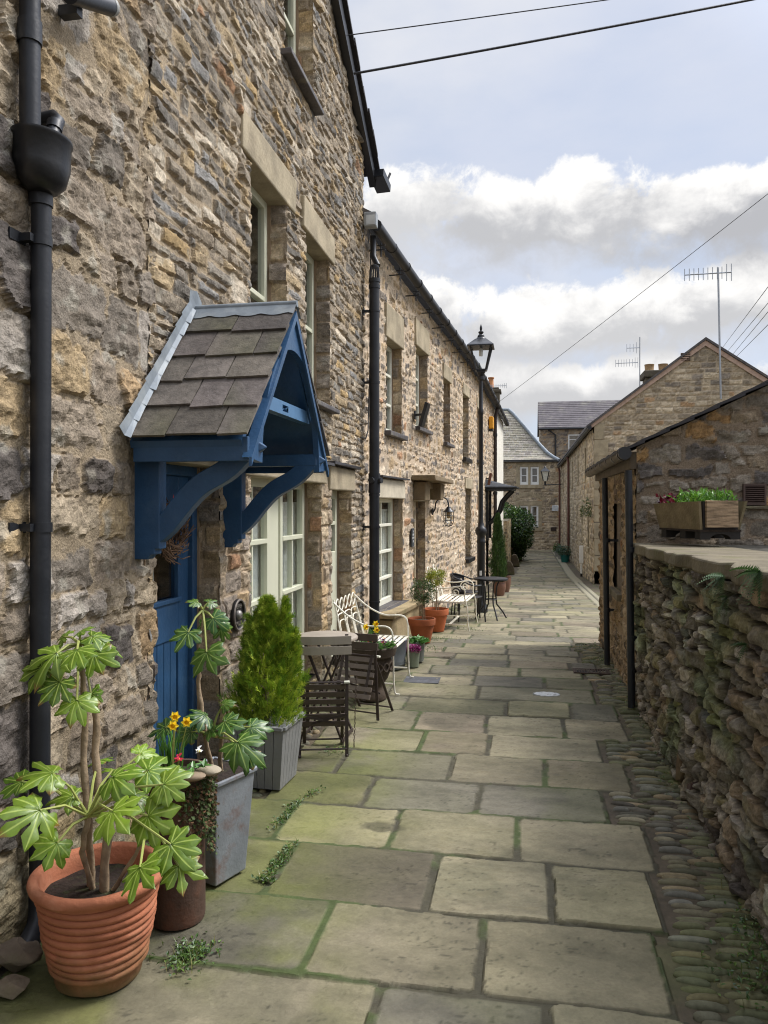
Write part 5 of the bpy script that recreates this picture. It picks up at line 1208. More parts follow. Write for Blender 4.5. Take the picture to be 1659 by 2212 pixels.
# boundary post
p=onX(1268,1200,1.74);t=thing('marker_post','white box on a thin post against the right-hand house wall','post',(1.72,25.2,float(zg(25.2))))
b=MB();b.box(-.06,.06,-.05,.05,.42,.98);b.build('cover',M_white,t,bevel=.015);b=MB();b.tube([(0,0,0),(0,0,.42)],.03,8);b.build('stem',M_white,t);b=MB();b.tube([(0,0,0),(0,0,.10)],.036,8);b.build('foot',M_black,t)
# rainwater pipes on the gabled house
for i,(Yq,cn,lab) in enumerate(((33.2,'red_brown_pipe','reddish-brown downpipe on the long wall of the gabled house'),(42.0,'red_brown_pipe','dark downpipe in the far corner beside the end house'))):
    t=thing('drainpipe',lab,'drainpipe',(GX-.09,Yq,-.8),group='rainwater pipes on the gabled house')
    b=MB();b.tube([(-.05,0,4.45),(0,0,4.2),(0,0,0)],.05,8);b.build('pipe',bpy.data.materials.get(cn) or mat(cn,(92,56,46),.5),t,smooth=True)
# ================================================================== aerials and cables
M_alu=mat('aluminium',(160,164,168),.4,metal=.6,var=.1,bump=0)
def aerial(lab,base,top,booms,w,group=None):
    t=thing('tv_aerial',lab,'aerial',base)
    b=MB();b.tube([(0,0,0),Vector(top)-Vector(base)],w,6);b.build('mast',M_alu,t,smooth=True)
    for A,Bq,n,eh in booms:
        A=Vector(A)-Vector(base);Bq=Vector(Bq)-Vector(base);b=MB();b.tube([A,Bq],w*.7,6)
        for i in range(n):
            q=A+(Bq-A)*(i/(n-1));e=eh*(1.4 if i>=n-2 else 1);b.tube([q-Vector((0,0,e)),q+Vector((0,0,e))],w*.4,5)
        b.build('boom',M_alu,t)
    return t
Y_=GY-.2
aerial('tall tv aerial on a pole fixed to the gable of the right-hand house',onY(1557,862,Y_),onY(1551,578,Y_),[(onY(1479,594,Y_),onY(1580,588,Y_),11,.16)],.026)
Y_=26.5
aerial('double tv aerial on a thin mast behind the gabled house roof',onY(1382,860,Y_),onY(1382,728,Y_),[(onY(1330,785,Y_),onY(1378,783,Y_),9,.12),(onY(1354,752,Y_),onY(1382,751,Y_),5,.13)],.018)
Y_=20.6
aerial('small tv aerial beside the chimney at the far end of the row',onY(1063,862,Y_),onY(1063,832,Y_),[(onY(1058,834,Y_),onY(1094,833,Y_),9,.05)],.012)
def cable(lab,A,Bq,sag,r,n=14):
    A=Vector(A);Bq=Vector(Bq);b=MB();b.tube([A+(Bq-A)*(i/n)-Vector((0,0,sag*4*(i/n)*(1-i/n))) for i in range(n+1)],r,6);o=b.build('overhead_cable',M_gutter,smooth=True,origin=A);o.location=A;return setp(o,lab,'cable')
cable('thick overhead cable from the cottage gable, lower of two at the top',onX(764,159,-1.72),at(1950,-66,8.2),.02,.012)
cable('thin overhead cable from the cottage gable, the highest in the sky',onX(752,76,-1.72),at(1950,-92,8.2),.01,.0055)
cable('long thin cable slanting down from the right to the row chimney',at(1078,868,20.4),at(1850,268,9),.03,.0045)
for i,(a,c) in enumerate((((1560,752),(1700,565)),((1569,762),(1720,582)),((1575,775),(1720,600)),((1583,778),(1720,640)))):
    cable(('thin overhead line right of the gable aerial, uppermost of four','thin overhead line right of the gable aerial, second from the top','thin overhead line right of the gable aerial, third from the top','thin overhead line right of the gable aerial, lowest of four')[i],onY(*a,26),at(*c,9),.0,.0055)
# ================================================================== plants: leaf, spray and blade makers
M_leaf=vmat('leaf',rough=.33,var=.14,scale=30,bump=.12,bscale=60,dist=.003,spec=.5,trans=.22)
M_needle=vmat('needle',rough=.65,var=.12,scale=40,bump=0,spec=.3,trans=.15)
M_bark=mat('bark',(150,130,104),.9,var=.25,scale=22,bump=.5,bscale=50,stain=(96,84,66))
M_petiole=mat('petiole',(150,156,84),.5,var=.15,bump=.05)
M_soil=mat('soil',(44,34,27),.95,var=.4,scale=45,bump=.8,bscale=60,stain=(70,84,40),stain_scale=20,stain_amt=.4)
def basis(d,up):
    d=Vector(d).normalized();n=Vector(up);n=(n-d*n.dot(d))
    if n.length<1e-3:n=Vector((0,0,1))-d*d.z+Vector((.01,0,0))
    n.normalize();s=n.cross(d);return Matrix((d,s,n)).transposed()
def palmate(acc,c,d,up,Ls,rng_,col,vein,lobes=8,droop=.22):
    """one hand-shaped fatsia leaf, base of blade at c, pointing along d"""
    Mx=basis(d,up);V,Q,Cc=acc;brown=rng_.uniform()<.3;old=rng_.uniform(.75,1.1)
    for k in range(lobes):
        a=R(-118+236*k/(lobes-1))+rng_.normal(0,.05)
        ln=Ls*(1-.42*abs(a)/R(118))*rng_.uniform(.82,1.08)
        wv=rng_.uniform(0,6);base=len(V);bd=rng_.normal(0,.10);dl=droop*rng_.uniform(.6,1.5)
        ts=(0,.12,.26,.40,.54,.67,.79,.90,1.0);ws=(.0,.055,.095,.098,.132,.150,.124,.070,.0)
        for t,w in zip(ts,ws):
            w=w*Ls*1.12
            for s,kk in((-1,0),(-.2,0),(-.07,1),(.07,1),(.2,0),(1,0)):
                x=ln*t;e_=abs(s)==1
                y=s*w*(1+.20*math.sin(wv+t*15)*e_) if not kk else math.copysign(min(.0085*Ls*(1-t*.8),max(w*.25,.0003)),s)
                y+=bd*Ls*(x/Ls)**2;X=x*math.cos(a)-y*math.sin(a);Yq=x*math.sin(a)+y*math.cos(a)
                r2=(x/Ls)**2
                Z=-dl*r2*Ls+(-.030*Ls if e_ else (.008*Ls if not kk else .001*Ls))*(min(1,t*4))+.030*Ls*math.sin(wv+t*11+s*1.5)*e_
                p=Mx@Vector((X,Yq,Z))
                V.append((c[0]+p.x,c[1]+p.y,c[2]+p.z));f=rng_.uniform(.90,1.10)
                Cc.append(vein if kk else (lin((128,100,50)) if brown and t>.85 and (k*7)%3==0 else tuple(v*f*old for v in col)))
        for i in range(len(ts)-1):
            for j in range(5):Q.append((base+i*6+j,base+i*6+j+1,base+i*6+j+7,base+i*6+j+6))
def leaves_np(pos,d,up,L,W,col):
    """many small pointed leaves at once"""
    n=len(pos);d=d/np.linalg.norm(d,axis=1,keepdims=True);s=np.cross(d,up);s/=np.linalg.norm(s,axis=1,keepdims=True)+1e-9;nn=np.cross(s,d)
    L=np.broadcast_to(L,(n,))[:,None];W=np.broadcast_to(W,(n,))[:,None]
    a=pos;b_=pos+d*L*.45+s*W*.5+nn*W*.15;c=pos+d*L-nn*L*.12;e=pos+d*L*.45-s*W*.5+nn*W*.15
    V=np.stack([a,b_,c,e],1).reshape(-1,3);ix=np.arange(n)[:,None]*4
    Ff=np.concatenate([ix+[0,1,2],ix+[0,2,3]],0)
    return V,Ff,np.repeat(col,4,0)
def spray_np(pos,d,L,col,g,k=5,spread=.55,w=.10):
    """feathery conifer sprays: a spine with pairs of scale-leaf side shoots"""
    n=len(pos);d=d/np.linalg.norm(d,axis=1,keepdims=True);rv=g.normal(size=(n,3));s=np.cross(d,rv);s/=np.linalg.norm(s,axis=1,keepdims=True)
    L=np.broadcast_to(L,(n,))[:,None];Vs=[];Cs=[]
    def tri(a,b_,c,cc):Vs.append(np.stack([a,b_,c],1));Cs.append(np.repeat(cc[:,None],3,1))
    nn=np.cross(s,d)
    tri(pos-s*L*w*.5,pos+s*L*w*.5,pos+d*L,col)
    for i in range(k):
        t=.15+.7*i/k;l=L*(.55-.35*i/k)
        for sg in(-1,1):
            q=d*.8+s*sg*spread*1.2+nn*g.normal(0,.25,(n,1));b0=pos+d*L*t
            tri(b0-d*L*w*.5,b0+d*L*w*.6,b0+q*l,col*g.uniform(.9,1.15,(n,1)))
    V=np.stack(Vs,1).reshape(-1,3);C_=np.stack(Cs,1).reshape(-1,3);return V,np.arange(len(V)).reshape(-1,3),C_
def blades_np(pos,h,lean,w,col,g):
    n=len(pos);a=g.uniform(0,2*math.pi,n);s=np.stack([np.cos(a),np.sin(a),0*a],1);l=np.stack([np.cos(a+1.5)*lean,np.sin(a+1.5)*lean,h],1)
    A=pos-s*w/2;B_=pos+s*w/2;m=pos+l*np.array([.35,.35,.6]);C1=m-s*w*.4;C2=m+s*w*.4;T=pos+l
    V=np.stack([A,B_,C2,C1,T],1).reshape(-1,3);ix=np.arange(n)[:,None]*5
    return V,np.concatenate([ix+[0,1,2],ix+[0,2,3],ix+[3,2,4]],0),np.repeat(col,5,0)
def cols(g,n,*pal,var=.2):
    P=np.array([lin(c) for c in pal]);return P[g.integers(0,len(P),n)]*g.uniform(1-var,1+var,(n,1))
# ================================================================== pots
M_terra=mat('terracotta',(190,112,74),.85,var=.12,scale=9,bump=.25,bscale=50,stain=(196,140,104),stain_scale=6,stain_amt=.35)
M_terra2=mat('terracotta_dark',(152,82,46),.7,var=.2,scale=7,bump=.2,stain=(74,58,34),stain_scale=4,stain_amt=.6)
def soil(parent,r,z,c=(0,0)):
    b=MB();K=18;b.add([(c[0],c[1],z+.008)]+[(c[0]+r*math.cos(2*math.pi*i/K),c[1]+r*math.sin(2*math.pi*i/K),z+rnd.uniform(-.004,.004)) for i in range(K)],[(0,1+i,1+(i+1)%K) for i in range(K)]);return b.build('soil',M_soil,parent,fix=False)
pr=[(.0,.0),(.138,.0)];H_=.355
prof_=[(.137,0),(.141,.012),(.146,.04)]
nrib=10
for i in range(nrib):
    z0=.045+i*.026;
    for q,o in((0,.000),(.3,.0065),(.6,.008),(.9,.004),(.97,-.001)):
        z=z0+q*.026;prof_.append((.142+(.205-.142)*((z)/.36)**.85+o,z))
prof_+=[(.206,.308),(.210,.318),(.222,.325),(.2255,.338),(.222,.350),(.212,.356),(.198,.354),(.190,.345),(.188,.30),(.175,.26)]
t=thing('plant_pot','large ribbed terracotta pot holding the fatsia in the bottom left corner','plant pot',(-1.44,2.415,0))
M_rib=mat('ribbed_terracotta',(170,106,76),.88,var=.14,scale=9,bump=.35,bscale=60,stain=(200,152,122),stain_scale=5,stain_amt=.35)
nt=M_rib.node_tree;N=nt.nodes;L=nt.links
tc=N.new('ShaderNodeTexCoord');sp=N.new('ShaderNodeSeparateXYZ');L.new(tc.outputs['Object'],sp.inputs[0])
nz=N.new('ShaderNodeTexNoise');nz.inputs['Scale'].default_value=16;nz.inputs['Detail'].default_value=8;L.new(tc.outputs['Object'],nz.inputs['Vector'])
ml=N.new('ShaderNodeMath');ml.operation='MULTIPLY_ADD';L.new(nz.outputs['Fac'],ml.inputs[0]);ml.inputs[1].default_value=.22;L.new(sp.outputs['Z'],ml.inputs[2])
mr=N.new('ShaderNodeMapRange');L.new(ml.outputs[0],mr.inputs[0]);mr.inputs[1].default_value=.26;mr.inputs[2].default_value=.11;mr.inputs[4].default_value=.85
mm=N.new('ShaderNodeMix');mm.data_type='RGBA';mm.inputs[7].default_value=lin((92,82,46))+(1,)
bs=N['Principled BSDF'];src=bs.inputs['Base Color'].links[0].from_socket;L.new(src,mm.inputs[6]);L.new(mr.outputs[0],mm.inputs[0]);L.new(mm.outputs[2],bs.inputs['Base Color'])
b=MB();b.lathe(prof_,64);b.v=[(x*(1+.010*math.sin(z*40+math.atan2(y,x)*2)+.006*math.sin(math.atan2(y,x)*5+z*90)),y*(1+.010*math.sin(z*40+math.atan2(y,x)*2)+.006*math.sin(math.atan2(y,x)*5+z*90)),z+.0015*math.sin(math.atan2(y,x)*3+z*25)) for x,y,z in b.v];b.build('body',M_rib,t,smooth=True);soil(t,.185,.285)
# fatsia in it
g0=np.random.default_rng(77)
def fatsia(lab,loc,stems,leafs,hubs,seed,col1,col2,vein,size=1.):
    g=np.random.default_rng(seed);t=thing('fatsia',lab,'shrub',loc);L0=Vector(loc)
    b=MB()
    for s in stems:
        pts=[Vector(p)-L0 for p in s[0]];P_=[]
        for a,c in zip(pts[:-1],pts[1:]):
            for i in range(4):P_.append(a+(c-a)*(i/4)+Vector((g.normal(0,.0025),g.normal(0,.0025),0)))
        P_.append(pts[-1]);n=len(P_);b.tube(P_,[s[1]+(s[2]-s[1])*i/(n-1)+.0012*math.sin(i*2.1) for i in range(n)],9)
    b.build('stem',M_bark,t,smooth=True)
    acc=([],[],[])
    for (p,sz,hub,upv) in leafs:
        p=Vector(p);h=Vector(hubs[hub]);d=p-h;dd=d.copy();dd.z=0
        if dd.length<.01:dd=Vector((g.normal(),g.normal(),0))
        dn=(d.normalized()*.7+dd.normalized()*.5+Vector((0,0,-.42))).normalized()
        up=Vector(upv)+Vector((g.normal(0,.15),g.normal(0,.15),0))
        f=g.uniform(0,1);c=tuple((np.array(lin(col1))*(1-f)+np.array(lin(col2))*f)*g.uniform(.85,1.12))
        base=p-dn*sz*.30
        palmate(acc,base-L0,dn,up,sz,g,c,lin(vein),lobes=int(g.integers(7,9)),droop=g.uniform(.10,.55))
        m=(h+base)/2+Vector((0,0,.25*(base-h).length*.5));pb=MB();pb.tube([h-L0,m-L0,base-L0],[.0055,.0045,.0035],6);pb.build('petiole',M_petiole,t,smooth=True)
    npmesh('foliage',np.array(acc[0]),np.array(acc[1]),np.array(acc[2]),M_leaf,t)
    return t
def pxp(px,py,D):return tuple(at(px,py,D))
D1=2.62
bse=(-1.44,2.415,.29)
hubs=[pxp(172,1390,2.62),pxp(190,1763,2.52),pxp(215,1480,2.66),pxp(318,1800,2.45)]
st_=[([(-1.475,2.43,.28),pxp(190,1780,2.60),pxp(182,1640,2.62),pxp(186,1530,2.62),pxp(176,1400,2.62)],.014,.009),
     ([(-1.41,2.40,.28),pxp(232,1800,2.58),pxp(212,1700,2.63),pxp(205,1600,2.65),pxp(208,1512,2.65)],.016,.012),
     ([(-1.46,2.41,.28),pxp(178,1840,2.55),pxp(190,1765,2.53)],.010,.009),
     ([(-1.39,2.42,.28),pxp(285,1860,2.50),pxp(318,1800,2.46)],.008,.006)]
UPC=(.1,-.55,.85);UPV=(.15,-.85,.5)
lf=[]
for px,py,s,D,h,u in((105,1425,.125,2.52,0,UPV),(75,1455,.105,2.54,0,UPV),(120,1490,.125,2.50,0,UPV),(165,1415,.125,2.46,0,UPC),(215,1425,.125,2.56,0,UPV),(165,1530,.12,2.48,0,UPV),(215,1378,.09,2.62,0,UPC),(130,1378,.09,2.66,0,UPC),(178,1362,.07,2.6,0,UPC),(240,1400,.08,2.66,0,UPC),(200,1510,.07,2.55,0,UPV),
    (62,1765,.150,2.32,1,UPV),(90,1672,.145,2.44,1,UPC),(108,1838,.125,2.40,1,UPV),(262,1680,.125,2.46,1,UPC),(252,1765,.125,2.32,1,UPV),(345,1665,.14,2.55,1,UPC),(372,1700,.14,2.42,1,UPV),(340,1775,.14,2.38,1,UPV),(385,1838,.15,2.30,1,UPV),(300,1893,.13,2.22,3,UPV),(140,1720,.10,2.50,1,UPC),(318,1625,.10,2.66,1,UPC),(215,1640,.09,2.68,1,UPC),(250,1660,.10,2.7,1,UPC),(30,1690,.09,2.5,1,UPC),(395,1885,.12,2.28,3,UPV),(305,1720,.11,2.6,1,UPC)):
    lf.append((pxp(px,py,D),s*g0.uniform(.72,.98),h,u))
fatsia('yellow-green fatsia with two bare stems growing in the ribbed terracotta pot',bse,st_,lf,hubs,5,(122,146,44),(92,124,34),(164,182,88))
# rusty tall planter
t=thing('planter','tall rusty brown cylinder planter topped with stones and trailing sedum','planter',(-1.335,2.80,0))
M_rusty=mat('rusty_brown',(80,60,48),.8,var=.3,scale=8,bump=.5,bscale=30,stain=(112,62,36),stain_scale=4,stain_amt=.5)
b=MB();b.lathe([(.103,0),(.106,.02),(.105,.30),(.108,.50),(.125,.52),(.128,.56),(.122,.575),(.105,.575),(.10,.50)],36);b.build('body',M_rusty,t,smooth=True);soil(t,.10,.55)
for i,(px,py,D,r,lab) in enumerate(((412,1655,2.86,(.052,.04,.018),'flat brown cobble lying on the soil of the rusty planter, nearest the red daisy'),(452,1643,2.92,(.045,.04,.018),'pale cobble on the rim of the rusty planter, behind the flat brown one'),(360,1645,2.84,(.04,.035,.02),'grey cobble on the rusty planter, half under the fatsia leaves'))):
    p=at(px,py,D);b=MB();b.blob((0,0,0),r,i+3,.08,14);o=b.build('cobble',mat('cobble_%d'%i,((138,120,98),(160,148,126),(128,122,116))[i],.8,var=.12,bump=.2),smooth=True);o.location=(p.x,p.y,.585+r[2]*.6);setp(o,lab,'stone')
# daffodils
def daffodil(lab,loc,n,flowers,seed,h=.2,sc=1):
    g=np.random.default_rng(seed);t=thing('daffodil',lab,'flower',loc)
    pos=g.normal(0,.022*sc,(n,3))*[1,1,0];V,Ff,C_=blades_np(pos,h*g.uniform(.6,1.05,n),g.uniform(.02,.07,n)*sc,.011*sc,cols(g,n,(70,112,40),(84,128,52)),g);npmesh('leaves',V,Ff,C_,M_leaf,t,smooth=False)
    L0=Vector(loc)
    for p in flowers:
        q=Vector(p)-L0;b=MB();b.tube([(q.x*.3,q.y*.3,0),(q.x*.7,q.y*.7,q.z*.6),(q.x,q.y+.01,q.z)],.003*sc,6);s=b.build('stalk',M_petiole,t)
        dr=Vector((.35+g.normal(0,.3),-.9,.1)).normalized();Mx=basis(dr,(0,0,1));b=MB()
        for k in range(6):
            a=k*math.pi/3;r=.024*sc;w=.011*sc
            pts=[Vector((0,0,0)),Vector((.002,r*.55*math.cos(a)-w*math.sin(a),r*.55*math.sin(a)+w*math.cos(a))),Vector((-.002,r*1.15*math.cos(a),r*1.15*math.sin(a))),Vector((.002,r*.55*math.cos(a)+w*math.sin(a),r*.55*math.sin(a)-w*math.cos(a)))]
            b.add([q+Mx@v for v in pts],[(0,1,2,3)])
        b.build('petals',M_daff,t,fix=False)
        b=MB();K=8;b.add([q+Mx@Vector((x,rr*math.cos(2*math.pi*i/K),rr*math.sin(2*math.pi*i/K))) for x,rr in((.0,.006*sc),(.018*sc,.010*sc),(.022*sc,.013*sc)) for i in range(K)],[(j*K+i,j*K+(i+1)%K,(j+1)*K+(i+1)%K,(j+1)*K+i) for j in range(2) for i in range(K)]);b.build('trumpet',M_daff2,t,fix=False,smooth=True)
    return t
M_daff=mat('daffodil_petal',(244,216,40),.6,var=.08,bump=0);M_daff2=mat('daffodil_trumpet',(240,186,20),.6,var=.08,bump=0)
pz=(-1.36,2.80,.56)
daffodil('yellow daffodils in the rusty brown planter by the blue door',pz,46,[pxp(378,1548,2.86),pxp(403,1560,2.84),pxp(374,1568,2.82)],9,.20,.78)
def daisy(lab,p,colr,seed,r=.020):
    g=np.random.default_rng(seed);t=thing('daisy',lab,'flower',(p[0],p[1],p[2]-.06));b=MB()
    for k in range(26):
        a=k*2.4;rr=r*(.6+.4*(k%3)/2);dz_=.06+.004*(k%4)
        d=Vector((math.cos(a),math.sin(a)*.75-.25,math.sin(a)*.5));e=Vector((-math.sin(a),math.cos(a)*.75,math.cos(a)*.5))
        c0=Vector((0,0,dz_));b.add([c0,c0+d*rr*.6+e*rr*.2,c0+d*rr,c0+d*rr*.6-e*rr*.2],[(0,1,2,3)])
    b.build('petals',colr,t,fix=False)
    b=MB();b.blob((0,-.006,.062),(.006,.006,.006),1,0);b.build('eye',M_daff,t,smooth=True)
    n=16;pos=g.normal(0,.02,(n,3))*[1,1,0];d=np.stack([g.normal(0,1,n),g.normal(0,1,n),g.uniform(.2,.8,n)],1);V,Ff,C_=leaves_np(pos,d,np.tile([0,0,1.],(n,1)),g.uniform(.03,.05,n),.022,cols(g,n,(76,118,52),(92,134,66)));npmesh('leaves',V,Ff,C_,M_leaf,t,smooth=False)
daisy('red double daisy among stones in the rusty planter',pxp(387,1640,2.80),mat('red_petal',(186,36,62),.6,bump=0),1)
daisy('small white daisy behind the red one in the rusty planter',pxp(431,1622,2.88),mat('white_petal',(232,232,228),.6,bump=0),2,.016)
# trailing sedum
g=np.random.default_rng(12)
t=thing('trailing_sedum','straggly grey-green sedum trailing down the side of the rusty planter','plant',(-1.25,2.80,.56))
n=1500;st0=g.uniform(0,1,(n,1));ang=g.uniform(-1.15,.45,(n,1));ln=g.uniform(.08,.34,(n,1))*(1-.35*np.abs(ang+.3))
rr=.118+.02*g.uniform(0,1,(n,1));wob=g.normal(0,.012,(n,3))
strand=g.integers(0,26,n);sa=g.uniform(-1.2,.5,26)[strand][:,None];sl_=g.uniform(.12,.36,26)[strand][:,None]
P_=np.concatenate([rr*np.cos(sa+.1*np.sin(st0*8+strand[:,None]))-.085,rr*np.sin(sa+.08*np.sin(st0*7+strand[:,None])),.02-st0*sl_],1)+wob*.6
V,Ff,C_=spray_np(P_,np.concatenate([g.normal(.5,.5,(n,1)),g.normal(-.2,.6,(n,1)),g.normal(-.5,.5,(n,1))],1),g.uniform(.010,.020,n),cols(g,n,(82,100,56),(70,88,50),(106,92,70),(128,96,70),var=.25),g,3,.7,.3);npmesh('strands',V,Ff,C_,M_needle,t,smooth=False)
# galvanised planter
t=thing('planter','tall square galvanised planter with rust streaks beside the rusty cylinder','planter',(-1.335,3.165,0),R(-21))
M_galv=mat('galvanised',(138,143,148),.5,metal=.25,var=.2,scale=7,bump=.2,stain=(122,70,36),stain_scale=4.5,stain_amt=.85)
b=MB();b.frustum(.094,.122,0,.44);b.build('body',M_galv,t,bevel=.006)
b=MB()
for i in range(4):
    c_=[(-1,-1),(1,-1),(1,1),(-1,1)];a_=c_[i];d_=c_[(i+1)%4];b.bar((a_[0]*.126,a_[1]*.126,.44),(d_[0]*.126,d_[1]*.126,.44),.016,.018)
b.build('rim',M_galv,t,bevel=.004);b=MB();b.frustum(.112,.115,.40,.443);b.build('soil',M_soil,t)
hubs=[pxp(438,1318,3.28),pxp(432,1460,3.28),pxp(455,1590,3.22)]
st_=[([(-1.345,3.17,.44),pxp(438,1560,3.27),pxp(428,1480,3.29),pxp(432,1440,3.28),pxp(430,1380,3.28),pxp(438,1318,3.28)],.011,.007),([(-1.31,3.17,.44),pxp(478,1560,3.22),pxp(482,1535,3.2)],.009,.007)]
lf=[]
for px,py,s,D,h,u in((398,1378,.145,3.18,0,UPC),(448,1425,.15,3.14,0,UPV),(418,1300,.07,3.25,0,UPC),(460,1300,.075,3.3,0,UPC),(470,1345,.10,3.25,0,UPV),(485,1365,.09,3.3,0,UPV),(440,1350,.08,3.3,0,UPC),(432,1545,.13,3.18,2,UPC),(345,1575,.10,3.25,2,UPC),(500,1560,.12,3.2,2,UPC),(525,1615,.15,3.05,2,UPV),(555,1575,.10,3.18,2,UPC),(490,1520,.07,3.2,2,UPC),(462,1575,.09,3.2,2,UPC),(545,1640,.11,3.08,2,UPV),(400,1585,.10,3.2,2,UPV)):
    lf.append((pxp(px,py,D),s*g0.uniform(.72,.98),h,u))
fatsia('darker green fatsia in the square galvanised planter against the blue door',(-1.335,3.17,.44),st_,lf,hubs,8,(84,116,40),(54,92,44),(140,160,84))
# slatted planter with conifer
t=thing('planter','grey boarded square planter with the golden conifer beside the cottage window','planter',(-1.49,4.285,0),R(-3))
M_gw=mat('grey_boards',(126,126,124),.7,var=.12,scale=8,bump=.3,stain=(104,100,94),stain_amt=.4)
b=MB();H0=.345
for side in range(4):
    Mr=Matrix.Rotation(side*math.pi/2,4,'Z')
    for i in range(6):
        a0=-1+2*i/6+.012;a1=-1+2*(i+1)/6-.012;bb,tt=.135,.168
        vs_=[Mr@Vector((a*h,-h+o,z)) for o in(0,.012) for a,h,z in((a0,bb,0),(a1,bb,0),(a1,tt,H0),(a0,tt,H0))];b.add(vs_,[(0,1,2,3),(7,6,5,4),(0,4,5,1),(1,5,6,2),(2,6,7,3),(3,7,4,0)])
b.frustum(.120,.152,.01,H0-.01);b.build('body',M_gw,t)
b=MB()
for i in range(4):
    c_=[(-1,-1),(1,-1),(1,1),(-1,1)];a_=c_[i];d_=c_[(i+1)%4];b.bar((a_[0]*.166,a_[1]*.166,H0+.008),(d_[0]*.166,d_[1]*.166,H0+.008),.032,.02)
b.build('rim',M_gw,t,bevel=.003);b=MB();b.frustum(.15,.152,H0-.06,H0-.012);b.build('soil',M_soil,t)
def conifer(name,lab,loc,h,rfun,n,pal,seed,tips=((0,0,1.),),L=(.03,.06),upw=1.2,branch=True):
    g=np.random.default_rng(seed);t=thing(name,lab,'conifer',loc)
    b=MB();b.tube([(0,0,-.02),(0,0,h*.9)],[.016,.003],7)
    if branch:
        for i in range(26):
            z=h*g.uniform(.05,.8);a=g.uniform(0,6.3);r=rfun(z/h)*.9;b.tube([(0,0,z),(r*.6*math.cos(a),r*.6*math.sin(a),z+r*.5),(r*math.cos(a),r*math.sin(a),z+r*1.1)],[.005,.004,.002],5)
    b.build('trunk',M_bark,t,smooth=True)
    u=g.uniform(0,1,n)**.85;a=g.uniform(0,2*math.pi,n);lump=1+.20*np.sin(a*3+u*9+seed)+.16*np.sin(a*5-u*17)+.10*np.sin(a*9+u*31)+g.normal(0,.14,n)
    rr=np.array([rfun(x) for x in u])*lump*np.sqrt(g.uniform(.25,1,n))
    P_=np.stack([rr*np.cos(a),rr*np.sin(a),u*h*.97],1)
    for (tx,ty,ts,tz0,tz1,tr,k) in tips:
        m=int(n*k);uu=g.uniform(0,1,m);aa=g.uniform(0,6.3,m);r2=tr*(1-uu)**.7*np.sqrt(g.uniform(.1,1,m))
        P_=np.concatenate([P_,np.stack([tx+r2*np.cos(aa),ty+r2*np.sin(aa),tz0+(tz1-tz0)*uu],1)])
    m=len(P_);out=P_*[1,1,0];out=out/(np.linalg.norm(out,axis=1,keepdims=True)+.01)
    d=out*.75+np.array([0,0,upw])+g.normal(0,.32,(m,3))
    rad=np.linalg.norm(P_[:,:2],axis=1)
    C_=cols(g,m,*pal,var=.22)
    V,Ff,C_=spray_np(P_,d,g.uniform(*L,m),C_,g);npmesh('foliage',V,Ff,C_,M_needle,t,smooth=False)
    return t
rf=lambda u:.205*(1-u)**.92*(.80+.75*min(u,.24)/.24*.40)+.006
conifer('golden_conifer','bushy golden-green cypress with two tips in the grey boarded planter',(-1.49,4.30,.33),.71,rf,4300,((154,174,52),(130,158,46),(176,190,68),(104,136,40)),3,tips=((.10,-.02,.1,.40,.70,.055,.07),(.15,.0,.1,.28,.52,.05,.06),(-.08,-.03,.1,.35,.60,.06,.06)),L=(.04,.085))
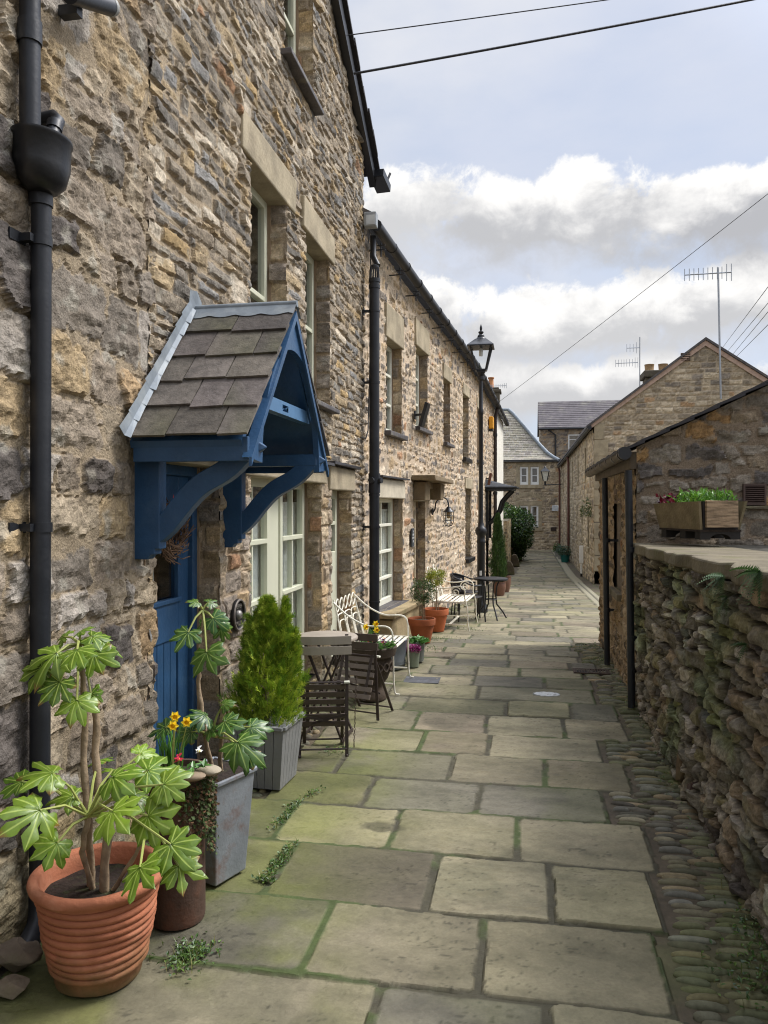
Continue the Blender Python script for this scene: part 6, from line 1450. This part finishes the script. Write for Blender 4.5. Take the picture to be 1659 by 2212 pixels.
# ================================================================== bistro set
M_littaupe=mat('lit_taupe_paint',(158,147,132),.5,var=.1,scale=6,bump=.08)  # sky light on upturned slats and tabletop, painted into the colour
M_brownmetal=mat('brown_metal',(66,56,52),.5,metal=.2,var=.15)
M_slatshade=mat('shaded_slat_paint',(84,72,64),.5,var=.12,bump=.08)  # same chair paint, with the shade on turned-away slats put into the colour
M_seatlit=mat('lit_seat_paint',(112,100,90),.5,var=.12,bump=.08)  # same chair paint again, lightened in colour for the seat that catches light
def bistro(lab,loc,rz,h,w,seat_tilt,back_lean):
    t=thing('folding_chair',lab,'chair',loc,rz,'folding chairs at the bistro table')
    hw=w/2
    for s in(-1,1):
        b=MB();b.bar((s*hw,back_lean*1.0,h),(s*hw,.0,.0),.008,.022,up=(1,0,0));b.blob((s*hw,0,.008),(.011,.011,.010),1,0,8);b.build('back_leg',M_brownmetal,t)
        b=MB();b.bar((s*(hw-.025),-.01,.47),(s*(hw-.025),.30,.0),.008,.02,up=(1,0,0));b.build('front_leg',M_brownmetal,t)
    b=MB();b.tube([(-hw,0,.05),(hw,0,.05)],.006,6);b.tube([(-hw+.02,.28,.03),(hw-.02,.28,.03)],.006,6);b.bar((-hw,.0,.27),(hw-.02,.08,.18),.004,.014);b.bar((hw,.0,.27),(-hw+.02,.08,.18),.004,.014);b.build('stretcher',M_brownmetal,t)
    b=MB()
    for z in(h-.035,h-.10):
        f=z/h;y=back_lean*f-.012
        b.add([(x,y+yy+.012*(1-(x/hw)**2)*-1,z+zz) for yy in(-.008,.006) for zz in(-.027,.027) for x in(-hw-.03,-hw/2,0,hw/2,hw+.03)],[(i,i+1,i+6,i+5) for i in range(4)]+[(10+i,15+i,16+i,11+i) for i in range(4)]+[(5+i,6+i,16+i,15+i) for i in range(4)]+[(i,10+i,11+i,i+1) for i in range(4)]+[(0,5,15,10),(4,14,19,9)])
    b.build('backrest',M_littaupe if seat_tilt>0 else M_slatshade,t,bevel=.002)
    b=MB();n=6
    for i in range(n):
        f=(i+.5)/n;z=.47-.30*f;y=seat_tilt*f*.30
        dv=Vector((0,seat_tilt*.3,-.30)).normalized();c=Vector((0,y,z));nn=Vector((0,-dv.z,dv.y))
        b.add([c+Vector((sx*(hw-.005),0,0))+dv*dz_+nn*o for o in(-.006,.006) for sx,dz_ in((-1,-.017),(1,-.017),(1,.017),(-1,.017))],[(0,1,2,3),(7,6,5,4),(0,4,5,1),(1,5,6,2),(2,6,7,3),(3,7,4,0)])
    b.build('seat',M_slatshade if seat_tilt>0 else M_seatlit,t,bevel=.002)
    b=MB();dv=Vector((0,seat_tilt*.3,-.30))
    for s in(-1,1):b.bar(Vector((s*(hw-.05),0,.485)),Vector((s*(hw-.05),0,.47))+dv*1.0,.008,.022,up=(1,0,0))
    b.tube([(-hw,0,.475),(hw,0,.475)],.007,6);b.build('seat_frame',M_brownmetal,t)
    b=MB()
    for s in(-1,1):b.box(s*hw-.018,s*hw+.018,-.012,.012,.468,.482)
    b.build('hinge_cap',M_cream,t,bevel=.003)
    return t
bistro('folded slatted bistro chair nearest the camera, its pale back to us',(-1.27,4.74,0),R(15),.775,.30,.25,.03)
bistro('folded slatted bistro chair behind the round table, in front of the bowl planter',(-1.25,5.67,0),R(-16),.66,.34,-.42,-.06)
t=thing('bistro_table','small round taupe folding bistro table between the two slatted chairs','table',(-1.36,5.17,0))
b=MB();b.lathe([(0,.672),(.205,.672),(.215,.68),(.215,.694),(.208,.70),(0,.70)],32);b.build('tabletop',M_littaupe,t,smooth=True)
for s in(-1,1):
    b=MB();b.bar((s*.15,-.14,0),(-s*.12,-.13,.67),.012,.026,up=(0,1,0));b.bar((s*.15,.14,0),(-s*.12,.13,.67),.012,.026,up=(0,1,0));b.bar((s*.15,-.14,.02),(s*.15,.14,.02),.012,.02);b.build('leg',M_brownmetal,t)
pa=ground(752,1630)
b=MB()
def chain(p,q,n,sag):
    p=Vector(p);q=Vector(q)
    for i in range(n):
        f=i/n;c=p+(q-p)*f-Vector((0,0,sag*4*f*(1-f)));r=.008
        K=8;b.tube([c+Vector((r*.6*math.cos(a)*(i%2)+.001,r*.6*math.cos(a)*((i+1)%2),r*1.25*math.sin(a))) for a in [2*math.pi*k/K for k in range(K)]],.0018,4,closed=True)
chain((pa.x+.02,pa.y+.15,.47),(pa.x+.03,pa.y+.03,.03),26,-.0)
setp(b.build('chain',M_iron),'straight rusty chain hanging from the nearest bistro chair','chain');b=MB();chain((pa.x-.06,pa.y+.2,.40),(pa.x-.04,pa.y+.02,.02),24,.02)
setp(b.build('chain',M_iron,origin=None),'slack rusty chain looping from the nearest bistro chair to the paving','chain')
# bowl planter on pedestal with relief pattern
bp=at(797,1500,6.45);t=thing('urn_planter','dark stone bowl planter with interlaced relief between chair and white bench','planter',(-1.27,6.28,0))
b=MB();b.lathe([(.13,0),(.135,.04),(.11,.07),(.10,.12),(.14,.17),(.165,.24),(.17,.32),(.165,.345),(.20,.36),(.21,.40),(.215,.43),(.205,.44),(.18,.43),(.17,.38)],32);
for k in range(2):
    b.tube([(.172*math.cos(a),.172*math.sin(a),.275+.035*math.sin(a*8+k*math.pi)) for a in [2*math.pi*i/96 for i in range(96)]],.009,6,closed=True)
b.build('bowl',mat('dark_cast_stone',(70,58,46),.8,var=.25,scale=9,bump=.4),t,smooth=True);soil(t,.175,.405)
daffodil('three yellow daffodils in the dark bowl planter by the white bench',(-1.27,6.28,.41),40,[(-1.30,6.2,.60),(-1.22,6.22,.625),(-1.20,6.15,.585)],21,.19,1.1)
g=np.random.default_rng(31)
t=thing('pansy','low pansies with purple and orange flowers in the dark bowl planter','flower',(-1.25,6.25,.41))
n=260;a=g.uniform(0,6.3,n);r=.17*np.sqrt(g.uniform(0,1,n));P_=np.stack([r*np.cos(a),r*np.sin(a),g.uniform(0,.05,n)],1);V,Ff,C_=leaves_np(P_,np.stack([np.cos(a),np.sin(a),g.uniform(.2,1,n)],1),np.tile([0,0,1.],(n,1)),g.uniform(.03,.05,n),.024,cols(g,n,(70,112,48),(92,134,60)));npmesh('leaves',V,Ff,C_,M_leaf,t,smooth=False)
n=40;a=g.uniform(0,6.3,n);r=.17*np.sqrt(g.uniform(0,1,n));P_=np.stack([r*np.cos(a),r*np.sin(a),g.uniform(.04,.075,n)],1);V,Ff,C_=leaves_np(P_,g.normal(0,1,(n,3)),np.tile([0,0,1.],(n,1)),.028,.026,cols(g,n,(110,30,96),(206,110,60),(96,24,70)));npmesh('petals',V,Ff,C_,M_leaf,t,smooth=False)
# ================================================================== white wire benches
M_wire=mat('white_metal',(230,224,206),.5,var=.1,scale=9,bump=.1,stain=(150,128,100),stain_scale=8,stain_amt=.4)
def arc(p,q,h,n=14,pw=1):
    p=Vector(p);q=Vector(q);return [p+(q-p)*(i/n)+Vector((0,0,h*math.sin(math.pi*i/n)**pw)) for i in range(n+1)]
def bench(lab,loc,rz,W,Dp,sh,bh,style):
    """front towards +X, width along Y"""
    t=thing('metal_bench',lab,'bench',loc,rz);y0,y1=-W/2,W/2;f=Dp
    b=MB()
    for i in range(9):
        x=.02+(f-.02)*i/8;b.box(x-.014,x+.014,y0,y1,sh-.006,sh) if style==0 else b.box(x-.017,x+.017,y0,y1,sh-.006+.012*math.sin(i),sh+.012*math.sin(i))
    b.box(.0,f+.01,y0-.012,y0,sh-.02,sh+.002);b.box(.0,f+.01,y1,y1+.012,sh-.02,sh+.002);b.build('seat',M_wire,t)
    b=MB();top=sh+bh
    L_=lambda z:-.10*(z-sh)/bh
    b.tube([(0,y0,sh*.0),(0,y0,sh),(L_(top),y0,top)],.008,8);b.tube([(0,y1,0),(0,y1,sh),(L_(top),y1,top)],.008,8)
    if style==0:
        for ph in(0,math.pi):b.tube([(L_(top-.06),y0+W*i/48,top-.055+.055*math.sin(2*math.pi*2.5*i/48+ph)) for i in range(49)],.0065,7)
        for k in range(3):
            c=y0+W*(k+.5)/3;w=W/3*.62
            for s in(0,.055):
                pts=[(L_(sh+z),c+(w-s*.6)*math.copysign(1,u)*(1-abs(1-abs(u))**2.4)**(.5) if abs(u)>0 else c,sh+z) for u,z in [(u_,(bh*.68-s)*(1-abs(u_)**2.2)) for u_ in [i/12-1 for i in range(25)]]]
                b.tube(pts,.0055,6)
    else:
        for k in range(2):
            c=y0+W*(k+.5)/2;w=W/4*.9
            for s in(0,.05,.1):
                pts=[(L_(sh+z),c+(w-s*.5)*u_,sh+z) for u_,z in [(u_,(bh+.03-s)*(1-abs(u_)**2.6)) for u_ in [i/10-1 for i in range(21)]]];b.tube(pts,.008,6)
        for k in range(7):y=y0+W*(k+.5)/7;b.tube([(0,y,sh),(L_(top-.12),y,top-.14)],.006,6)
    b.build('back',M_wire,t,smooth=True)
    for y in(y0-.01,y1+.01):
        b=MB();ah=sh+.19
        if style==0:P_=[(L_(top)+.0,y,top-.02),(.02,y,top-.13),(.10,y,ah+.04),(.2,y,ah-.01),(f-.13,y,ah),(f-.05,y,ah+.005),(f-.01,y,ah-.02),(f+.005,y,ah-.07),(f+.005,y,sh),(f+.01,y,.02),(f+.025,y,.006),(f+.06,y,.006)]
        else:P_=[(L_(top)*.5,y,sh+bh*.55),(.08,y,ah-.015),(f*.5,y,ah-.01),(f-.10,y,ah+.03),(f-.03,y,ah+.02),(f+.0,y,ah-.05),(f-.03,y,sh+.06),(f+.01,y,sh+.0),(f+.03,y,sh*.6),(f+.02,y,sh*.3),(f+.05,y,.0)]
        Q_=[]
        for a,c in zip(P_[:-1],P_[1:]):
            a=Vector(a);c=Vector(c);Q_+=[a,a+(c-a)*.5]
        Q_.append(Vector(P_[-1]))
        for _ in range(2):Q_=[Q_[0]]+[(Q_[i-1]+Q_[i]*2+Q_[i+1])/4 for i in range(1,len(Q_)-1)]+[Q_[-1]]
        b.tube(Q_,.008,8)
        if style:
            c=Vector((f-.14,y,ah-.06));b.tube([c+Vector((.075*(1-i/30)*math.cos(i*.42+.6),0,.075*(1-i/30)*math.sin(i*.42+.6))) for i in range(28)],.008,7)
        b.build('arm',M_wire,t,smooth=True)
    b=MB();b.tube([(0,y0,.09),(f,y0,.09)],.008,6);b.tube([(0,y1,.09),(f,y1,.09)],.008,6);b.box(f*.5-.015,f*.5+.015,y0,y1,.08,.09);b.build('stretcher',M_wire,t)
    return t
bench('white wire bench with looped arched back beside the dark bowl planter',(-1.52,6.76,0),R(-2),.66,.42,.385,.40,0)
bench('white metal bench with scrolled arms between the potted trees and the lamp post',(-1.24,10.95,float(zg(10.95))),R(-4),.82,.46,.40,.42,1)
# ================================================================== pots further along
M_zinc=mat('grey_zinc',(112,118,122),.45,metal=.4,var=.15,scale=8,bump=.1)
t=thing('tub','large grey zinc tub under the arm of the nearer white bench','tub',(-1.33,7.5,0))
b=MB();b.lathe([(.145,0),(.15,.01),(.152,.04),(.158,.045),(.154,.055),(.160,.07),(.156,.08),(.175,.27),(.18,.28),(.172,.285),(.165,.26)],32);b.build('body',M_zinc,t,smooth=True);soil(t,.16,.25)
M_sagepot=mat('sage_pot',(126,134,116),.5,metal=.1,var=.1,scale=7,bump=.1)
M_greypot=mat('grey_pot',(120,124,118),.5,metal=.2,var=.1,bump=.1)
def roundpot(lab,loc,r0,r1,h,m,lip=.01):
    t=thing('plant_pot',lab,'plant pot',loc);b=MB();b.lathe([(r0,0),(r1,h-lip*2),(r1+lip,h-lip*1.6),(r1+lip,h-.002),(r1,h),(r1-.006,h-.005),(r1-.01,h-.03)],28);b.build('body',m,t,smooth=True);soil(t,r1-.008,h-.025);return t
roundpot('small sage-green metal pot with purple flowers at the bench corner',(-1.11,7.58,0),.058,.07,.165,M_sagepot,.004)
roundpot('small grey pot of green leaves just behind the purple flowers',(-1.10,7.86,0),.06,.075,.20,M_greypot,.004)
def tuft(name,lab,cat,loc,n,r,h,pal,L=(.03,.05),w=.02,seed=1,upz=(.3,1.)):
    g=np.random.default_rng(seed);t=thing(name,lab,cat,loc);a=g.uniform(0,6.3,n);q=r*np.sqrt(g.uniform(0,1,n));P_=np.stack([q*np.cos(a),q*np.sin(a),h*g.uniform(0,1,n)*(1-.6*(q/r)**2)],1)
    V,Ff,C_=leaves_np(P_,np.stack([np.cos(a)+g.normal(0,.4,n),np.sin(a)+g.normal(0,.4,n),g.uniform(*upz,n)],1),np.tile([0,0,1.],(n,1))+g.normal(0,.3,(n,3)),g.uniform(*L,n),w,cols(g,n,*pal,var=.25));npmesh('foliage',V,Ff,C_,M_leaf,t,smooth=False);return t
tuft('cyclamen','purple ruffled flowers filling the small sage-green pot','flower',(-1.11,7.58,.145),240,.078,.07,((150,50,110),(176,76,136),(120,36,86)),(.02,.035),.026,4)
tuft('primrose','fresh green rosette leaves in the small grey pot','plant',(-1.10,7.86,.18),160,.09,.06,((84,132,62),(104,150,78)),(.035,.06),.028,5)
T1=(-1.24,9.2,float(zg(9.2)));T2=(-1.20,10.35,float(zg(10.35)))
def classic(lab,loc,r,h,m):
    t=thing('plant_pot',lab,'plant pot',loc);b=MB();b.lathe([(r*.62,0),(r*.90,h*.74),(r*.98,h*.745),(r,h*.97),(r*.985,h),(r*.93,h),(r*.90,h*.95),(r*.88,h*.8)],32);b.build('body',m,t,smooth=True);soil(t,r*.9,h*.88);return t
classic('dark mossy terracotta pot with the small green standard tree, by the stone ledge',T1,.168,.29,M_terra2)
classic('brighter terracotta pot with the yellowish standard tree, further along',T2,.172,.30,mat('terracotta_red',(176,96,56),.75,var=.12,scale=7,bump=.2))
def standard(lab,loc,hs,r,pal,seed,n=900):
    g=np.random.default_rng(seed);t=thing('standard_tree',lab,'tree',loc);b=MB()
    b.tube([(0,0,-.02),(.008,.004,hs*.5),(0,0,hs)],[.009,.008,.007],7);b.tube([(.03,.01,-.02),(.022,.01,hs*.8)],.005,6)
    for i in range(14):
        d=Vector((g.normal(),g.normal(),abs(g.normal())+.4)).normalized()*r*g.uniform(.6,1);b.tube([(0,0,hs-.02),tuple(Vector((0,0,hs))+d*.5),tuple(Vector((0,0,hs+.02))+d)],[.005,.003,.0015],5)
    b.build('trunk',M_bark,t,smooth=True)
    P_=g.normal(0,1,(n,3));P_/=np.linalg.norm(P_,axis=1,keepdims=True);cl=g.normal(0,1,(16,3));cl/=np.linalg.norm(cl,axis=1,keepdims=True)
    k=g.integers(0,16,n);P_=(cl[k]*.62+P_*.38*g.uniform(.3,1.2,(n,1)))*r*np.array([1,1,.9])+[0,0,hs+r*.55]
    V,Ff,C_=leaves_np(P_,(P_-[0,0,hs])+g.normal(0,.12,(n,3)),g.normal(0,1,(n,3)),g.uniform(.022,.042,n),.014,cols(g,n,*pal,var=.25));npmesh('crown',V,Ff,C_,M_leaf,t,smooth=False);return t
standard('small grey-green standard tree in the dark mossy terracotta pot',(T1[0]+.01,T1[1],T1[2]+.25),.27,.17,((84,104,58),(100,116,72),(66,84,46)),11)
standard('small yellowish standard tree in the brighter terracotta pot',(T2[0]-.0,T2[1],T2[2]+.26),.37,.15,((150,154,52),(124,138,50),(170,168,70)),12)
# dark wicker chairs and glass table
M_rattan=mat('black_rattan',(40,38,40),.5,var=.3,scale=60,bump=.6,bscale=120)
def cafe_chair(lab,loc,rz,s=.86):
    t=thing('wicker_chair',lab,'chair',loc,rz,'black wicker chairs at the glass table')
    def S(p):return tuple(v*s for v in p)
    for x,y in((-.21,-.2),(.21,-.2),(-.21,.22),(.21,.22)):
        b=MB();b.tube([S((x*1.12,y*1.12,0)),S((x,y,.43)),S((x*1.05,y*(1.25 if y<0 else 1.05),.64))] if 1 else [],.013*s,8);b.build('leg',M_black,t,smooth=True)
    b=MB();b.lathe([(0,.41*s),(.23*s,.41*s),(.24*s,.425*s),(.23*s,.44*s),(0,.435*s)],24);b.build('seat',M_rattan,t,smooth=True)
    b=MB();K=16;rows=7
    vs_=[];
    for j in range(rows+1):
        z=.46+.30*j/rows
        for i in range(K+1):
            a=R(200+140*i/K);r=.25+.05*j/rows;vs_.append(S((r*math.cos(a),r*math.sin(a)-.01,z-.05*abs(i/K-.5)*2*(j/rows))))
    b.add(vs_,[(j*(K+1)+i,j*(K+1)+i+1,(j+1)*(K+1)+i+1,(j+1)*(K+1)+i) for j in range(rows) for i in range(K) if not (j in(2,4) and i%2)]);
    o=b.build('backrest',M_rattan,t,fix=False);so_=o.modifiers.new('solid','SOLIDIFY');so_.thickness=.012
    b=MB();b.tube([S((.25*math.cos(a)*1.18,.25*math.sin(a)*1.18+.02,.64+.12*max(0,-math.sin(a)))) for a in [R(150+240*i/26) for i in range(27)]],.014*s,8);b.build('arm_rail',M_black,t,smooth=True)
    return t
zq=lambda y:float(zg(y))
cafe_chair('black wicker chair nearer the camera, in front of the lamp post',(-.86,11.75,zq(11.75)),R(-75))
cafe_chair('black wicker chair by the wall, behind the nearer wicker chair',(-.98,12.75,zq(12.75)),R(-100))
t=thing('glass_table','round black-framed glass table in front of the lamp post','table',(-.545,12.1,zq(12.1)))
b=MB();b.lathe([(.245,.60),(.262,.60),(.268,.615),(.262,.63),(.245,.63)],32);b.build('rim',M_black,t,smooth=True)
b=MB();b.lathe([(0,.612),(.248,.612),(.248,.622),(0,.622)],32);gm=mat('green_glass',(120,150,146),.06,var=.02,bump=0,spec=.8);b.build('glass_top',gm,t,smooth=True)
for k in range(4):
    a=R(25+90*k);b=MB();c,s=math.cos(a),math.sin(a)
    b.tube([(c*.15,s*.15,.60),(c*.10,s*.10,.50),(c*.085,s*.085,.34),(c*.10,s*.10,.22),(c*.20,s*.20,.10),(c*.26,s*.26,.0)],.012,8);b.build('leg',M_black,t,smooth=True)
b=MB();b.tube([(.088*math.cos(x),.088*math.sin(x),.3) for x in [2*math.pi*i/20 for i in range(20)]],.008,6,closed=True);b.build('ring',M_black,t,smooth=True)
# glazed pots with slim cypress
M_glaze=mat('brown_glaze',(116,82,66),.35,var=.2,scale=5,bump=.1,stain=(92,70,50),stain_amt=.4)
def glazed(lab,loc,r,h):
    t=thing('plant_pot',lab,'plant pot',loc);b=MB();b.lathe([(r*.70,0),(r*.85,h*.25),(r*.97,h*.6),(r*.98,h*.85),(r*.93,h*.93),(r*1.05,h*.96),(r*1.05,h),(r*.92,h),(r*.9,h*.9)],28);b.build('body',M_glaze,t,smooth=True);soil(t,r*.9,h*.9);return t
G1=(-.575,16.8,zq(16.8));G2=(-.50,18.0,zq(18.0))
glazed('brown glazed pot with the slim cypress, nearer of the two by the wall',G1,.145,.30);glazed('brown glazed pot just beyond the cypress pot',G2,.155,.36)
conifer('slim_cypress','tall slim dark cypress in the nearer brown glazed pot',(G1[0]-.03,G1[1],G1[2]+.27),1.50,lambda u:.17*(1-u)**.55*(.7+.3*min(1,u*5))+.005,3600,((60,84,38),(72,98,46),(52,74,36)),15,tips=(),L=(.05,.09),upw=2.4,branch=False)
conifer('small_cypress','small dark cypress in the further brown glazed pot',(G2[0]-.06,G2[1],G2[2]+.32),.62,lambda u:.12*(1-u)**.6+.01,900,((62,82,40),(80,98,50)),16,tips=(),L=(.05,.08),upw=1.8,branch=False)
# leaning guard stones
M_gs=mat('guard_stone',(92,82,64),.95,var=.3,scale=5,bump=.8,bscale=14,stain=(72,84,40),stain_scale=3,stain_amt=.7)
for i,(x,y,w,h,lab) in enumerate(((-.56,25.7,.30,.46,'nearest mossy guard stone leaning at the low wall foot'),(-.42,29.6,.28,.46,'second mossy guard stone leaning at the low wall foot'),(-.36,33.4,.28,.44,'third mossy guard stone leaning at the low wall foot'),(-.32,37,.26,.6,'farthest mossy guard stone at the low wall foot under the hedge'))):
    b=MB();pl=[(-.5*w,0),(.62*w,0),(.55*w,h*.35),(.42*w,h*.7),(.18*w,h*.97),(-.1*w,h),(-.4*w,h*.93),(-.5*w,h*.6)];b.prism(pl,lambda p,q,a:(p,a,q),-.12,.14);o=b.build('guard_stone',M_gs,bevel=.03);o.location=(x,y,zq(y)-.01);setp(o,lab,'stone')
# hedge beside the low wall
g=np.random.default_rng(44);hl=Vector((-.45,32.5,-.75))
t=thing('hedge_bush','dense dark green laurel bush overhanging the low wall at the far left','bush',hl)
n=6500;cl=[(-.35,0,1.55,.75),(.05,-.4,1.6,.62),(.30,.2,1.55,.5),(-.1,.5,.95,.55),(.1,-.2,1.15,.5),(.0,.4,.5,.42),(-.5,.4,1.9,.55),(.2,1.2,.9,.5)]
k=g.integers(0,len(cl),n);A=np.array(cl);u=g.normal(0,1,(n,3));u/=np.linalg.norm(u,axis=1,keepdims=True);P_=A[k,:3]+u*(A[k,3]*g.uniform(.65,1.08,n))[:,None]*np.array([1,1.3,1]);P_[:,2]=np.maximum(P_[:,2],.05)
V,Ff,C_=leaves_np(P_,u+g.normal(0,.5,(n,3)),np.tile([0,0,1.],(n,1))+g.normal(0,.4,(n,3)),g.uniform(.09,.16,n),.07,cols(g,n,(62,92,38),(46,74,30),(84,112,46),(38,60,28),var=.25));npmesh('foliage',V,Ff,C_,M_leaf,t,smooth=False)
b=MB();b.tube([(-.1,.3,0),(-.15,.2,.8),(-.2,.1,1.6)],[.06,.05,.03],8);b.build('trunk',M_bark,t,smooth=True)
# pots at the foot of the right-hand house
M_teal=mat('teal_pot',(30,104,98),.45,var=.08,bump=.05);M_gp=mat('pale_grey_pot',(150,150,144),.6)
for i,(x,y,r,h,m,lab,pl,pc_) in enumerate(((1.56,32.4,.19,.30,M_teal,'teal round pot at the foot of the right-hand house',((60,84,56),(78,100,70)),'dark lavender bush in the teal pot'),(1.50,34.6,.16,.26,M_gp,'pale grey pot just beyond the teal pot',((120,138,124),(96,116,100)),'silvery shrub in the pale grey pot beyond the teal one'),(1.42,36.4,.15,.24,M_gp,'farthest pot in the row of three at the right-hand house',((70,104,52),(92,124,66)),'green shrub in the farthest of three pots at the right-hand house'))):
    roundpot(lab,(x,y,zq(y)+.0),r*.75,r,h,m,.015)
    tuft('potted_shrub',pc_,'shrub',(x,y,zq(y)+h-.05),420,r*1.25,.42,pl,(.06,.11),.03,60+i,(.5,1.6))
# climbing plant on the right-hand house
tuft('climber','small climbing plant on the right-hand house wall above the shed gutter','plant',(1.70,22.6,1.25),260,.17,.6,((104,120,70),(84,104,58)),(.06,.09),.04,70)
# planting in the trough
tl=trough.location
def rel(x,y,z):return(trough.matrix_basis@Vector((x,y,z)))
g=np.random.default_rng(81)
def trough_plant(name,lab,yr,pal,n,h,w,L,seed):
    g=np.random.default_rng(seed);p=rel(0,(yr[0]+yr[1])/2,.24);t=thing(name,lab,'plant',p);ang=trough.rotation_euler.z;ca,sa=math.cos(ang),math.sin(ang)
    x=g.uniform(-.15,.15,n);y=g.uniform(yr[0],yr[1],n)-(yr[0]+yr[1])/2;P_=np.stack([x*ca-y*sa,x*sa+y*ca,h*g.uniform(0,1,n)**1.2],1)
    V,Ff,C_=leaves_np(P_,np.stack([g.normal(0,.6,n),g.normal(0,.6,n),g.uniform(.3,1.3,n)],1),g.normal(0,.4,(n,3))+[0,-.6,.8],g.uniform(*L,n),w,cols(g,n,*pal,var=.3));npmesh('foliage',V,Ff,C_,M_leaf,t,smooth=False)
trough_plant('leafy_herb','bright lime-green leafy herb in the wooden trough',(-.25,.12),((96,142,44),(116,158,58),(80,124,40)),520,.085,.018,(.03,.065),82)
trough_plant('heuchera','dark red heuchera at the far end of the wooden trough',(.10,.30),((96,14,34),(66,14,28),(120,24,44)),240,.07,.034,(.03,.045),83)
# ferns and weeds on the garden wall
def fern(lab,p,seed,n=9,L=.16,col=((48,74,38),(64,92,46))):
    g=np.random.default_rng(seed);t=thing('fern',lab,'fern',p);V=[];Ff=[];Cc=[]
    for i in range(n):
        a=g.uniform(-1.3,1.3);dv=Vector((-math.cos(a)*.6,math.sin(a),g.uniform(-1.1,.3))).normalized();ln=L*g.uniform(.6,1.1);c=np.array(lin(col[i%2]))*g.uniform(.8,1.2);s=dv.cross(Vector((-.8,0,.6))).normalized()
        for j in range(12):
            f=j/12;q=dv*ln*f+Vector((0,0,-.45*ln*f*f));w=ln*.26*(1-f)**.7*min(1,.4+f*3)
            for sg in(-1,1):
                b0=len(V);e=q+s*sg*w+dv*w*.35;V+=[tuple(q-dv*ln*.02),tuple(q+dv*ln*.045),tuple(e)];Ff.append((b0,b0+1,b0+2));Cc+=[tuple(c)]*3
    npmesh('fronds',np.array(V),np.array(Ff),np.array(Cc),M_needle,t,smooth=False)
for px,py,X,lab,nn,l in((1562,1245,.82,'dark fern hanging under the coping, left of the others',26,.10),(1570,1290,.83,'dark fern just below the coping fern on the garden wall',20,.08),(1640,1235,.80,'brighter fern at the right edge of the picture under the coping',26,.11),(1612,1392,.82,'small fern low in the garden wall face below the coping ferns',16,.07)):
    fern(lab,onX(px,py,X),int(px),nn,l)
# weeds growing in the joints and along the wall feet: too many to count
g=np.random.default_rng(99);P_=[]
spots=[]
for (px,py,n,sp) in((410,2060,260,.040),(1270,1395,70,.10),(1005,1335,60,.10),(960,1380,80,.12),(1020,1358,60,.10),(1640,2080,90,.07),(1650,1960,60,.05),(1630,2010,80,.06),(925,1402,90,.10),(1070,1330,60,.15),(1290,1425,60,.08),(725,1620,50,.05),(1600,2120,60,.06),(880,1412,60,.08)):
    c=ground(px,py)
    for _ in range(n):P_.append((c.x+g.normal(0,sp),c.y+g.normal(0,sp*1.2),0))
for (a_,b_,n_) in(((640,1812),(572,1898),170),((652,1720),(585,1795),110),((560,1896),(590,1902),50),((700,1700),(655,1722),40)):
    A_=ground(*a_);B_=ground(*b_)
    for _ in range(n_):
        f=g.uniform()**(1.0)*.7+.3*g.beta(.6,.6);P_.append((A_.x+(B_.x-A_.x)*f+g.normal(0,.016),A_.y+(B_.y-A_.y)*f+g.normal(0,.010),0))
for _ in range(1300):
    y=g.uniform(2,24);x=float(leftwall(y))+abs(g.normal(0,.06))+.02 if g.uniform()<.6 else (.84-abs(g.normal(0,.04)) if y<9.7 else 1.8-abs(g.normal(0,.05)));P_.append((x,y,0))
P_=np.array(P_);P_[:,2]=zg(P_[:,1])-.012;n=len(P_)
V1,F1,C1=leaves_np(P_+[0,0,.008],np.stack([g.normal(0,1,n),g.normal(0,1,n),g.uniform(.15,1,n)],1),np.tile([0,0,1.],(n,1)),g.uniform(.010,.026,n),.012,cols(g,n,(74,104,44),(92,116,50),(60,86,40),var=.25))
V2,F2,C2=blades_np(P_[::3],g.uniform(.015,.05,len(P_[::3])),g.uniform(.005,.03,len(P_[::3])),.003,cols(g,len(P_[::3]),(96,112,54),(124,122,72)),g)
setp(npmesh('weeds',np.concatenate([V1,V2]),np.concatenate([F1,F2+len(V1)]),np.concatenate([C1,C2]),M_leaf,smooth=False),kind='stuff')
def rock(r,seed):
    q=random.Random(seed);bm=bmesh.new()
    for _ in range(22):
        d=Vector((q.gauss(0,1),q.gauss(0,1),q.gauss(0,1))).normalized()*q.uniform(.85,1.1);bm.verts.new((d.x*r[0],d.y*r[1],d.z*r[2]))
    bmesh.ops.convex_hull(bm,input=bm.verts);bm.verts.index_update();b=MB()
    lk=[v for v in bm.verts if v.link_faces];ix={v:i for i,v in enumerate(lk)}
    b.add([v.co for v in lk],[tuple(ix[v] for v in f.verts) for f in bm.faces]);bm.free();return b
# loose stones at the foot of the boulder wall and the garden wall
for i,(px,py,r,lab) in enumerate(((35,2090,(.10,.07,.05),'big rough stone on the paving left of the ribbed pot'),(25,2150,(.06,.05,.035),'smaller rough stone in the bottom left corner of the picture'),(1478,1700,(.05,.06,.13),'upright rough stone standing at the garden wall foot'),(1500,1750,(.045,.06,.11),'second upright stone at the garden wall foot, nearer the camera'))):
    p=ground(px,py);b=rock(r,i+9);o=b.build('loose_stone',mat('loose_stone_%d'%i,((112,98,82),(122,108,90),(104,86,64),(84,66,58))[i],.95,var=.3,scale=14,bump=.8,bscale=40,stain=(80,86,48)),bevel=.006);o.location=(p.x,p.y,r[2]*.8);setp(o,lab,'stone')
